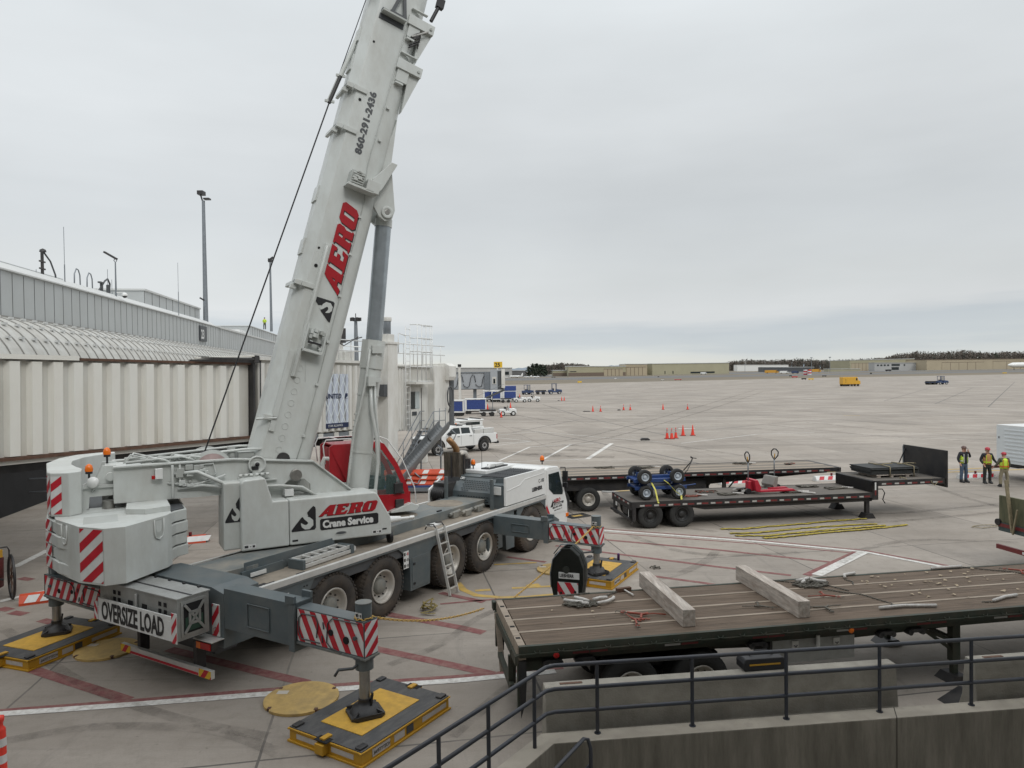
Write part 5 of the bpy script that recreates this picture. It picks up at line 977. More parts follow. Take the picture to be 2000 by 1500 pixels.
mb.box(13.15,14.72,-.31,-.27,3.62,3.85,NAV); pso=mb.build('poster',jb); text('UNITED',.30,basis((13.16,-.312,4.98),(1,0,0),(0,0,1)),NAV,pso,off=.008,sx=.98)
mb=MB(); mb.box(14.48,14.66,-.312,-.304,4.96,5.2,NAV); mb.prism([(14.53,4.97),(14.65,4.97),(14.65,5.08)],'y',-.314,-.312,POL); mb.build('logo_mark',pso); text('STAR ALLIANCE',.14,basis((13.3,-.312,3.69),(1,0,0),(0,0,1)),REFW,pso,sx=1.0)
JS=Matrix.Translation((16.95,0,0))@Matrix.Diagonal((.90,1,1,1))@Matrix.Translation((-18.4,0,0))
mb=MB(JS); mb.box(18.4,19.3,-.95,-.25,1.9,7.6,BWHT); mb.box(18.3,19.4,-1.0,-.2,7.6,7.72,BWHT); mb.box(18.55,19.15,-.85,-.35,7.72,8.1,BWHT); mb.cyl((18.85,-.6,8.1),(18.85,-.6,8.9),.2,GALV); mb.cyl((18.85,-.6,8.75),(18.85,-.6,8.95),.24,BWHT); mb.box(18.1,18.4,-.9,-.3,5.0,5.6,DKG); mb.box(18.5,19.2,-.75,-.4,.9,1.9,GALV); mb.build('lift_column',jb,bevel=.01)
mb=MB(JS); mb.box(18.2,19.6,-.5,2.8,.5,.9,DKG)
for y in(-.3,.5,2.0,2.8): mb.cyl((18.9,y,.5),(18.9,y+.25,.5),.5,TYR2,n=20)
mb.box(18.5,19.2,2.9,3.5,.9,7.6,BWHT); mb.build('wheel_carriage',jb)
mb=MB(JS); mb.box(19.3,23.0,-.6,3.6,3.2,6.5,BWHT); x=19.4
while x<20.4: mb.prism([(x,-.6),(x+.04,-.65),(x+.12,-.65),(x+.16,-.6)],'z',3.25,6.4,BWHT); x+=.26
mb.box(23.0,24.7,-1.0,3.8,3.1,6.6,BWHT); mb.prism([(-1.3,6.6),(-1.3,6.0),(-1.2,5.8),(3.9,5.8),(3.9,6.7),(-1.0,6.75)],'x',24.2,25.0,BWHT); mb.box(19.2,23.1,-.75,3.7,6.5,6.62,BWHT); mb.build('bridge_cab',jb,bevel=.03)
BEL=pm('bellows_grey',(.16,.17,.18),.8); mb=MB(JS)
for k in range(6): mb.box(25.02+.08*k,25.06+.08*k,-.9,3.7,3.25,6.3,BEL)
mb.box(25.0,25.4,-.8,3.6,3.3,6.2,BEL); mb.build('bellows',jb)
mb=MB(JS); mb.box(20.65,22.2,-.66,-.6,3.15,5.45,BWHT); mb.box(20.7,20.74,-.68,-.66,3.2,5.4,DKG); mb.box(22.1,22.14,-.68,-.66,3.2,5.4,DKG); do=mb.build('door',jb); mb=MB(JS); mb.box(21.0,21.42,-.69,-.66,4.3,5.2,GLS); mb.box(21.46,21.9,-.685,-.66,4.3,5.2,pm('pale_pane',(.45,.5,.5),.2)); mb.build('window',do); mb=MB(JS); mb.box(21.15,21.6,-.69,-.66,3.95,4.15,SGN); mb.build('door_plate',do)
mb=MB(JS); W_=lambda pts,r=.03: mb.tube(pts,r,WHT,n=6)
for z in(7.2,7.7):
    W_([(11.4,-.2,z),(18.3,-.2,z)]); W_([(19.5,-.5,z),(24.5,-.8,z)])
for k in range(8): W_([(11.4+.98*k,-.2,6.7),(11.4+.98*k,-.2,7.7)])
for k in range(6): W_([(19.5+1*k,-.55,6.6),(19.5+1*k,-.55,7.7)])
for k in range(6): W_([(19.5+1*k,3.4,6.6),(19.5+1*k,3.4,7.7)])
W_([(19.5,3.4,7.7),(24.5,3.4,7.7)]); mb.build('roof_railing',jb)
mb=MB(JS)
for s in(20.3,20.75): W_([(s,-.8,3.4),(s,-.8,8.6)])
for k in range(16): W_([(20.3,-.8,3.5+.33*k),(20.75,-.8,3.5+.33*k)],.018)
for s in(20.85,21.3,21.75,22.2,22.4): W_([(s,-1.2,5.75),(s,-1.2,8.7)])
for z in(5.75,6.5,7.3,8.0,8.7): W_([(20.75,-.8,z),(20.85,-1.2,z),(22.4,-1.2,z),(22.45,-.6,z)])
mb.box(20.6,22.5,-1.25,-.6,5.6,5.72,BWHT); W_([(19.6,-.8,7.2),(19.6,-.8,8.2),(20.3,-.8,8.1)]); mb.build('caged_ladder',jb)
mb=MB(); mb.box(13.4,15.2,.4,2.2,6.75,8.3,BWHT); mb.box(14.9,15.3,.3,2.3,7.6,8.3,BLKM); mb.build('roof_unit',jb,bevel=.01); mb=MB(); mb.box(12.7,13.2,.2,.7,6.75,7.9,BWHT); mb.cyl((13.0,.4,7.9),(13.0,.4,8.7),.12,GALV); mb.box(15.2,15.9,.3,.8,6.75,7.2,BWHT); mb.box(13.1,13.5,.3,.8,6.75,7.2,BWHT); mb.tube([(13,0,8),(14,-.3,7.5),(15,-.2,7.7),(16,-.1,7.9)],.03,BLKM); mb.tube([(13.2,-.1,8),(14.3,-.4,7.4),(15.6,-.2,7.9)],.025,BLKM); mb.build('roof_box',jb,bevel=.01)
mb=MB(); pth=[(22.3+.28*math.cos(t),-1.25,4.9+.55*math.sin(t)) for t in [2*math.pi*i/20 for i in range(20)]]; mb.tube(pth,.04,DKG,closed=True); mb.bar((22.3,-1.25,4.35),(22.35,-1.1,4.0),.04,.04,DKG); mb.build('hoop_mirror',jb)
# stairs of the bridge
stp=MB(); n=15; s0,z0,s1,z1=20.0,3.1,16.9,.1
for k in range(n): f=k/(n-1); s=s0+(s1-s0)*f; z=z0+(z1-z0)*f; stp.box(s-.14,s+.14,-1.58,-.82,z-.02,z+.02,GALV)
for y in(-1.6,-.8): stp.bar((s0,y,z0),(s1,y,z1),.05,.25,GALV)
stp.box(20.0,21.2,-1.6,-.6,3.04,3.1,GALV); sto=stp.build('stairs',jb)
rl=MB()
for y in(-1.62,-.78):
    for h in(.55,1.05): rl.tube([(21.2 if y<-1.5 else 20.4,y,z0+h),(s0,y,z0+h),(s1,y,z1+h)],.022,GALV)
    for f in(0,.25,.5,.75,1): s=s0+(s1-s0)*f; z=z0+(z1-z0)*f; rl.tube([(s,y,z),(s,y,z+1.05)],.02,GALV)
for s in(20.6,21.2): rl.tube([(s,-1.62,3.1),(s,-1.62,4.3)],.02,GALV)
rl.build('handrail',sto)
CHU=pm('chute_grey',(.17,.18,.185),.4,.3,var=.1,scale=2)
ch=MB(); A_=Vector((20.6,-1.98,3.3)); B_=Vector((15.95,-1.98,.7)); d=(B_-A_)
for i in range(1):
    ring=[(-.30,.34),(-.28,.12),(-.2,0),(0,-.06),(.2,0),(.28,.12),(.30,.34)]; up=Vector((0,0,1)); dn=d.normalized(); upn=(up-dn*up.dot(dn)).normalized(); sd_=Vector((0,1,0))
    vs=[p+sd_*a+upn*b for p in(A_,B_) for a,b in ring]; k=len(ring); ch.add(vs,[(i,i+1,k+i+1,k+i) for i in range(k-1)],CHU,True)
    vs2=[p+sd_*a*1.1+upn*(b-.04) for p in(A_,B_) for a,b in ring]; ch.add(vs2,[(i,i+1,k+i+1,k+i) for i in range(k-1)],CHU,True)
    for sgn in(-1,1): ch.bar(A_+sd_*.31*sgn+upn*.34,B_+sd_*.31*sgn+upn*.34,.06,.06,CHU)
for k in range(24): p=A_+d*(.02+k*.04); ch.tube([p+sd_*a*.97+upn*(b+.012) for a,b in ring],.01,GALV,n=4)
p=A_+d*.25; ch.tube([p+sd_*a+upn*(b+.03) for a,b in ring],.03,BLKM)
for f in(.02,.3,.75): p=A_+d*f; ch.tube([p+Vector((0,-.4,-.05)),p+Vector((.2,-.6,-.3)),p+Vector((.1,-.5,-.6)),p+Vector((-.2,-.42,-.5))],.035,GALV)
for f in(.1,.5,.9): p=A_+d*f; ch.bar(p,Vector((p.x,p.y,.05)),.06,.06,GALV)
ch.build('baggage_chute',jb)
# ------- gate 25 bridge -------
g25=thing('jet_bridge','grey jet bridge at gate 25 with looping black hoses and a yellow sign','jet bridge',frame((-9.6,110,0),0)); LG=pm('bridge_grey',(.36,.38,.40),.6,var=.05)
mb=MB(); mb.box(-3,6.4,0,3,3.2,5.65,LG); mb.box(-3,6.4,-.1,3.1,5.6,5.75,GALV); mb.box(-3,6.4,-.1,3.1,3.1,3.2,DKG); mb.build('tunnel',g25)
mb=MB(); mb.box(5.4,6.3,-.3,3.3,3.0,5.7,GALV); mb.box(6.3,8.4,-.5,3.5,3.0,6.1,LG); mb.box(7.4,8.2,-.52,-.5,3.1,5.9,DKG); mb.box(6.6,7.2,-.55,-.5,3.9,5.0,BWHT); mb.box(6.75,7.05,-.58,-.55,4.0,4.7,GLS); mb.box(8.0,8.5,-.8,3.7,3.3,6.2,BWHT); mb.build('bridge_cab',g25)
mb=MB(); 
for k in range(3):
    o=.2+1.9*k; mb.tube([(o,-.15,3.9-.2*0),(o+.25,-.15,3.45+.2*k*.5),(o+.6,-.15,3.3+.25*k*.4),(o+.95,-.15,3.6),(o+1.2,-.15,4.9),(o+1.5,-.15,5.4),(o+1.75,-.15,5.2),(o+1.95,-.15,4.2)],.05,BLK)
mb.build('hose_loops',g25)
mb=MB(); mb.box(7.3,7.5,-.2,0,6.1,6.9,WHT); mb.box(6.85,8.15,-.3,-.2,6.4,7.3,YSG); so=mb.build('gate_sign',g25); text('25',.85,basis((6.98,-.31,6.55),(1,0,0),(0,0,1)),BLK,so,off=.02)
mb=MB(); mb.bar((8.4,-.9,3.0),(2.4,-1.6,.4),1.0,.25,DKG); mb.bar((8.4,-1.5,3.9),(2.4,-2.0,1.3),.05,.05,GALV); mb.bar((6.6,-.9,2.6),(6.6,-.9,.0),.1,.1,GALV); mb.build('stairs',g25)
mb=MB(); 
for x in(-.1,1.4): mb.box(x,x+.35,-.2,.2,5.0,6.6,BWHT); mb.box(x-.08,x+.43,-.25,.25,6.6,7.0,BLK)
mb.box(1.4,1.8,-.2,.2,.4,5,BWHT); mb.box(3.6,4.1,.5,1,.5,3.1,GALV); mb.box(3.0,5.0,.3,2.8,.6,1.0,BLKM)
for y in(.2,2.4): mb.cyl((3.4,y,.5),(3.4,y+.3,.5),.5,TYR2); mb.cyl((4.6,y,.5),(4.6,y+.3,.5),.5,TYR2)
mb.build('support_column',g25)
# unseen terminal behind the camera, raised high to shade the foreground
tm_=MB(frame((0,-1.7,0),9.5)); TW=pm('terminal_wall',(.28,.27,.25),.8)
tm_.box(-60,60,-25,.2,-2.4,5.0,TW); tm_.box(-60,60,-25,-1.0,5.0,8.6,GLS); tm_.box(-60,60,-25,.5,8.6,19,TW); tag(tm_.build('terminal_building'),'unseen dark terminal facade with a long window band, raised to shade the aircraft stand','building')
# ================= NEAR WALL, RAIL, BARRIERS =================
RAIL=pm('dark_rail_paint',(.025,.03,.042),.4,var=.2,scale=4,dirt=(.06,.05,.045),damt=.4)
hdw=math.degrees(math.atan2((WF0-WF1).y,(WF0-WF1).x)); WF=frame((WF1.x,WF1.y,0),hdw)
def wl(x,y,z):
    v=WF.inverted()@G(x,y,z); return v.x,v.y
poly=[(p.x,p.y) for p in (W3,WF1,W0,W0n,WN1,W3n)]
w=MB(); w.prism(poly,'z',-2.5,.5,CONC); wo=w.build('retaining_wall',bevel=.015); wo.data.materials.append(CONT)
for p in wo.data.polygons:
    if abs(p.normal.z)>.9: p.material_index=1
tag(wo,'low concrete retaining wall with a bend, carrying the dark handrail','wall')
jx,jy=wl(1720,1392,.5); j=MB(WF); j.box(jx-.01,jx+.01,jy-.5,jy+.5,-2.4,.498,pm('joint_dark',(.06,.055,.045),.9)); jo=MB(); mm=WF.inverted()
j=MB(); a=WF1+(WF0-WF1)*.713; b=WN1+(WN0-WN1)*.713; d=(b-a); a2=a-d*.012; b2=b+d*.012; t_=(WF0-WF1).normalized()*.008
j.add([(p.x,p.y,z) for z in(-2.4,.503) for p in(a2-t_,a2+t_,b2+t_,b2-t_)],[(0,1,2,3),(4,5,6,7),(0,1,5,4),(1,2,6,5),(2,3,7,6),(3,0,4,7)],pm('joint_dark',(.06,.055,.045),.9)); j.build('expansion_joint',wo)
rl=MB(WF); RZ=.5; bb=wl(1068,1303,1.55); be_=wl(760,1500,1.55)
posts=[wl(x,y,.5) for x,y in((1352,1417),(1537,1405),(1719,1391),(1894,1375))]; py=-.16
px=[p[0] for p in posts]+[posts[-1][0]+1.35,posts[-1][0]+2.7,posts[-1][0]+4.05]
px=[wl(1163,1423,.5)[0]]+px; py=(wl(1352,1417,.5)[1]+wl(1719,1391,.5)[1])/2
hs=(1.05,.70,.36); bend=bb; dx,dy=(be_[0]-bb[0])*1.6,(be_[1]-bb[1])*1.6
for i,h in enumerate(hs):
    rl.tube([(px[-1],py,RZ+h),(bend[0]+.12,py,RZ+h),(bend[0]-.02,py-.05,RZ+h),(bend[0]+dx,py+dy,RZ+h)],.03,RAIL,n=10)
rlo=rl.build('handrail'); tag(rlo,'dark three rail pipe handrail along the low concrete wall, turning a corner','railing')
for x in px: q=MB(WF); q.cyl((x,py,.5),(x,py,.5+1.05),.028,RAIL,n=10); q.cyl((x,py,.5),(x,py,.512),.05,RAIL,n=10); q.build('rail_post',rlo)
for f in(.06,.27,.46,.68): q=MB(WF); x,y=bend[0]-.02+dx*f,py-.05+dy*f; q.cyl((x,y,.45 if f<.2 else -.6),(x,y,.5+1.05),.028,RAIL,n=10); q.build('rail_post',rlo)
# lower stair handrail
a=G(1087,1500,.9); b=G(1140,1443,.9); q=MB(); d=(b-a)
q.tube([a-d*2,b,b+Vector((.06,.02,-.02)),b+Vector((.09,-.02,-.12)),b+Vector((.10,-.05,-1.2))],.026,RAIL,n=10); q.tube([a-d*2+Vector((0,0,-.36)),b+Vector((.08,0,-.36))],.022,RAIL,n=10); tag(q.build('stair_handrail'),'short dark stair handrail below the bend of the wall','handrail')
# jersey barriers
JB=pm('barrier_concrete',(.30,.28,.24),.9,var=.18,scale=2,dirt=(.12,.11,.09),damt=.5,dscale=1.5,bump=.35,bscale=35)
def jersey(M,Lb,label):
    t=thing('concrete_barrier',label,'barrier',M,'concrete traffic barriers under the near trailer')
    mb=MB(); mb.prism([(-.3,0),(-.3,.08),(-.17,.42),(-.11,1.07),(.11,1.07),(.17,.42),(.3,.08),(.3,0)],'x',0,Lb,JB); mb.build('body',t,bevel=.02)
    s=MB()
    k=.35
    while k<Lb-.2: s.prism([(-.304,.02),(-.304,.09),(-.192,.40),(-.17,.40),(-.27,.02)],'x',k,k+.15,pm('slot_shadow_dirt',(.07,.06,.045),.9)); k+=.78  # shade inside the drain slots painted as a dark colour
    s.build('drain_slot',t)
    h=MB(); h.box(.25,.6,-.03,.03,1.071,1.078,RUST); h.build('lifting_slot',t)
a=G(1062,1338,1.07); b=G(1742,1291,1.07); jh=math.degrees(math.atan2(b.y-a.y,b.x-a.x)); jersey(frame((a.x,a.y,0),jh),(Vector((b.x-a.x,b.y-a.y))).length,'long pale concrete barrier directly behind the handrail, under the near trailer')
a=G(1893,1286,1.07); jersey(frame((a.x,a.y,0),jh),5,'shorter concrete barrier beyond the black wedge')
mb=MB(frame((G(1895,1370).x,G(1895,1370).y,0),12)); mb.prism([(-.5,0),(.3,0),(.25,.14),(-.05,.20)],'y',-.2,.2,BLKM); tag(mb.build('wheel_chock'),'black wedge on the ground between the two concrete barriers','wheel chock')
# black bag on barrier
p=G(1486,1303,1.07); t=thing('tool_case','black soft case with a yellow stripe on top of the concrete barrier','case',frame((p.x,p.y,1.07),8)); mb=MB(); mb.prism([(-.36,.03),(-.33,0),(.33,0),(.36,.03),(.36,.13),(.32,.2),(-.32,.2),(-.36,.13)],'y',-.14,.14,BLK); mb.build('body',t,bevel=.025); mb=MB(); mb.box(-.26,.26,-.146,-.14,.09,.115,YELR); mb.build('stripe',t); mb=MB(); mb.tube([(-.2,0,.2),(-.1,0,.28),(.1,0,.28),(.2,0,.2)],.01,BLK); mb.build('handle',t)
# delineator
p=G(5,1500); mb=MB(Matrix.Translation((-8.05,11.35,0))); DO=pm('delineator_orange',(.75,.05,.03),.45,var=.05)
t=thing('delineator_post','orange channelizer tube with two white bands standing alone on the concrete','delineator',Matrix.Translation(G(2,1540,0))); hp=.0
mb=MB(); mb.lathe((0,0,0),(0,0,1),[(0,.3),(.05,.28),(.06,.1),(.1,.085),(.85,.075),(.87,.07),(.9,.045),(.95,.045),(.98,.06),(1.04,.06),(1.06,.0)],DO,20); mb.build('tube',t); 
for z in(.38,.62): mb=MB(); mb.lathe((0,0,z),(0,0,1),[(0,.083),(.12,.081)],REFW,20); mb.build('reflective_band',t)
# fire extinguisher cart
t=thing('extinguisher_cart','dark red wheeled fire extinguisher cart with spoked wheels','cart',frame((G(14,1178).x-.62,G(14,1178).y,0),-48)); FR=pm('old_dark_red',(.10,.015,.015),.5,var=.2,scale=4)
mb=MB(); mb.lathe((0,.25,.35),(.15,0,1),[(0,.1),(.05,.2),(.8,.2),(.95,.12),(1.0,.05),(1.1,.05)],FR,20); mb.build('cylinder',t)
for y in(-.12,.62):
    mb=MB(); pt=[(.56*math.cos(a),y,.58+.56*math.sin(a)) for a in [2*math.pi*i/32 for i in range(32)]]; mb.tube(pt,.035,BLKM,n=6,closed=True)
    for k in range(10): a=k*math.pi/5; mb.tube([(0,y,.58),(.54*math.cos(a),y,.58+.54*math.sin(a))],.008,RUST,n=4)
    mb.cyl((0,y-.08,.58),(0,y+.08,.58),.05,RUST); mb.build('wheel',t)
mb=MB(); mb.tube([(.1,-.05,.4),(.25,-.05,1.35),(.3,0,1.45),(.3,.5,1.45),(.25,.55,1.35),(.1,.55,.4)],.02,BLKM); mb.tube([(.2,.1,.9),(.4,.2,.7),(.3,.4,.6)],.03,BLK); mb.build('frame',t); mb=MB(); mb.box(.28,.33,.1,.4,1.2,1.4,YELR); mb.build('tag',t)
# low profile barricades
def lowbar_parts(t,ln=2.4,light=True,white=False):
    ORG=REFW if white else globals()['ORG']; REFW_=REDS if white else globals()['REFW']
    mb=MB(); mb.prism([(-.2,0),(-.2,.06),(-.1,.24),(.1,.24),(.2,.06),(.2,0)],'x',-ln/2,ln/2,ORG); mb.box(ln/2,ln/2+.12,-.08,.08,.05,.16,ORG); s=mb; n=4
    for k in range(n): x=-ln/2+ln*(k+.3)/n; s.add([(x,-.204+.0,.066),(x+.26,-.204,.066),(x+.36,-.104,.235),(x+.1,-.104,.235)],[(0,1,2,3)],REFW_); s.add([(x,.204,.066),(x+.26,.204,.066),(x+.36,.104,.235),(x+.1,.104,.235)],[(0,1,2,3)],REFW_)
    mb.build('body',t)
    if light: l=MB(); l.cyl((0,0,.24),(0,0,.28),.05,BLK); l.cyl((0,0,.28),(0,0,.38),.055,pm('dark_red_lamp',(.15,.01,.015),.3)); l.build('warning_light',t)
def lowbar(x,y,hd,label,group,ln=2.4,z=0,light=True,white=False):
    p=G(x,y,z); t=thing('low_barricade',label,'barricade',frame((p.x,p.y,z),hd),group); lowbar_parts(t,ln,light,white); return t
lowbar(372,1060,22,'small orange barricade behind the crane tank, partly hidden by the counterweight','orange barricades on the ground',1.0)
lowbar(101,1172,28,'orange barricade sticking out under the crane counterweight at far left','orange barricades on the ground',1.4,light=False)
for i,(x,y,l) in enumerate([(1440,945,'striped barricade under the far flatbed, left of the pallet jacks'),(1624,938,'striped barricade at the left end of the raised trailer deck'),(1905,934,'striped barricade behind the three workers')]): lowbar(x,y,8,l,'striped barricades along the stand edge',1.9,white=True)
bp_=G(812,962); BLP=pm('blue_pallet',(.04,.07,.2),.6)
t=thing('barricade_base','blue and grey base cart under the stacked barricades','cart',frame((bp_.x,bp_.y,0),2)); mb=MB(); mb.box(-1.5,1.7,-.3,.3,.1,.28,GALV); mb.box(-1.5,1.7,-.28,.28,.28,.38,BLP); mb.build('frame',t,bevel=.01); mb=MB(); [mb.cyl((x,-.3,.1),(x,.3,.1),.1,BLK) for x in(-1.2,1.3)]; mb.build('wheel',t)
k=0
for lv,(dx,ww) in enumerate([(.0,2.7),(.05,2.7),(.1,2.6)]):
    M=frame((bp_.x+dx,bp_.y,.385+.25*lv),2); t=thing('low_barricade',['lowest','middle','topmost'][lv]+' of the orange and white barricades stacked beside the crane cab','barricade',M,'orange barricades stacked beside the crane'); lowbar_parts(t,ww+.3*lv,False)
p=G(815,903); mb=MB(frame((p.x,p.y,0),2)); mb.box(-.65,.65,-.4,.4,0,.62,BWHT); mb.box(-.5,.6,-.42,.42,.62,.7,BWHT); tag(mb.build('storage_bin',bevel=.03),'small off white bin standing beyond the stacked barricades','bin')
# ================= OUTRIGGER MATS & PADS =================
def mat(pts,ypts,label,z=.25,clasp=True):
    P=[G(x,y,z) for x,y in pts]; c=sum(P,Vector())/4; e1=(P[2]-P[1]); e2=(P[0]-P[1]); L1=2.16; L2=1.56; h=math.degrees(math.atan2(e1.y+( -e2.x)*.0,e1.x))
    t=thing('outrigger_mat',label,'outrigger mat',frame((c.x,c.y,0),h),'yellow and black crane outrigger mats')
    mb=MB(); mb.box(-L1/2,L1/2,-L2/2,L2/2,.035,.215,YELR); mb.box(-L1/2-.03,L1/2+.03,-L2/2-.03,L2/2+.03,0,.035,YELR)
    for s in(-1,1): mb.box(-L1/2-.03,L1/2+.03,s*(L2/2+.0)-.02,s*(L2/2+.0)+.02,.2,.225,YELR); mb.box(s*L1/2-.02,s*L1/2+.02,-L2/2-.02,L2/2+.02,.2,.226,YELR)
    mb.build('frame',t,bevel=.006)
    mb=MB(); mb.box(-L1/2,L1/2,-L2/2,L2/2,.215,.24,MATB); mb.build('rubber_top',t)
    mb=MB(); mb.box(-.72,.68,-.45,.45,.24,.252,YEL); mb.build('yellow_sheet',t)
    mb=MB(); PP=pm('pale_plate',(.5,.47,.44),.6,dirt=(.35,.28,.2),damt=.5,dscale=6)
    for s in(-1,1):
        for bx_ in((s*(L1/2)-.004,s*(L1/2)+.004,-.62,-.15,.08,.16,PP),(s*(L1/2)-.004,s*(L1/2)+.004,.15,.62,.08,.16,PP),(.35,1.0,s*(L2/2)-.004,s*(L2/2)+.004,.08,.16,PP),(-.05,.12,s*L2/2-.006,s*L2/2+.006,.06,.18,SGN),(-.35,-.1,s*L2/2-.005,s*L2/2+.005,.06,.17,PP)): q=MB(); q.box(*bx_); q.build('side_plate',t)
    mb=MB(); mb.box(-.85,-.45,-L2/2-.008,-L2/2,.06,.18,PP); pl=mb.build('label_plate',t); text('DICA',.11,basis((-.82,-L2/2-.010,.075),(1,0,0),(0,0,1)),BLK,pl,off=.004,sx=1.25) if False else text('SAFETYTECH',.075,basis((-.83,-L2/2-.010,.09),(1,0,0),(0,0,1)),BLK,pl,shear=.2,sx=.85)
    for sx in(-1,1):
        for sy in(-1,1): mb=MB(); mb.box(sx*(L1/2-.10)-.09,sx*(L1/2-.10)+.09,sy*(L2/2-.09)-.06,sy*(L2/2-.09)+.06,.24,.275,BLKM); mb.build('corner_cap',t,bevel=.02)
    for s in(-1,1): mb=MB(); mb.box(s*(L1/2+.03)-.09,s*(L1/2+.03)+.09,-.09,.09,.04,.2,YELR); mb.box(s*(L1/2-.04)-.09,s*(L1/2-.04)+.09,-.05,.05,.2,.27,YELR); mb.box(s*L1/2-.09,s*L1/2+.07,-.14,.14,.228,.243,VOID); mb.build('lifting_clasp',t,bevel=.01)
mat([(566,1416),(705,1468),(876,1357),(745,1322)],0,'yellow and black outrigger mat under the striped beam nearest the handrail')
mat([(1150,1086),(1080,1103),(1198,1133),(1245,1098)][::-1] if False else [(1085,1117),(1198,1133),(1245,1098),(1150,1086)],0,'yellow and black outrigger mat behind the black hook block')
mat([(-75,1262),(68,1292),(235,1225),(150,1198)],0,'yellow and black outrigger mat under the crane counterweight')
def pad(x,y,r,label,hd=0):
    p=G(x,y,.05); t=thing('round_pad',label,'pad',frame((p.x,p.y,0),hd),'round yellow pads lying on the concrete')
    poly=[]
    for i in range(72):
        a=2*math.pi*i/72; rr=r
        for k in(.6,2.5,3.9,5.4):
            if abs(a-k)<.05: rr=r-.05
        poly.append((rr*math.cos(a),rr*math.sin(a)))
    mb=MB(); mb.prism(poly,'z',0,.05,PADY); mb.build('disc',t,bevel=.006)
    mb=MB(); mb.box(-.5,-.3,.12,.26,.0505,.053,PP2); mb.build('sticker',t); mb=MB()
    for k in(.6,2.5,3.9,5.4): mb.box((r-.05)*math.cos(k)-.03,(r-.05)*math.cos(k)+.03,(r-.05)*math.sin(k)-.04,(r-.05)*math.sin(k)+.04,.01,.056,RUST)
    mb.build('edge_clip',t)
PP2=pm('sticker_pale',(.5,.46,.4),.6)
pad(589,1361,.66,'round yellow pad beside the mat nearest the handrail'); pad(208,1266,.62,'round yellow pad under the crane rear beside the left mat'); pad(1087,1110,.58,'round yellow pad beside the far mat, behind the hook block')
mb=MB(frame((G(1238,1098,.24).x-1.0,G(1220,1098,.24).y+.3,.24),0)); p=G(1208,1094,.24); tt=thing('drink_can','tall dark drink can standing on the far outrigger mat','can',Matrix.Translation((p.x,p.y,.24))); mb=MB(); mb.lathe((0,0,0),(0,0,1),[(0,.03),(.01,.04),(.17,.04),(.2,.03),(.21,.0)],pm('can_print',(.08,.03,.12),.3,.5,var=.5,scale=30),14); mb.build('body',tt)
# ================= LADDERS ON THE CRANE =================
lt=thing('ladder','aluminium ladder hooked upright over the side rail of the crane','ladder',KM@Matrix.Translation((2.02,-.02,0)))
mb=MB(); topz=1.78; fy=-.42
for x in(0,.36): mb.bar((x,-.03,topz),(x+.05,fy,.02),.03,.07,ALU)
mb.build('side_stile',lt)
for k in range(6): f=.08+.165*k; q=MB(); y=-.03+(fy+.03)*f; z=topz*(1-f)+.02*f; q.bar((.05*f,y,z),(.36+.05*f,y,z),.03,.03,ALU); q.build('rung',lt)
mb=MB(); 
for x in(0,.36): mb.tube([(x,-.03,topz-.02),(x,.05,topz+.08),(x,.25,topz+.05),(x,.33,topz-.08)],.018,BLKM)
mb.box(-.02,.38,.05,.3,topz+.0,topz+.04,ALU); mb.build('hook',lt)
a=KM@Vector((-1.9,.42,1.605)); lt=thing('ladder','folded aluminium ladder lying on the crane deck beside the rail','ladder',KM@Matrix.Translation((-2.1,.45,1.605))@Matrix.Rotation(R(3),4,'Z'))
for j,(y0,z0) in enumerate([(0,.02),(.03,.12)]):
    mb=MB(); mb.box(0,1.65,y0,y0+.03,z0,z0+.08,ALU); mb.box(0,1.65,y0+.38,y0+.41,z0,z0+.08,ALU); mb.build('side_stile',lt,bevel=.004)
    for k in range(6): q=MB(); q.bar((.12+.28*k,y0+.02,z0+.04),(.12+.28*k,y0+.39,z0+.05),.05,.03,ALU); q.build('rung',lt)
mb=MB(); mb.cyl((1.68,0,.1),(1.68,.42,.1),.06,ALU); mb.box(1.55,1.66,-.01,.43,.0,.2,BLU); mb.build('hinge',lt); mb=MB(); mb.box(-.02,.06,-.01,.43,0,.2,BLU); mb.build('end_bracket',lt)
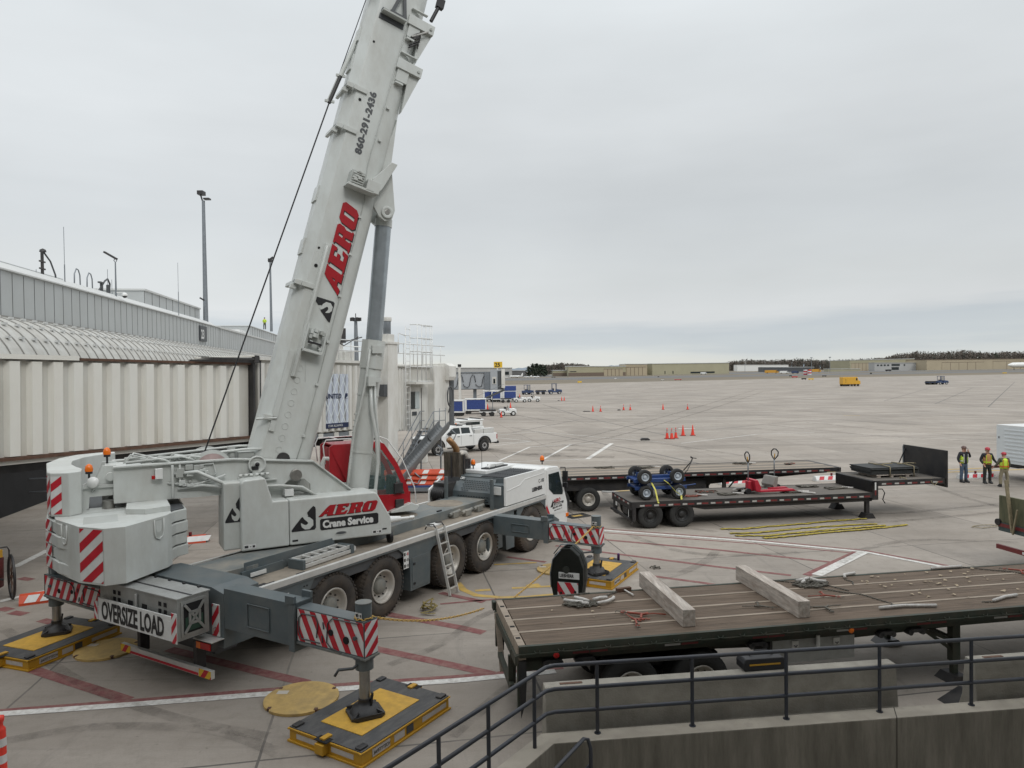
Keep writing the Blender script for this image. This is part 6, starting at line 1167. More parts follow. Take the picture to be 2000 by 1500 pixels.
# hoses/leaf debris on ground: coiled strap
def squig(mb,pts,r,m,n=5,jit=0,z=.02):
    P=[]
    for i in range(len(pts)-1):
        a,b=Vector(pts[i]),Vector(pts[i+1]); k=max(2,int((b-a).length/.12))
        for j in range(k): P.append(a.lerp(b,j/k)+Vector((random.uniform(-jit,jit),random.uniform(-jit,jit),random.uniform(0,jit*.5))))
    P.append(Vector(pts[-1])); mb.tube(P,r,m,n=n); return P
STP=pm('strap_yellow',(.42,.33,.05),.8,var=.25,scale=12,dirt=(.1,.085,.04),damt=.8,dscale=9); STD=pm('rope_dark',(.12,.10,.07),.8)
KHK=pm('khaki_strap',(.26,.22,.14),.85,var=.2,scale=10)
def strap(name,label,pts,w,m,cat,group=None,z0=.0,jit=.03,twist=.8):
    mb=MB(); P=[]
    for i in range(len(pts)-1):
        a,b=pts[i],pts[i+1]; k=max(2,int((b-a).length/.10))
        for j in range(k): P.append(a.lerp(b,j/k)+Vector((random.uniform(-jit,jit),random.uniform(-jit,jit),0)))
    P.append(pts[-1]); vs=[]; ph=0
    for i,p in enumerate(P):
        d=(P[min(i+1,len(P)-1)]-P[max(i-1,0)]).normalized(); n_=Vector((-d.y,d.x,0)).normalized(); ph+=random.uniform(-twist,twist); w_=w*(.55+.45*abs(math.cos(ph))); hz=.012+.03*abs(math.sin(ph))
        for s,t_ in((1,0),(0,1),(-1,0),(0,-.2)): vs.append(Vector((p.x,p.y,p.z+z0+.012))+n_*s*w_/2+Vector((0,0,hz*(.5+t_*.5))))
    k=len(P); mb.add(vs,[(4*i+j,4*i+(j+1)%4,4*i+4+(j+1)%4,4*i+4+j) for i in range(k-1) for j in range(4)],m,True)
    return tag(mb.build(name),label,cat,group)
for pts,l in [([(1407,1034),(1450,1034),(1500,1029),(1570,1024),(1640,1017),(1692,1014)],'farthest yellow lifting strap on the concrete, nearest the step deck trailer'),
  ([(1425,1043),(1480,1041),(1540,1035),(1600,1030),(1660,1026),(1712,1024)],'second yellow strap from the trailer, darker at its right end'),
  ([(1436,1047),(1500,1047),(1560,1041),(1640,1034),(1700,1030),(1728,1027)],'third yellow strap from the trailer, curving in the middle'),
  ([(1492,1052),(1540,1049),(1600,1042),(1680,1036),(1728,1031),(1771,1026)],'yellow strap nearest the white line and reaching farthest right')]:
    strap('lifting_strap',l,[G(*p) for p in pts],.22,STP,'strap','yellow lifting straps laid out on the concrete',jit=.02)
P=[]; c=G(838,1192); 
for k in range(26): a=k*.9; r=.06+.16*random.random(); P.append(Vector((c.x+r*math.cos(a),c.y+r*.9*math.sin(a),.02+.008*k*random.random()+.002*k)))
P+= [Vector((c.x+.1,c.y-.2,.03)),Vector((c.x-.15,c.y-.35,.02)),Vector((c.x+.2,c.y-.38,.03))]
strap('coiled_strap','knotted olive yellow strap heaped on the concrete beside the crane wheels',P,.07,pm('olive_strap',(.24,.19,.07),.8,var=.3,scale=20),'strap',jit=.02)
P=[G(1985,1023,.0),G(1950,1026),G(1905,1028),G(1899,1031),G(1920,1033),G(1950,1029),G(1990,1026)]
strap('strap_loop','loose grey strap loop on the concrete beside the green trailer end',P,.06,KHK,'strap',jit=.015)
p=G(1280,1110); mb=MB(); 
for k in range(5): a=k*1.3; mb.tube([p+Vector((0,0,.03)),p+Vector((.12*math.cos(a),.12*math.sin(a),.05)),p+Vector((.16*math.cos(a+.5),.16*math.sin(a+.5),.02))],.018,CHN)
tag(mb.build('shackle_pile'),'small heap of steel shackles on the concrete right of the far mat','shackles')
# yellow plastic chain between outriggers and trailer
def chain(mb,P,m,ll=.06,r=.007,w=.45):
    d0=0; P=[Vector(p) for p in P]; segs=[]; tot=0
    acc=[0]
    for a,b in zip(P,P[1:]): tot+=(b-a).length; acc.append(tot)
    n=max(2,int(tot/(ll*.72)))
    def at(s):
        for i in range(len(P)-1):
            if s<=acc[i+1] or i==len(P)-2: return P[i].lerp(P[i+1],(s-acc[i])/max(1e-6,acc[i+1]-acc[i]))
    for i in range(n):
        s=tot*(i+.5)/n; c=at(s); d=(at(min(tot,s+ll*.3))-at(max(0,s-ll*.3))); d=d.normalized() if d.length>1e-6 else Vector((1,0,0))
        u=d.orthogonal().normalized(); v=d.cross(u)
        if i%2: u=v
        pts=[c+d*ll/2*math.cos(t)+u*ll*w*.5*math.sin(t) for t in [2*math.pi*k/8 for k in range(8)]]
        mb.tube(pts,r,m,n=4,closed=True)
PCH=pm('yellow_plastic_chain',(.60,.38,.10),.5,var=.1,scale=10)
j1=KM@Vector((-4.27,-3.31,1.86)); j2=KM@Vector((5.1,-3.27,1.56)); tr=G(945,1188,1.25)
def cat(a,b,sag,n=24): return [a.lerp(b,i/n)-Vector((0,0,sag*4*(i/n)*(1-i/n))) for i in range(n+1)]
mb=MB(); ring=[j1+Vector((.14*math.cos(t),.14*math.sin(t),0)) for t in [2*math.pi*k/16 for k in range(17)]]; chain(mb,ring+cat(j1+Vector((.14,0,0)),tr,.14),PCH,.075,.009); tag(mb.build('barrier_chain'),'yellow plastic chain sagging from the near outrigger jack to the trailer corner','chain','yellow barrier chains')
e2=G(1000,1165,1.2); mb=MB(); chain(mb,[j2+Vector((.13*math.cos(t),.13*math.sin(t),0)) for t in [2*math.pi*k/16 for k in range(17)]]+cat(j2+Vector((-.1,-.1,0)),tr+Vector((.25,.1,-.1)),.06),PCH,.075,.009); tag(mb.build('barrier_chain'),'yellow plastic chain rising from the trailer to the far outrigger jack','chain','yellow barrier chains')
# ================= NEAR FLATBED =================
NM=frame((.055,11.59,0),10)
TGR=pm('trailer_dark_green',(.035,.045,.032),.6,var=.2,scale=4,dirt=(.10,.075,.055),damt=.6,dscale=3); STRP=pm('deck_steel_strip',(.34,.28,.22),.8,var=.15,scale=5,dirt=(.10,.08,.065),damt=.5,dscale=3,st=(.4,3,1))
nt_=thing('flatbed_trailer','long wooden decked dark green flatbed trailer behind the concrete barriers','trailer',NM)
LT=13.6
mb=MB(); ys=[(.06,.60),(.68,1.22),(1.30,1.82),(1.90,2.42)]
for y0,y1 in ys:
    k=2; w=(y1-y0)/k
    for i in range(k): mb.box(.14,LT,y0+w*i+.002,y0+w*(i+1)-.002,1.33,1.40+random.uniform(-.003,.003),WOOD)
mb.build('deck_planks',nt_,bevel=.004)
mb=MB(); 
for y in(.60,1.22,1.82): mb.box(.12,LT,y+.004,y+.076,1.34,1.406,STRP)
mb.build('deck_strip',nt_)
mb=MB(); mb.box(0,LT,-.02,.055,1.22,1.405,TGR); mb.box(0,LT,2.43,2.5,1.22,1.405,TGR); mb.box(0,LT,-.045,-.02,1.27,1.29,TGR); mb.box(0,.12,0,2.5,1.18,1.402,STRP); mb.box(0,LT,.1,.16,1.1,1.33,TGR)
for k in range(34): x=.3+.4*k; mb.tube([(x-.05,-.03,1.33),(x-.03,-.055,1.30),(x+.03,-.055,1.30),(x+.05,-.03,1.33)],.008,TGR)
for k in range(4): mb.box(.02,.10,.35+.55*k,.42+.55*k,1.4,1.406,VOID)
RTL=pm('conspicuity_red',(.16,.025,.025),.5); RTW=pm('dull_reflector',(.42,.41,.39),.5)
for k in range(8): x=.9+1.6*k; mb.box(x,x+.28,-.024,-.02,1.225,1.262,RTW if k%2 else RTL); mb.box(x+.3,x+.6,-.024,-.02,1.225,1.262,RTL)
mb.build('side_rail',nt_,bevel=.004)
mb=MB(); 
for y in(.7,1.75): mb.prism([(.3,1.3),(LT,1.3),(LT,1.0),(8.9,.85),(5,.75),(.3,.95)],'y',y,y+.06,TGR)
for k in range(22): mb.box(.4+.6*k,.45+.6*k,.1,2.4,1.2,1.3,TGR)
mb.build('frame_beams',nt_)

for x in(.62,5.98):
    mb=MB(); mb.lathe((x,-.02,1.23),(0,-1,0),[(0,.05),(.02,.05),(.025,.035),(.03,0)],REDL if x<1 else AMB,14); mb.build('marker_lamp',nt_)
mb=MB(); mb.box(.1,.5,.1,.13,.95,1.25,TGR)
mb.box(-.02,.06,.02,.10,.35,1.25,TGR); mb.box(-.02,.06,2.40,2.48,.5,1.25,TGR); mb.box(-.04,.0,.1,2.4,1.05,1.2,TGR)
mb.bar((0,.5,1.2),(.05,.9,.45),.1,.08,TGR); mb.bar((0,2.3,1.2),(.0,1.7,.3),.1,.05,STRP); mb.bar((-.02,.55,.5),(-.02,1.9,.55),.08,.1,TGR); mb.bar((-.02,.7,1.0),(-.02,.7,.4),.06,.08,TGR)
mb.box(-.06,-.0,2.44,2.62,1.2,1.36,TGR); mb.build('rear_frame',nt_)
mb=MB(); mb.prism([(0,1.15),(.12,1.15),(.13,.85),(.11,.5),(.03,.22),(.02,.5),(-.01,.85)],'y',.0,.015,BLKM); mb.prism([(0,1.15),(.12,1.15),(.12,.55),(.0,.5)],'y',2.2,2.215,BLKM); mb.build('mud_flap',nt_) if False else None
for y0 in(0.,2.2): mb=MB(); mb.prism([(0,1.15),(.12,1.15),(.13,.85),(.11,.5),(.03,.22 if y0<1 else .45),(.02,.5),(-.01,.85)],'y',y0,y0+.015,BLKM); mb.build('mud_flap',nt_)
for x in(.45,1.0,4.1,6.6,7.2): mb=MB(); mb.box(x,x+.25,.0,.12,1.08,1.14,BLKM); mb.cyl((x,.0,1.08),(x,.14,1.08),.05,BLKM); mb.cyl((x+.25,.0,1.08),(x+.25,.14,1.08),.05,BLKM); mb.build('strap_winch',nt_)
mb=MB()
for i in range(5): mb.bar((4.1+.25*i,.2,1.18),(4.35+.25*i,.2,1.02),.03,.03,BLKM)
mb.build('hose_bracket',nt_)
put_wheels(nt_,[(x,y,-1) for x in(1.95,3.22) for y in(.22,.55)]+[(x,y,1) for x in(1.95,3.22) for y in(1.95,2.28)],r=.51,w=.13,tm=TYR2,rm_=RIM,lug=False,bolts=8)
mb=MB(); 
for x in(1.95,3.22): mb.cyl((x,.3,.51),(x,2.2,.51),.08,BLKM)
mb.box(1.4,3.8,.7,1.8,.6,.75,BLKM); mb.build('axle',nt_)
mb=MB(); mb.box(4.55,6.15,.12,.7,.68,1.16,DIA); mb.box(4.50,4.55,.12,.7,.66,1.18,BLKM); tb=mb.build('tool_box',nt_,bevel=.008); mb=MB(); 
for x in(4.98,5.78): mb.box(x-.06,x+.06,.10,.12,.95,1.07,ALU); mb.tube([(x-.03,.09,1.0),(x,.085,.97),(x+.03,.09,1.0)],.008,BLKM)
mb.cyl((5.4,.08,.95),(5.4,.08,1.16),.035,ALU); mb.build('latch',tb)
for y in(.28,2.1):
    mb=MB(); mb.box(8.3,8.46,y,y+.14,.35,1.2,TGR); mb.box(8.33,8.43,y+.02,y+.12,.1,.4,TGR); mb.prism([(8.12,0),(8.64,0),(8.5,.12),(8.26,.12)],'y',y-.12,y+.26,BLKM); mb.build('landing_leg',nt_)
mb=MB(); mb.bar((7.3,.4,1.15),(8.3,.35,.75),.06,.06,TGR); mb.bar((7.5,.4,1.15),(8.35,.35,.55),.06,.06,TGR); mb.bar((8.2,.35,1.2),(7.9,.35,1.15),.05,.05,TGR); mb.bar((8.38,.3,.75),(8.38,2.2,.75),.06,.06,TGR); mb.build('leg_brace',nt_)
# timbers
for (x,l) in ((3.07,'squared timber across the near flatbed, closer to the hook block'),(5.26,'squared timber farther from the hook block on the near flatbed')):
    M=NM@Matrix.Translation((x,.27,1.405))@Matrix.Rotation(R(-2 if x<4 else -1),4,'Z'); mb=MB(M); mb.box(-.115,.115,0,2.42,0,.30,WOODT); tag(mb.build('squared_timber',bevel=.008),l,'timber','squared timbers on the near flatbed')
# cargo gear on the deck (positions in trailer coordinates)
def NP(x,y,z=0): return NM@Vector((x,y,1.41+z))
def pile(x,y,r,n,seed,ll=.07):
    rnd=random.Random(seed); P=[]; a=rnd.random()*6
    for i in range(n): a+=rnd.uniform(.5,2.2); rr=r*rnd.random()**.5; P.append(NP(x+rr*1.4*math.cos(a),y+rr*math.sin(a),.02+.05*rnd.random()*(1-rr/r)))
    return P
def chain_thing(label,paths,sleeves,group='chains lying on the near flatbed'):
    t=thing('tie_down_chain',label,'chain',Matrix.Identity(4),group); inv=Matrix.Identity(4)
    mb=MB(); [chain(mb,p,CHN,.07,.0085) for p in paths]; mb.build('links',t)
    if sleeves:
        for s in sleeves: q=MB(); q.tube(s,.032,SLV,n=8); q.build('white_sleeve',t)
    return t
chain_thing('chain heap with white sleeves on the near flatbed, left of the first timber',[pile(1.55,1.8,.26,46,1),[NP(1.3,2.35),NP(1.35,2.15),NP(1.6,1.95)],[NP(1.9,2.0,.02),NP(2.3,2.3),NP(2.75,2.58,.0)],[NP(1.4,2.38),NP(1.9,2.46)]],
  [[NP(1.28,2.05,.03),NP(1.42,1.88,.05),NP(1.58,1.78,.06)],[NP(1.5,2.08,.06),NP(1.62,1.9,.07),NP(1.7,1.8,.06)],[NP(1.82,1.9,.05),NP(1.97,1.95,.06),NP(2.12,1.97,.05)],[NP(1.85,1.68,.05),NP(2.05,1.74,.05),NP(2.2,1.86,.05),NP(2.26,1.98,.04)],[NP(1.55,1.72,.06),NP(1.66,1.66,.06)]])
chain_thing('chain heap with white sleeves just behind the second timber',[pile(6.5,2.05,.30,46,2),[NP(5.9,2.45),NP(6.3,2.2)],[NP(6.8,1.9),NP(7.0,1.5)]],[[NP(6.3,2.2,.05),NP(6.5,2.22,.06),NP(6.62,2.3,.05)],[NP(6.62,2.2,.07),NP(6.7,2.05,.06),NP(6.85,2.02,.05)],[NP(6.3,2.0,.06),NP(6.42,2.12,.06)]])
chain_thing('chain running to the barrier side of the near flatbed, ending in a straight white sleeve',[[NP(6.55,1.75),NP(6.8,1.45),NP(7.1,1.2),NP(7.25,.7),NP(7.3,.45)]],[[NP(6.85,.38,.03),NP(7.35,.40,.03),NP(7.95,.28,.03)]])
chain_thing('short chain with a bent white sleeve near the far edge of the near flatbed',[[NP(7.4,2.2),NP(7.45,2.0),NP(7.35,1.85)]],[[NP(7.45,2.25,.03),NP(7.55,2.42,.03),NP(7.85,2.5,.03)]])
chain_thing('long chain across the right end of the near flatbed with a straight white sleeve',[[NP(10.3,2.62),NP(10.7,2.3),NP(11.1,2.0),NP(11.6,1.55),NP(12.1,1.2)]],[[NP(9.7,2.46,.03),NP(10.0,2.46,.03),NP(10.45,2.46,.03)]])
chain_thing('chain with white sleeve at the near right edge of the near flatbed',[[NP(9.0,.35),NP(9.2,.3)]],[[NP(9.2,.3,.03),NP(9.6,.45,.03),NP(9.9,.5,.03)]])
def binder(x,y,a,label,m=BIND,s=1.0,group='load binders on the near flatbed'):
    t=thing('load_binder',label,'load binder',NM@Matrix.Translation((x,y,1.425))@Matrix.Rotation(R(a),4,'Z')@Matrix.Scale(s*.88,4),group)
    mb=MB(); mb.tube([(0,0,.02),(.25,.03,.03),(.5,.0,.02)],.014,m); mb.cyl((.0,0,.02),(.14,.04,.03),.026,m); mb.build('lever',t)
    mb=MB(); mb.cyl((-.28,.12,.02),(0,0,.03),.024,m); mb.cyl((0,0,.03),(-.05,-.25,.02),.026,m)
    for c,b in((-.36,.15),(-.06,-.33)): mb.tube([(c+.05*math.cos(q),b+.05*math.sin(q),.02) for q in [k*.8 for k in range(7)]],.014,m)
    mb.tube([(-.28,.12,.02),(-.5,.22,.02),(-.52,.15,.02)],.01,CHN); mb.build('hooks',t)
binder(2.45,.95,-12,'red load binder on the near flatbed left of the first timber',s=1.0)
binder(2.25,.72,100,'second red binder crossing the first, left of the first timber',s=.8)
binder(4.75,.95,170,'dark rusty binder between the two timbers',CHN,.7)
binder(6.3,1.25,175,'red binder just behind the second timber',s=.75); binder(5.9,.62,8,'dark binder at the near end of the second timber',CHN,.8)
binder(11.4,1.9,-20,'red binder near the wooden stake end of the near flatbed',s=.8)
t=thing('hammer','small sledge hammer lying near the far edge of the near flatbed','hammer',NM@Matrix.Translation((2.62,2.45,1.44))@Matrix.Rotation(R(-80),4,'Z')); mb=MB(); mb.cyl((0,0,0),(.4,0,0),.016,SLV); mb.build('handle',t); mb=MB(); mb.box(-.04,.04,-.16,.16,-.035,.035,RUST); mb.build('head',t)
lf=MB(); LFM=pm('dead_leaf',(.42,.34,.24),.9,var=.3,scale=40)
for k in range(60):
    x=random.uniform(7.6,10.6) if k<52 else random.uniform(.4,2.8); y=random.uniform(.6,2.3); c=NP(x,y,.008); s=random.uniform(.012,.035); a0=random.random()*6
    lf.add([c+Vector((s*(1+.5*(i%2))*math.cos(a0+i*1.05),s*(1+.5*(i%2))*math.sin(a0+i*1.05),random.uniform(0,.02))) for i in range(6)],[tuple(range(6))],LFM)
tag(lf.build('fallen_leaves',recalc=False),'dry leaves and crumbs scattered on the near flatbed','leaves',kind='stuff')
# hook block behind the near trailer
hb0=G(1103,1200,0); HG=pm('hook_block_black',(.022,.028,.024),.45,var=.2,scale=5,dirt=(.07,.06,.05),damt=.4)
HM=frame((1.23,16.1,.26),-18)
hb=thing('hook_block','black rounded crane hook block standing upright behind the near flatbed','hook block',HM)
oval=[(.02,.35),(-.30,.55),(-.37,.9),(-.36,1.25),(-.26,1.52),(-.08,1.68),(.1,1.68),(.28,1.52),(.38,1.25),(.38,.9),(.32,.55),(.25,.35)]
mb=MB(); 
for y0,y1 in((-.25,-.06),(-.05,.10),(.11,.25)): mb.prism(oval,'y',y0,y1,HG); mb.box(-.3,.3,-.2,.2,.3,.6,HG); mb.build('cheek_plates',hb,bevel=.02)
mb=MB(); mb.tube([(-.34,-.28,.8),(-.36,-.28,1.1),(-.3,-.28,1.42),(-.12,-.28,1.64)],.014,GALV); mb.tube([(-.32,-.1,1.5),(-.15,-.1,1.72),(.05,-.1,1.74)],.014,GALV); mb.cyl((0,-.27,1.2),(0,-.25,1.2),.08,HG); mb.build('grab_bar',hb)
mb=MB(); mb.box(-.17,.30,-.262,-.252,1.0,1.14,REFW); pl=mb.build('name_plate',hb); text('LIEBHERR',.105,basis((-.15,-.265,1.035),(1,0,0),(0,0,1)),BLK,pl,off=.002,sx=.72)
mb=MB(); mb.box(-.2,.27,-.262,-.252,.62,.92,REFW); stripes(mb,(-.2,-.262,.62),(1,0,0),(0,0,1),[(0,0),(.47,0),(.47,.3),(0,.3)],32,.24,REDS,ph=.05)
for x,z in((-.12,.68),(.2,.72)): mb.cyl((x,-.27,z),(x,-.26,z),.03,BLK)
mb.build('hazard_plate',hb)
mb=MB(); mb.cyl((0,0,.0),(0,0,.35),.06,BLKM); mb.tube([(0,0,.3),(.0,0,.2),(.14,0,.14),(.1,0,.03),(-.06,0,.03),(-.14,0,.1)],.05,BLKM,n=8); mb.box(-.3,.3,-.25,.25,-.26,.03,WOODT); mb.build('hook',hb)
# ================= STEP DECK TRAILER =================
TM_=frame((4.30,26.22,0),8.5); TBK=pm('trailer_black',(.018,.018,.02),.5,var=.2,scale=3,dirt=(.07,.06,.05),damt=.5,dscale=2); SDK=pm('worn_dark_deck',(.10,.09,.08),.8,var=.25,scale=2,dirt=(.19,.165,.135),damt=.7,dscale=1.2,st=(.3,2,1),bump=.2)
sdt=thing('step_deck_trailer','black step deck trailer carrying blue carts, pallet jacks and a stack of mats','trailer',TM_)
mb=MB(); mb.box(0,9.75,.03,2.37,.93,1.0,SDK); mb.build('lower_deck',sdt)
mb=MB(); mb.box(9.85,12.85,.03,2.37,1.38,1.45,SDK); mb.prism([(9.7,1.0),(9.82,1.0),(9.82,1.45),(9.7,1.45)],'y',0,2.4,TBK); mb.build('upper_deck',sdt)
mb=MB(); 
for y in(0,2.36): mb.box(0,9.75,y,y+.04,.80,1.01,TBK); mb.box(9.7,12.85,y,y+.04,1.25,1.46,TBK); mb.prism([(1.9,.82),(9.75,.82),(9.75,.66),(3.4,.62),(2.9,.62)],'y',y+.1 if y<1 else y-.06,y+.14 if y<1 else y-.02,TBK)
mb.box(0,.04,0,2.4,.72,1.01,TBK); mb.box(9.7,9.95,0,2.4,.72,1.42,TBK); mb.box(12.8,12.86,0,2.4,1.2,1.46,TBK); mb.box(.3,9.7,.6,1.8,.6,.85,TBK); mb.prism([(9.9,.7),(10.2,1.2),(12.6,1.25),(12.6,1.38),(9.9,1.38)],'y',.5,1.9,TBK)
for k in range(17): x=.35+.55*k; mb.box(x,x+.18,-.006,0,.84,.90,RTW); mb.box(x+.2,x+.45,-.006,0,.84,.90,RTL)
for k in range(5): x=10.1+.55*k; mb.box(x,x+.18,-.006,0,1.30,1.36,RTW); mb.box(x+.2,x+.42,-.006,0,1.30,1.36,RTL)
for k in range(4): y=.2+.55*k; mb.box(-.006,0,y,y+.2,.9,.96,RTW); mb.box(-.006,0,y+.22,y+.45,.9,.96,RTL)
mb.box(9.80,9.86,-.008,0,1.0,1.4,REFW); mb.box(9.80,9.86,-.009,0,.9,1.1,RTL); mb.build('frame',sdt)
mb=MB(); mb.box(-.03,0,.35,.9,.5,.72,TBK); mb.box(-.035,-.03,1.6,1.8,.6,.75,REFW); mb.box(-.035,-.03,.15,.2,.45,.72,REFW); mb.box(-.1,.0,.1,2.3,.35,.43,TBK); mb.prism([(.05,.8),(.2,.8),(.2,.3),(.05,.3)],'y',.0,.35,TBK); mb.box(.05,.07,.0,.5,.22,.8,BLKM); mb.box(.05,.07,1.9,2.4,.22,.8,BLKM); mb.build('rear_bumper',sdt)
put_wheels(sdt,[(x,y,-1) for x in(.78,2.0) for y in(.16,.48)]+[(x,y,1) for x in(.78,2.0) for y in(1.92,2.24)],r=.48,w=.13,tm=TYR2,rm_=pm('black_rim',(.03,.03,.03),.5,.2),lug=False,bolts=8)
for y in(.12,2.1):
    mb=MB(); mb.box(9.52,9.66,y,y+.14,.15,.8,TBK); mb.prism([(9.34,0),(9.84,0),(9.72,.2),(9.48,.2)],'y',y-.12,y+.26,TBK); mb.build('landing_leg',sdt)
mb=MB(); mb.box(12.86,12.92,-.05,2.45,1.1,2.55,TBK); mb.bar((12.86,2.3,2.4),(12.4,2.3,1.46),.04,.04,TBK); mb.bar((12.86,2.42,2.5),(12.86,2.42,1.4),.06,.06,GALV); mb.build('headboard',sdt,bevel=.01)
mb=MB(); mb.tube([(10.02,.2,1.1),(10.05,-.1,1.15),(10.15,-.1,1.0),(10.05,-.12,.75),(10.15,-.12,.6)],.02,BLK); mb.build('air_hose',sdt)
def TP(x,y,z=1.0): return TM_@Matrix.Translation((x,y,z))
RUB=pm('rubber_mat_black',(.028,.03,.03),.7,var=.2,scale=3)
for k in range(6):
    mb=MB(TM_@Matrix.Translation((10.15+random.uniform(-.04,.04),.7+random.uniform(-.03,.03),1.58+.045*k))@Matrix.Rotation(R(random.uniform(-1.5,1.5)),4,'Z')); mb.box(0,2.1,0,1.35,0,.04,RUB)
    tag(mb.build('rubber_mat',bevel=.006),['bottom','second','third','fourth','fifth','topmost'][k]+' black sheet of the strapped stack by the trailer headboard','mat','black sheets stacked on the raised deck')
mb=MB(TM_); mb.box(10.45,10.6,.75,2.0,1.45,1.58,WOODT); mb.box(11.7,11.85,.75,2.0,1.45,1.58,WOODT); mb.box(11.0,11.15,.75,2.0,1.45,1.58,WOODT); mb.box(10.4,11.9,.72,.8,1.53,1.57,WOODT); tag(mb.build('pallet'),'wooden pallet under the stack of black sheets','pallet')
for x,l in((10.95,'left strap over the stack of black sheets'),(12.0,'right strap over the stack of black sheets')):
    a=[TM_@Vector(p) for p in[(x,.67,1.46),(x,.67,1.86),(x+.02,.75,1.875),(x+.02,1.4,1.89),(x+.02,2.03,1.875),(x,2.08,1.46)]]; mb=MB(); mb.tube(a,.022,KHK,n=5); squig(mb,[TM_@Vector((x-.3,1.3,1.89)),TM_@Vector((x+.4,1.1,1.93)),TM_@Vector((x+.1,1.3,1.92))],.02,KHK,jit=.05); tag(mb.build('tie_strap'),l,'strap','straps over the black sheets')
# blue carts stacked
CBL=pm('cart_blue',(.015,.05,.18),.45,var=.2,scale=5,dirt=(.03,.04,.08),damt=.4)
def cart(M,label,flip):
    t=thing('tow_cart',label,'cart',M,'blue carts stacked upside down on each other')
    mb=MB(); mb.box(-.72,.72,-.34,.34,.30,.36,CBL); mb.box(-.78,.78,-.36,-.32,.28,.38,CBL); mb.box(-.78,.78,.32,.36,.28,.38,CBL); mb.box(-.55,.55,-.04,.04,.22,.30,CBL)
    for x in(-.48,.5): mb.prism([(-.3,.3),(.3,.3),(.1,.14),(-.1,.14)],'x',x-.05,x+.05,CBL); mb.prism([(x-.2,.3),(x+.2,.3),(x,.55)],'y',-.2,-.17,CBL); mb.cyl((x,-.45,.21),(x,.45,.21),.025,CBL)
    mb.build('chassis',t,bevel=.008)
    put_wheels(t,[(x,-.42,-1) for x in(-.48,.5)]+[(x,.42,1) for x in(-.48,.5)],r=.21,w=.08,tm=TYR2,rm_=pm('pale_rim',(.45,.5,.55),.5),lug=False,bolts=5)
    mb=MB(); mb.tube([(.72,0,.3),(1.05,0,.32),(1.2,0,.34)],.02,CBL) if not flip else mb.tube([(.72,.1,.3),(.95,.1,.1),(1.1,.1,-.2)],.012,BLKM); mb.build('tow_bar',t)
cart(TP(1.35,.95)@Matrix.Scale(1.3,4),'lower blue cart standing on its wheels on the step deck trailer',0)
cart(TP(1.30,.95,1.0+1.14)@Matrix.Rotation(math.pi,4,'X')@Matrix.Scale(1.3,4),'upper blue cart lying upside down with its wheels in the air',1)
mb=MB(); 
YST=pm('bright_yellow_strap',(.62,.58,.12),.7,var=.1,scale=10)
for pts,l in(([(.98,.56,1.65),(1.02,.2,1.4),(1.05,.03,1.02),(1.06,-.03,.95)],'left yellow strap holding the blue carts'),([(1.45,.46,1.72),(1.6,.36,1.6),(1.85,.3,1.3),(2.05,.25,1.15),(2.0,.1,1.02)],'right yellow strap holding the blue carts')):
    q=MB(); P=[TM_@Vector(p) for p in pts]
    for a,b in zip(P,P[1:]): q.bar(a,b,.06,.012,YST)
    tag(q.build('ratchet_strap'),l,'strap','yellow straps on the blue carts')
PJR=pm('pallet_jack_red',(.42,.02,.04),.45,var=.1,scale=5); PJG=pm('pallet_jack_grey',(.22,.21,.19),.5,var=.15,scale=5)
def jack(M,m,label):
    t=thing('pallet_jack',label,'pallet jack',M,'pallet jacks on the step deck trailer')
    for y in(-.2,.2): mb=MB(); mb.box(0,1.15,y-.075,y+.075,.07,.13,m); mb.prism([(1.15,.07),(1.25,.07),(1.15,.12)],'y',y-.06,y+.06,m); mb.cyl((1.0,y-.05,.04),(1.0,y+.05,.04),.04,BLK); mb.build('fork',t,bevel=.008)
    mb=MB(); mb.prism([(0,.07),(-.12,.1),(-.18,.45),(-.06,.45),(.06,.2)],'y',-.26,.26,m); mb.box(-.3,-.12,-.1,.1,.1,.4,m); mb.build('body',t,bevel=.015)
    mb=MB(); mb.cyl((-.3,-.13,.09),(-.3,-.05,.09),.09,BLK); mb.cyl((-.3,.05,.09),(-.3,.13,.09),.09,BLK); mb.cyl((-.3,-.04,.1),(-.3,.04,.1),.05,YELR); mb.build('wheel',t)
    mb=MB(); mb.tube([(-.25,0,.3),(-.25,0,.75),(-.25,0,1.0)],.02,GALV); mb.tube([(-.25,0,.95),(-.27,-.14,1.1),(-.28,-.15,1.22),(-.28,-.05,1.30),(-.28,.05,1.30),(-.28,.15,1.22),(-.27,.14,1.1)],.02,BLK,closed=True); mb.tube([(-.25,0,.98),(-.28,0,1.15)],.018,YELR); mb.build('handle',t)
jack(TP(5.35,.9)@Matrix.Rotation(R(2),4,'Z')@Matrix.Scale(1.25,4),PJR,'red pallet jack on the step deck trailer, left of the grey one')
jack(TP(6.2,1.5)@Matrix.Rotation(R(195),4,'Z')@Matrix.Scale(1.25,4),PJG,'grey pallet jack with its black handle tilted, right of the red one')
def TQ(x,y,z=1.01): return TM_@Vector((x,y,z))
def deckgear(label,x,y,seed,slv=True,M=TQ,z=1.02,red=False,sc=1.0):
    rnd=random.Random(seed); t=thing('tie_down_chain',label,'chain',Matrix.Identity(4),'chains lying on the far trailers'); mb=MB(); P=[]
    for i in range(22): P.append(M(x+sc*rnd.uniform(-.45,.45),y+sc*rnd.uniform(-.22,.22),z+.04*rnd.random()))
    mb.tube(P[:14],.022,CHN,n=5); mb.tube(P[12:],.022,BIND if red else CHN,n=5); mb.build('links',t)
    if slv: q=MB(); q.tube([M(x+.3*sc,y+.1,z+.03),M(x+.65*sc,y-.12,z+.03)],.03,SLV,n=6); q.build('white_sleeve',t)
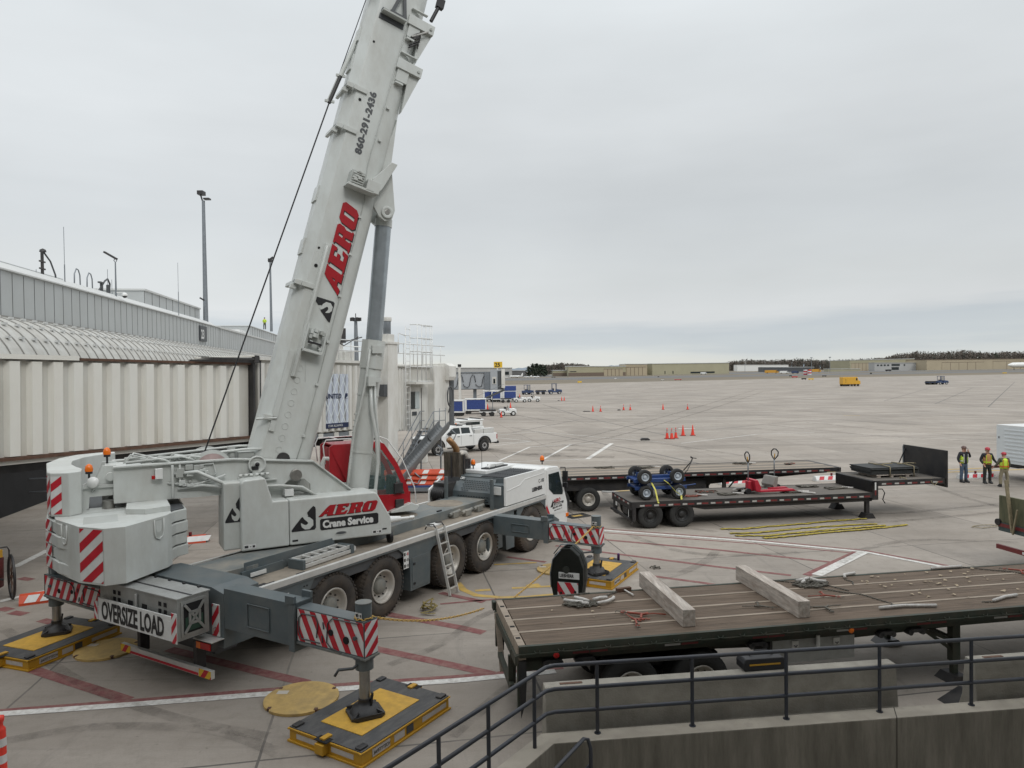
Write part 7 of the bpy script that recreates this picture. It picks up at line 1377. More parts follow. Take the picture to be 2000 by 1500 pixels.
deckgear('chain and red binder right of the blue carts',2.6,.75,11,True,red=True); deckgear('red binder and chain between the carts and the red pallet jack',3.6,1.5,12,False,red=True); deckgear('chain with a white sleeve before the red pallet jack',4.1,.8,13); deckgear('chains and sleeves right of the grey pallet jack',6.75,.7,14); deckgear('long grey chain towards the raised deck, far side',8.0,1.75,15,False); deckgear('chain with sleeve below the raised deck step',8.9,1.1,16)
mb=MB(TM_); mb.tube([(11.1,.3,1.46),(11.1,.3,1.52),(11.2,.1,1.5),(11.3,.0,1.3)],.02,KHK); mb.tube([(12.3,.1,1.47),(12.2,-.03,1.35),(12.35,-.03,1.2),(12.5,-.03,1.35)],.015,KHK); tag(mb.build('strap_end'),'loose khaki strap ends hanging over the raised deck edge','strap')
mb=MB(TM_); mb.tube([(6.9,.9,1.02),(7.2,.5,1.03),(7.35,.25,1.05),(7.4,.15,1.05)],.035,SLV); tag(mb.build('pipe_sleeve'),'pale sleeve lying diagonally by the grey pallet jack','sleeve')
# ================= FAR FLATBED =================
BK=frame((2.15,29.5,0),8.1)
WGD=pm('grey_wood_deck',(.20,.175,.145),.85,var=.2,scale=2,dirt=(.13,.11,.09),damt=.6,dscale=1.5,st=(.25,5,1))
bt=thing('flatbed_trailer','long black flatbed trailer with grey wooden deck behind the step deck trailer','trailer',BK)
mb=MB(); 
for k in range(9): mb.box(-1.2,12.1,.06+.275*k,.06+.275*k+.262,1.44,1.5,WGD if k%3 else STRP)
mb.build('deck_planks',bt)
mb=MB(); 
for y in(0,2.56): mb.box(-1.2,12.2,y,y+.05,1.32,1.51,TBK)
mb.box(12.1,12.3,0,2.6,1.3,1.5,TBK)
for y in(.6,1.9): mb.prism([(-1.2,1.4),(12.0,1.4),(12,1.2),(10.8,1.15),(6.0,.85),(2,.75),(-1.2,.95)],'y',y,y+.1,TBK)
mb.prism([(-1.0,1.38),(4.6,1.38),(4.4,.85),(2,.8),(-1.0,.9)],'y',.25,.4,TBK); mb.box(4.6,6.2,.3,1.0,.75,1.2,TBK)
for k in range(22): x=-.9+.58*k; mb.box(x,x+.2,-.006,0,1.36,1.42,RTW); mb.box(x+.22,x+.5,-.006,0,1.36,1.42,RTL)
mb.build('frame',bt)
put_wheels(bt,[(x,y,-1) for x in(1.0,-.3) for y in(.18,.5)]+[(x,y,1) for x in(1.0,-.3) for y in(2.1,2.42)],r=.50,w=.13,tm=TYR2,rm_=RIM,lug=False,bolts=8)
for y in(.3,2.1):
    mb=MB(); mb.box(7.0,7.14,y,y+.14,.1,1.2,TBK); mb.prism([(6.85,0),(7.3,0),(7.2,.15),(6.95,.15)],'y',y-.1,y+.24,TBK); mb.bar((7.05,y,.5),(7.6,y,1.15),.05,.05,TBK); mb.build('landing_leg',bt)
mb=MB(); mb.tube([(1.6,.2,.8),(2.6,.2,.72),(4.2,.2,.85)],.04,REFW); mb.build('air_line',bt)
def BQ(x,y,z): return BK@Vector((x,y,z))
deckgear('chains on the far flatbed above the blue carts',4.0,1.7,21,True,BQ,1.53); deckgear('dark chain at the left of the far flatbed deck',2.2,2.0,22,False,BQ,1.53); deckgear('red chain heap at the right end of the far flatbed',10.6,1.3,23,False,BQ,1.53,True,.6); deckgear('chain with sleeve behind the pallet jack handles',8.6,1.9,24,True,BQ,1.53)
mb=MB(BK); mb.tube([(2.85,.3,1.53),(2.75,-.03,1.5),(2.7,-.05,1.2),(2.8,-.05,1.0)],.03,SLV); tag(mb.build('pipe_sleeve'),'white hooked sleeve hanging over the far flatbed side','sleeve')
mb=MB(BK); mb.tube([(5.3,.5,1.53),(5.5,.2,1.9),(5.6,.2,2.1),(5.5,.2,2.15)],.025,BLKM); mb.tube([(5.5,.2,2.1),(5.8,.3,2.05)],.02,BLKM); tag(mb.build('winch_bar'),'dark bar leaning on the far flatbed above the blue carts','bar')
mb=MB(); p=G(1150,1006); M=frame((G(1128,1008).x,G(1128,1008).y,.006),30); mb=MB(M); mb.box(-.5,.5,-.35,.35,0,.012,BLKM); mb.box(-.25,.2,-.12,.1,.012,.016,YP); tag(mb.build('drain_cover'),'dark square cover plate with yellow marks beside the crane cab','plate')
# ================= RIGHT EDGE: green trailer end, box trailer =================
GM=frame((14.95,18.9,0),10); GBD=pm('green_wood_board',(.10,.105,.06),.85,var=.3,scale=3,dirt=(.16,.14,.09),damt=.6,dscale=3,st=(1,3,.6)); GST=pm('teal_steel',(.05,.075,.075),.6,var=.15,scale=4)
gt=thing('flatbed_trailer','end of a green trailer with an upright wooden board by the box trailer','trailer',GM)
mb=MB(); mb.box(0,.08,0,2.5,1.2,2.0,GBD); mb.build('end_board',gt,bevel=.01)
mb=MB(); mb.box(-.03,10,0,2.5,1.05,1.2,GST); mb.box(-.02,.1,0,2.5,.95,1.05,GST); mb.box(-.04,-.03,0,2.5,1.08,1.18,RTL); mb.box(-.045,-.04,.9,1.2,1.1,1.16,REFW); mb.build('deck_frame',gt,bevel=.008)
mb=MB(); mb.box(-.1,-.02,-.1,2.5,.42,.55,RTL); mb.box(-.105,-.1,1.2,1.6,.45,.52,REFW); mb.box(-.05,.1,.9,1.1,.5,1.0,GST); mb.box(-.05,.1,-.05,.1,.4,1.9,GBD); mb.cyl((-.06,2.5,1.2),(.1,2.5,1.2),.1,TBK); mb.build('bumper',gt,bevel=.006)
put_wheels(gt,[(x,.2,-1) for x in(1.6,2.9)]+[(x,2.3,1) for x in(1.6,2.9)],r=.5,w=.14,tm=TYR2,lug=False,bolts=8)
mb=MB(GM); mb.bar((-.08,1.95,1.0),(-.1,2.15,2.5),.05,.09,KHK); mb.bar((-.12,1.9,.95),(-.12,1.75,1.7),.04,.04,KHK); tag(mb.build('wooden_stake'),'pale stake leaning upright against the green trailer end board','stake')
XM=frame((25.15,37.2,0),-80); bx=thing('box_trailer','white ribbed box trailer beyond the three workers','trailer',XM); BXW=pm('box_white',(.66,.70,.72),.5,var=.03)
mb=MB(); mb.box(0,7,0,2.5,.85,2.75,BXW); mb.prism([(0,0),(7,0),(7,2.5),(0,2.5)],'z',2.75,2.8,WHT)
for k in range(9): mb.box(.5,7,-.02,0,1.0+.19*k,1.08+.19*k,BXW)
mb.box(.14,.18,-.03,0,2.1,2.2,BLK); mb.build('body',bx,bevel=.015)
mb=MB(); mb.box(0,7,.1,2.4,.7,.85,TBK); mb.box(-.8,.3,1.0,1.4,.5,.62,TBK); mb.box(-.4,-.2,-.2,2.6,.5,.6,RTL); mb.cyl((-.3,-.1,.6),(-.3,-.1,.8),.07,REDL); mb.build('frame',bx)
put_wheels(bx,[(4.0,.15,-1),(4.9,.15,-1),(4.0,2.35,1),(4.9,2.35,1)],r=.38,w=.12,tm=TYR2,lug=False,bolts=6)
# ================= VEHICLES =================
def pickup(M):
    t=thing('pickup_truck','white crew cab pickup with toolboxes in its bed, parked below the baggage chute','pickup',M)
    pts=[(0,.62),(0,1.30),(2.1,1.33),(4.55,1.36),(5.5,1.34),(6.0,1.26),(6.15,1.1),(6.15,.62)]
    def arc(c,r=.53): return [(c+r*math.cos(a),.55+r*math.sin(a)) for a in [R(k) for k in(0,25,50,75,105,130,155,180)]]
    poly=pts+arc(5.2)+[(4.6,.5),(1.85,.5)]+arc(1.15)+[(.55,.6)]
    mb=MB(); mb.prism(poly,'y',-1.0,1.0,WHT); body=mb.build('body',t,bevel=.03)
    def gy_(z): return .96-(z-1.33)/.62*.17
    mb=MB(); A=[(2.12,1.33),(2.25,1.88),(2.5,1.95),(3.8,1.95),(4.0,1.90),(4.75,1.35)]
    vs=[(x,-gy_(z),z) for x,z in A]+[(x,gy_(z),z) for x,z in A]; n=len(A); mb.add(vs,[tuple(range(n)),tuple(range(2*n-1,n-1,-1))]+[(i,(i+1)%n,n+(i+1)%n,n+i) for i in range(n)],WHT); cb=mb.build('cab',t,bevel=.02)
    for s in(-1,1):
        for poly in([(2.38,1.42),(2.42,1.82),(3.15,1.84),(3.15,1.42)],[(3.27,1.42),(3.27,1.84),(3.75,1.84),(4.0,1.74),(4.45,1.42)]):
            q=MB(); q.add([(x,s*(gy_(z)+.008),z) for x,z in poly],[tuple(range(len(poly)))],GLS); q.build('window',cb)
        q=MB(); q.box(4.2,4.38,s*1.0 if s<0 else 1.0,s*1.25 if s>0 else -1.25,1.35,1.58,BLK) if s>0 else q.box(4.2,4.38,-1.25,-.95,1.35,1.58,BLK); q.build('mirror',cb,bevel=.03)
        q=MB()
        for x in(2.3,3.35): q.box(x,x+.2,s*1.0-.02,s*1.0+.02,1.2,1.24,BLK)
        q.build('door_handle',body); q=MB()
        for x in(2.12,3.22,4.5): q.box(x,x+.012,s*1.0-.004,s*1.0+.004,.6,1.32,DKG)
        q.build('door_gap',body); q=MB()
        for c in(1.15,5.2): q.tube([(c+.56*math.cos(R(k)),s*1.0,.55+.56*math.sin(R(k))) for k in range(0,181,20)],.05,BLK,n=6)
        q.box(2.0,4.4,s*.98-.04,s*.98+.04,.40,.47,BLK); q.build('wheel_arch_trim',body)
    q=MB(); q.add([(4.05,-.76,1.89),(4.80,-.92,1.37),(4.80,.92,1.37),(4.05,.76,1.89)],[(0,1,2,3)],GLS); o=q.build('windscreen',cb)
    for v in o.data.vertices: v.co.x+=.02; v.co.z+=.015
    q=MB(); q.box(6.15,6.2,-.8,.8,.75,1.12,BLK); q.box(6.1,6.28,-1.0,1.0,.45,.72,BLK); q.build('grille',body,bevel=.02)
    q=MB(); q.box(6.1,6.18,.72,.98,.95,1.18,REFW); q.box(6.1,6.18,-.98,-.72,.95,1.18,REFW); q.build('headlight',body)
    q=MB(); q.box(-.02,.05,.86,1.01,.85,1.2,REDL); q.box(-.02,.05,-1.01,-.86,.85,1.2,REDL); q.build('tail_light',body)
    q=MB(); q.box(-.2,.05,-.98,.98,.5,.68,BLK); q.build('rear_bumper',body,bevel=.02)
    q=MB(); q.box(.25,1.2,.55,.98,1.32,1.68,ALU); q.box(1.25,2.0,.55,.98,1.32,1.66,ALU); q.box(.3,2.0,-.98,-.6,1.32,1.6,ALU); q.box(.6,1.9,-.4,.4,1.3,1.62,BLKM); q.build('tool_box',body,bevel=.01)
    q=MB(); q.box(2.9,3.1,-.7,.7,1.96,2.0,BLKM); q.tube([(2.1,-.8,2.08),(2.1,.8,2.08)],.03,BLKM); q.tube([(3.4,-.75,2.08),(3.4,.75,2.08)],.03,BLKM); q.tube([(2.1,.75,1.4),(2.1,.75,2.08),(3.4,.72,2.08),(3.4,.72,1.94)],.025,BLKM); q.lathe((3.0,0,2.0),(0,0,1),[(0,.07),(.1,.05),(.12,0)],AMB,12); q.build('roof_rack',cb)
    PR=pm('pickup_rim',(.6,.6,.6),.3,.6)
    put_wheels(t,[(x,-.86,-1) for x in(1.15,5.2)]+[(x,.86,1) for x in(1.15,5.2)],r=.43,w=.14,tm=TYR2,rm_=BLK,lug=False,bolts=6)
    for x in(1.15,5.2):
        for s in(-1,1):
            q=MB(); 
            for k in range(10): a=2*math.pi*k/10; q.prism([(-.015,.10),(.015,.10),(.045,.22),(-.045,.22)],'y',-.01,.01,PR); 
            for k in range(10):
                a=2*math.pi*k/10
                for v in q.V[k*8:(k+1)*8]: xx,zz=v.x,v.z; v.x=x+xx*math.cos(a)-zz*math.sin(a); v.z=.43+xx*math.sin(a)+zz*math.cos(a); v.y+=s*.985
            q.build('wheel_cover',t)
p=G(946,881); f=G(860,889.5); d=Vector((f.x-p.x,f.y-p.y)); hd=math.degrees(math.atan2(d.y,d.x)); u=d.normalized()
v=Vector((-u.y,u.x)); pickup(frame((p.x-u.x*1.15-v.x*.95,p.y-u.y*1.15-v.y*.95,0),hd))
t=thing('utility_van','white utility van with a roof rack behind the pickup','van',frame((G(895,872).x,G(895,872).y+5,0),215)); mb=MB(); mb.box(-1.6,2.2,-.95,.95,.45,1.2,WHT); mb.box(-1.5,1.3,-.9,.9,1.2,1.68,WHT); mb.box(-1.6,1.4,-.95,.95,1.68,1.8,WHT); mb.build('body',t,bevel=.06); mb=MB(); mb.box(-1.2,.2,.9,.91,1.35,1.6,GLS); mb.box(-1.52,-1.5,-.7,.7,1.3,1.6,GLS); mb.build('window',t); mb=MB(); [mb.box(x,x+.05,-.9,.9,1.8,1.88,BLKM) for x in(-1.3,0,1.2)]; mb.build('roof_rack',t); put_wheels(t,[(x,-.8,-1) for x in(-1.0,1.5)]+[(x,.8,1) for x in(-1.0,1.5)],r=.36,w=.11,tm=TYR2,lug=False,bolts=5)
CURT=pm('curtain_blue',(.03,.06,.22),.6,var=.25,scale=6)
def bagcart(x,y,hd,label,ln=2.9,h=2.0,tall=False):
    p=G(x,y); t=thing('baggage_cart',label,'baggage cart',frame((p.x,p.y,0),hd),'baggage carts near the gate 25 bridge')
    mb=MB(); mb.box(0,ln,0,1.5,.45,.6,WHT); mb.box(0,.25,0,1.5,.6,h,WHT); mb.box(ln-.12,ln,0,1.5,.6,h,WHT); mb.box(-.03,ln+.03,-.05,1.55,h,h+.12,WHT); mb.build('body',t,bevel=.03)
    mb=MB(); mb.box(.28,ln-.14,.02,.08,.65,h-.04,CURT); 
    for k in range(7): mb.box(.35+k*.35,.37+k*.35,.0,.02,.65,h-.04,CURT)
    mb.build('curtain',t)
    mb=MB(); 
    for xx in(.45,ln-.5):
        for yy in(.1,1.25): mb.cyl((xx-.16,yy,.22),(xx-.16,yy+.15,.22),.22,TYR2); mb.cyl((xx+.22,yy,.22),(xx+.22,yy+.15,.22),.22,TYR2)
    mb.box(.2,ln-.2,.2,1.3,.3,.45,BLKM); mb.build('wheels',t)
    mb=MB(); mb.bar((ln,.75,.4),(ln+.7,.75,.25),.06,.06,BLKM); mb.build('tow_bar',t)
bagcart(882,813,-3,'baggage cart with a blue curtain, partly hidden by the white bridge end',1.6); bagcart(908,809,2,'baggage cart with a bright blue curtain next to the white tug',2.95)
bagcart(944,785,3,'baggage cart under the stairs of the gate 25 bridge',2.2); bagcart(960,785.5,2,'baggage cart with dark blue curtain beside the container dolly',1.8)
t=thing('container_stack','blue and white cargo container stacked two high beside the gate 25 bridge','container',frame((G(976,785).x,G(976,785).y+2,0),0)); mb=MB(); mb.box(0,3.2,0,2,.5,2.0,WHT); mb.box(-.1,3.3,-.1,2.1,.35,.5,BLKM); mb.build('body',t,bevel=.03); mb=MB(); mb.box(.9,3.1,-.03,0,.6,1.9,CURT); mb.box(.6,3.15,-.03,2,2.05,2.95,CURT); mb.build('blue_panel',t); mb=MB(); [mb.cyl((x,0,.2),(x,1.8,.2),.2,TYR2) for x in(.5,2.7)]; mb.build('wheels',t)
def tug(x,y,hd,label,col,ln=3.0,cabh=0,sc=1.0,cones=0,bed=False,cat='tug'):
    p=G(x,y); t=thing('baggage_tug',label,cat,frame((p.x,p.y,0),hd)@Matrix.Scale(sc,4)); mb=MB(); mb.prism([(0,.35),(0,.85),(ln*.35,.9),(ln*.38,.62),(ln*.55,.62),(ln*.58,1.0),(ln,.88),(ln+.05,.35)],'y',-.7,.7,col); mb.build('body',t,bevel=.04)
    mb=MB(); mb.box(ln*.3,ln*.42,-.4,.4,.62,1.15,BLK); mb.build('seat',t)
    if cabh: 
        mb=MB(); 
        for a in(ln*.28,ln*.6):
            for b in(-.62,.62): mb.bar((a,b,.9),(a,b,cabh),.07,.07,col)
        mb.box(ln*.25,ln*.63,-.68,.68,cabh,cabh+.08,col); mb.add([(ln*.61,-.6,1.0),(ln*.61,.6,1.0),(ln*.61,.6,cabh),(ln*.61,-.6,cabh)],[(0,1,2,3)],CGL); mb.build('cab_frame',t)
    else: mb=MB(); mb.tube([(ln*.56,0,1.0),(ln*.5,0,1.2)],.03,BLK); mb.tube([(ln*.5+.02*math.cos(a),.18*math.cos(a),1.2+.18*math.sin(a)) for a in [k*.7 for k in range(9)]],.02,BLK,closed=True); mb.build('steering_wheel',t)
    if bed: mb=MB(); mb.box(-2.6,-.4,-.7,.7,.5,.62,col); mb.box(-2.5,-.5,-.6,.6,.62,.85,BLKM); mb.bar((-.4,0,.5),(0,0,.5),.1,.1,BLKM); [mb.cyl((a,-.75,.3),(a,.75,.3),.3,TYR2) for a in(-2.1,-1.0)]; mb.build('trailer_bed',t)
    put_wheels(t,[(x_,-.62,-1) for x_ in(ln*.18,ln*.82)]+[(x_,.62,1) for x_ in(ln*.18,ln*.82)],r=.32,w=.1,tm=TYR2,rm_=WHT,lug=False,bolts=5)
    return t
TB=pm('tug_blue',(.03,.055,.13),.5,var=.15,scale=4)
tug(975,812,8,'white flatbed tug with traffic cones on it, nearest of the white tugs',WHT,2.2,0,1.0,bed=True); tug(1003,786,5,'white tug parked left of the other, by the blue container',WHT,2.6,0,.95,bed=True); tug(1030,785,-5,'white belt tug parked right of the blue container, behind two small cones',WHT,2.4,0,1.0)
tug(1022,771,30,'single blue tug with a cab frame behind the white tugs',TB,2.2,2.0,1.15); tug(1071,770,4,'blue tug pulling a low blue cart in the middle of the apron edge',TB,2.6,2.0,1.25,bed=True); tug(1829,751,8,'blue tug with a low trailer far out on the apron at right',TB,2.6,1.9,1.3,bed=True)
# yellow box truck
p=G(1643,754.5); t=thing('box_truck','yellow step van standing alone far out on the apron','truck',frame((p.x,p.y,0),2)); YB=pm('truck_yellow',(.60,.33,.03),.5,var=.05)
mb=MB(); mb.prism([(0,.6),(0,2.75),(4.35,2.75),(4.75,1.75),(5.3,1.55),(5.35,.6)],'y',-1.1,1.1,YB); mb.build('body',t,bevel=.06); mb=MB(); mb.add([(4.40,-.95,2.6),(4.72,-.95,1.85),(4.72,.95,1.85),(4.40,.95,2.6)],[(0,1,2,3)],GLS); mb.box(3.9,4.35,-1.12,-1.1,1.7,2.4,GLS); o=mb.build('window',t); mb=MB(); [mb.box(.3+1.0*k,.36+1.0*k,-1.11,-1.1,.8,2.6,SBUS) for k in range(4)]; [mb.box(.7,1.0,-1.115,-1.1,z,z+.12,BLK) for z in(1.2,1.6,2.0)]; mb.build('side_marking',t)
for v in o.data.vertices: v.co.x+=.03
put_wheels(t,[(x,-.95,-1) for x in(.5,1.2,2.7,4.6)]+[(x,.95,1) for x in(.5,1.2,2.7,4.6)],r=.40,w=.12,tm=TYR2,rm_=BLK,lug=False,bolts=5)
# cones
CO=pm('cone_orange',(.75,.055,.03),.5,var=.05); CB=pm('cone_base',(.22,.03,.025),.8); CGY=pm('cone_collar',(.35,.33,.33),.6)
cone0=None
def cone(x,y,h,label,group,collar=True,z=0.0,pos=None):
    p=pos or G(x,y,z); t=thing('traffic_cone',label,'cone',Matrix.Translation((p.x,p.y,p.z)),group)
    w=.2*h/.9; mb=MB(); mb.box(-w,w,-w,w,0,.05,CB); mb.build('base',t,bevel=.01)
    mb=MB(); mb.lathe((0,0,.05),(0,0,1),[(0,.15*h/.9),(h*.85,.035),(h*.93,.03),(h*.94,0)],CO,18); mb.build('cone_body',t)
    if collar: mb=MB(); mb.lathe((0,0,.05),(0,0,1),[(h*.50,.15*h/.9*(1-.59*.77)+.004),(h*.66,.15*h/.9*(1-.776*.77)+.004)],CGY,18); mb.lathe((0,0,.05),(0,0,1),[(h*.72,.072*h/.9),(h*.80,.062*h/.9)],CGY,18); mb.build('collar',t)
    return t
gA='tall cones standing in the middle of the apron'
for x,y,l in((1303,857,'left cone of the tight trio on the apron'),(1312,857.5,'middle cone of the tight trio on the apron'),(1320,856,'right cone of the tight trio on the apron')): cone(x,y,.92,l,gA)
cone(1334,851,.95,'left one of the two cones joined by a white bar',gA,False); cone(1353,850.5,.95,'right one of the two cones joined by a white bar',gA,False)
a=G(1330,838,.62); b=G(1358,836.5,.62); a=G(1334,851)+Vector((-.4,0,.62)); b=G(1353,850.5)+Vector((.2,0,.62)); mb=MB(); mb.cyl(a,b,.025,WHT,n=8); tag(mb.build('cone_bar'),'thin white bar linking two tall cones','bar')
gB='small cones in a row farther out on the apron'
for i,(x,y,l) in enumerate([(1158,804,'first cone from the left in the far row, beside a dark strip'),(1173,804,'second cone from the left in the far row'),(1218,801,'third cone of the far row, just right of a dark chock'),(1231,801,'fourth cone of the far row'),(1295,800,'lone cone fifth in the far row'),(1343,800,'rightmost lone cone of the far row')]): cone(x,y,.85,l,gB,i in(1,2,3,5))
cone(1097,782.5,.8,'left one of a pair of small cones right of the white tugs','small cone pair right of the white tugs',False); cone(1102,782.5,.8,'right one of a pair of small cones right of the white tugs','small cone pair right of the white tugs',False); cone(979,815.5,.8,'cone on the ground in front of the nearest white tug',None,False)
p=G(975,812); cone(0,0,.75,'left cone standing on the bed of the white tug','cones carried by the white tug',False,pos=Vector((p.x-1.5,p.y-.2,.86))); cone(0,0,.75,'right cone standing on the hood of the white tug','cones carried by the white tug',False,pos=Vector((p.x+1.5,p.y+.2,.97))); cone(1015,776,.8,'cone between the blue container and the single blue tug',None,False)
def lump(x,y,w,d,h,label,cat,name):
    p=G(x,y); mb=MB(Matrix.Translation((p.x,p.y,0))); mb.prism([(-w/2,0),(-w/2,h*.6),(-w*.35,h),(w*.3,h),(w/2,h*.5),(w/2,0)],'y',-d/2,d/2,BLKM); tag(mb.build(name,bevel=.03),label,cat,'black rubber pieces on the apron')
lump(1260,860,.75,.35,.20,'black rounded chock lying alone left of the cone trio','chock','rubber_chock'); lump(1146,804,1.1,.3,.10,'flat black strip beside the far cone pair','chock','rubber_chock'); lump(1209,801.5,.45,.3,.14,'small black chock left of the third far cone','chock','rubber_chock'); lump(1091,783,.4,.3,.12,'small black chock left of the small cone pair','chock','rubber_chock')
# under the bridge clutter
t=thing('equipment_cart','dark equipment cart with yellow corner posts under the jet bridge','cart',frame((G(430,905).x-3,G(430,905).y+0,0),12))
mb=MB(); mb.box(0,5.5,0,1.6,.6,1.0,BLKM); mb.box(0,5.5,0,1.6,2.2,2.3,BLKM); mb.build('frame',t); mb=MB(); [mb.box(x,x+.25,-.05,.2,.3,2.9,YSG) for x in(1.0,3.4)]; mb.build('yellow_post',t); mb=MB(); mb.box(1.3,3.3,.1,.2,1.1,2.2,pm('navy',(.03,.05,.12),.5)); mb.build('blue_panel',t)
t=thing('wire_fence','thin metal fence frame in the dark space at the left','fence',frame((G(12,1000).x,G(12,1000).y+1,0),10)); mb=MB(); mb.tube([(0,0,0),(0,0,1.3),(3,0,1.3),(3,0,0)],.03,GALV); mb.tube([(0,0,.7),(3,0,.7)],.02,GALV); mb.tube([(2.7,0,0),(2.7,0,1.3)],.02,GALV); mb.build('frame_tubes',t)
# ================= PEOPLE =================
def skinmesh(name,chains,mat,parent,sub=2,root=None):
    bm=bmesh.new(); sl=bm.verts.layers.skin.verify(); vd={}
    def gv(p,r):
        k=tuple(round(c,3) for c in p)
        if k not in vd: v=bm.verts.new(p); v[sl].radius=(r,r*.85) if r>.09 else (r,r); vd[k]=v
        return vd[k]
    for ch in chains:
        pv=None
        for p,r in ch:
            v=gv(p,r)
            if pv is not None and pv is not v and not bm.edges.get((pv,v)): bm.edges.new((pv,v))
            pv=v
    bm.verts.ensure_lookup_table(); rt=vd[tuple(round(c,3) for c in (root or chains[0][0][0]))]; rt[sl].use_root=True
    me=bpy.data.meshes.new(name); bm.to_mesh(me); bm.free(); o=bpy.data.objects.new(name,me); COL.objects.link(o)
    m=o.modifiers.new('skin','SKIN'); m.use_smooth_shade=True; s=o.modifiers.new('sub','SUBSURF'); s.levels=sub; s.render_levels=sub
    dg=bpy.context.evaluated_depsgraph_get(); ev=bpy.data.meshes.new_from_object(o.evaluated_get(dg)); bpy.data.objects.remove(o)
    ev.materials.clear(); ev.materials.append(mat); ev.polygons.foreach_set('use_smooth',[True]*len(ev.polygons))
    o=bpy.data.objects.new(name,ev); COL.objects.link(o)
    if parent: o.parent=parent
    return o
def person(M,h,label,L,Rr,jacket,pants,vest,helmet,legs=.13,pantlabel=None,vstripe=None,hat=True,group=None,headturn=0,vopen=False,lean=0):
    # L,Rr = (elbow,wrist) positions ; faces local -Y
    s=h/1.8; t=thing('person',label,'person',M@Matrix.Scale(s,4),group); V=Vector
    pel=(0,0,.95); ch=(0,0,1.22); up=(0,0,1.40); nk=(0,-.01,1.50); hd1=(0,-.03,1.58); hd2=(0,-.025,1.67)
    def fingers(w,e):
        w=V(w);e=V(e); d=(w-e).normalized(); side=d.cross(V((0,1,0))).normalized() if abs(d.y)<.9 else V((1,0,0)); curl=V((0,-1,0)); pm_=w+d*.08; out=[[(tuple(w),.027),(tuple(w+d*.045),.036),(tuple(pm_),.03)]]
        for i,k in enumerate((-1.2,-.4,.4,1.2)):
            b=pm_+side*.017*k; ln=(.06,.075,.07,.055)[i]; out.append([(tuple(pm_),.03),(tuple(b+d*.02),.009),(tuple(b+d*ln*.6+curl*.01),.0085),(tuple(b+d*ln+curl*.03),.007)])
        th=w+d*.03+side*.035; out.append([(tuple(w+d*.045),.036),(tuple(th+d*.02),.010),(tuple(th+d*.055+curl*.012),.009)])
        return out
    body=[[(pel,.12),(ch,.13),(up,.12),(nk,.055),(hd1,.078),(hd2,.088),((0,-.02,1.73),.06)],[(hd1,.078),((0,-.115,1.60),.014)]]
    for sx,(e,w) in((-1,L),(1,Rr)):
        body.append([(up,.12),((sx*.19,0,1.43),.06),(e,.042),(w,.027)]); body+=fingers(w,e)
    for sx in(-1,1): body.append([(pel,.14),((sx*.10,0,.88),.085),((sx*legs*.95,-.02,.50),.06),((sx*legs,.0,.10),.042),((sx*legs,-.12,.04),.035)])
    skinmesh('body',body,SKIN,t)
    skinmesh('jacket',[[((0,0,.86),.19),((0,0,1.0),.19),(ch,.185),((0,0,1.38),.165),((0,0,1.49),.09)]]+[[((0,0,1.38),.165),((sx*.195,0,1.42),.082),(e,.062),(tuple(V(e).lerp(V(w),.93)),.045)] for sx,(e,w) in((-1,L),(1,Rr))],jacket,t)
    skinmesh('trousers',[[((0,0,1.02),.175),((0,0,.90),.165)]]+[[((0,0,.90),.14),((sx*.105,0,.82),.105),((sx*legs*.95,-.02,.50),.085),((sx*legs*.98,.0,.3),.075),((sx*legs,.005,.12),.078)] for sx in(-1,1)],pants,t)
    for sx in(-1,1): q=MB(); q.prism([(.07,0),(-.20,0),(-.21,.05),(-.12,.10),(-.04,.16),(.07,.16)],'x',sx*legs-.05,sx*legs+.05,BLK); q.build('boot',t,bevel=.02)
    # vest
    q=MB(); segs=20; rings=[(.94,.20,.15),(1.1,.205,.16),(1.25,.21,.165),(1.38,.20,.155),(1.47,.13,.10)]
    vs=[]; 
    for z,a,b in rings:
        for i in range(segs): an=2*math.pi*(i+.5)/segs-math.pi/2; vs.append((a*math.cos(an),b*math.sin(an),z))
    fs=[]
    for r in range(len(rings)-1):
        for i in range(segs):
            if vopen and (i in(18,19,0,) or (i in(17,1) and r>1)): continue
            if r>=2 and i in(4,5,13,14): continue
            fs.append((r*segs+i,r*segs+(i+1)%segs,(r+1)*segs+(i+1)%segs,(r+1)*segs+i))
    q.add(vs,fs,vest,True); vo=q.build('vest',t); so=vo.modifiers.new('s','SOLIDIFY'); so.thickness=.012
    q=MB()
    for fx in(-.115,.115):
        for sy in(-1,1): q.bar((fx,sy*.155,.98),(fx,sy*.15,1.40),.045,.012,vstripe or REFW)
    pts=[(.213*math.cos(a),.17*math.sin(a),1.06) for a in [2*math.pi*k/24 for k in range(24)]]
    for i in range(24):
        if vopen and 15<=i<=20: continue
        q.bar(pts[i],pts[(i+1)%24],.012,.05,vstripe or REFW)
    q.build('vest_stripe',t)
    if hat:
        q=MB(Matrix.Translation((0,-.02,1.665))@Matrix.Rotation(R(headturn),4,'Z')); q.lathe((0,0,0),(0,0,1),[(0,.118),(.02,.115),(.07,.108),(.11,.075),(.13,.0)],helmet,18); q.prism([(-.08,-.10),(.08,-.10),(.07,-.19),(-.07,-.19)],'z',0,.015,helmet); q.build('hard_hat',t)
    else: q=MB(Matrix.Translation((0,-.01,1.71))); q.lathe((0,0,-.04),(0,0,1),[(0,.098),(.06,.1),(.11,.075),(.14,0)],BLK,14); q.build('knit_cap',t)
    q=MB(); 
    for sx in(-1,1): q.lathe((sx*.03,-.103,1.655),(0,-1,0),[(0,.012),(.006,.008),(.008,0)],BLK,8); q.lathe((sx*.088,-.01,1.63),(sx,0,0),[(0,.03),(.015,.028),(.02,0)],SKIN,8)
    q.build('face_features',t)
    return t
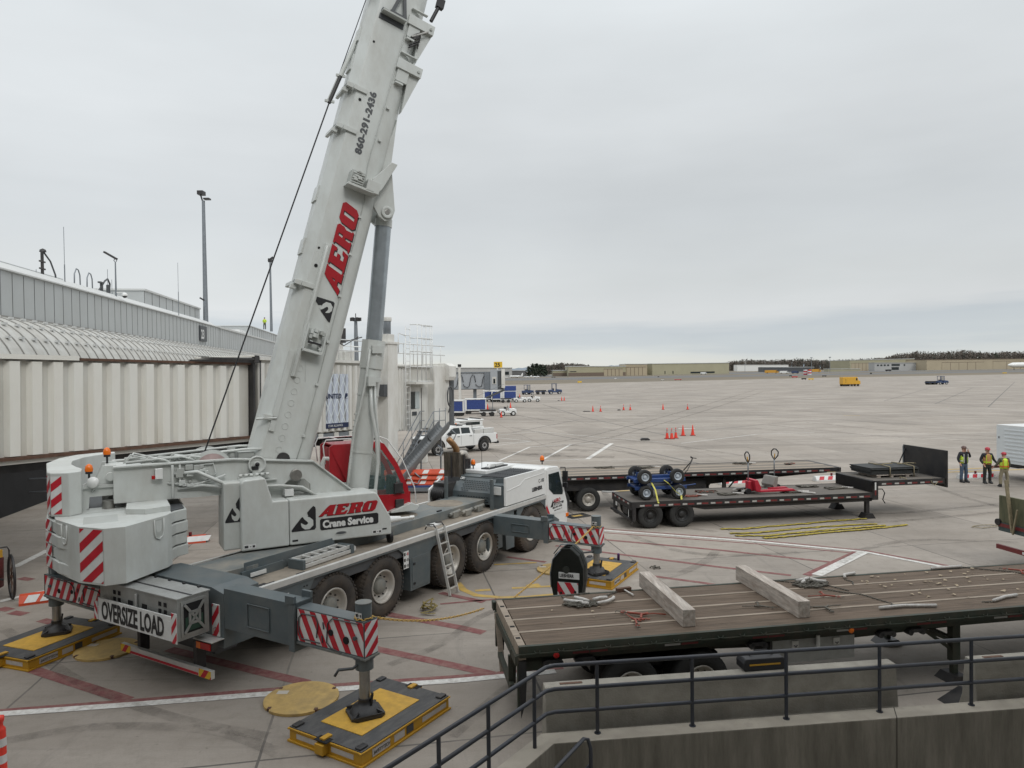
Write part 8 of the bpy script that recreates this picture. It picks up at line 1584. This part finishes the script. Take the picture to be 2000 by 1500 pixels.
JBK=pm('black_jacket',(.02,.022,.028),.85,var=.2,scale=8); JNS=pm('blue_jeans',(.07,.10,.15),.9,var=.2,scale=8); DPT=pm('dark_trousers',(.028,.03,.028),.9,var=.2,scale=8); KHP=pm('khaki_trousers',(.25,.22,.15),.9,var=.15,scale=8)
LIM=pm('hi_vis_lime',(.52,.72,.06),.7,var=.08,scale=8); TANV=pm('faded_orange_vest',(.48,.25,.10),.8,var=.15,scale=6); HBR=pm('brown_hard_hat',(.12,.07,.06),.4,var=.5,scale=20); HRD=pm('red_hard_hat',(.42,.03,.05),.35); OLJ=pm('olive_jacket',(.10,.095,.07),.9,var=.15,scale=6); ORS=pm('orange_stripe',(.6,.12,.03),.6)
def feet(x,y): p=G(x,y); return Matrix.Translation((p.x,p.y,0))
person(feet(1882,942)@Matrix.Rotation(R(10),4,'Z'),1.86,'worker in blue jeans, black jacket and open lime vest, one hand raised to the face',((-.30,.02,1.16),(-.26,-.06,.95)),((.34,-.05,1.22),(.13,-.15,1.52)),JBK,JNS,LIM,HBR,vopen=True)
person(feet(1928,944)@Matrix.Rotation(R(-4),4,'Z'),1.82,'worker in dark trousers and faded orange vest standing between two others',((-.30,.03,1.15),(-.22,-.08,.95)),((.31,.0,1.17),(.44,-.05,.98)),JBK,DPT,TANV,HRD,vstripe=LIM)
person(feet(1961,951)@Matrix.Rotation(R(172),4,'Z'),1.70,'worker in khaki trousers and red hard hat seen from behind at the right',((-.27,-.02,1.15),(-.25,-.08,.93)),((.30,-.03,1.16),(.40,-.16,1.0)),OLJ,KHP,LIM,HRD,legs=.17,vstripe=ORS)
p=GF@Vector((78,2.2,12.85)); p=Vector((-.3435*112,112,12.85)); person(Matrix.Translation((p.x,112,12.85)),1.86,'person in a yellow and black jacket standing on the concourse roof',((-.28,.02,1.17),(-.16,-.14,1.05)),((.28,.02,1.17),(.16,-.14,1.05)),LIM,DPT,LIM,BLK,hat=False,vstripe=BLK)
# small far parked equipment
for x,y,l in((1300,0,''),):
    pass
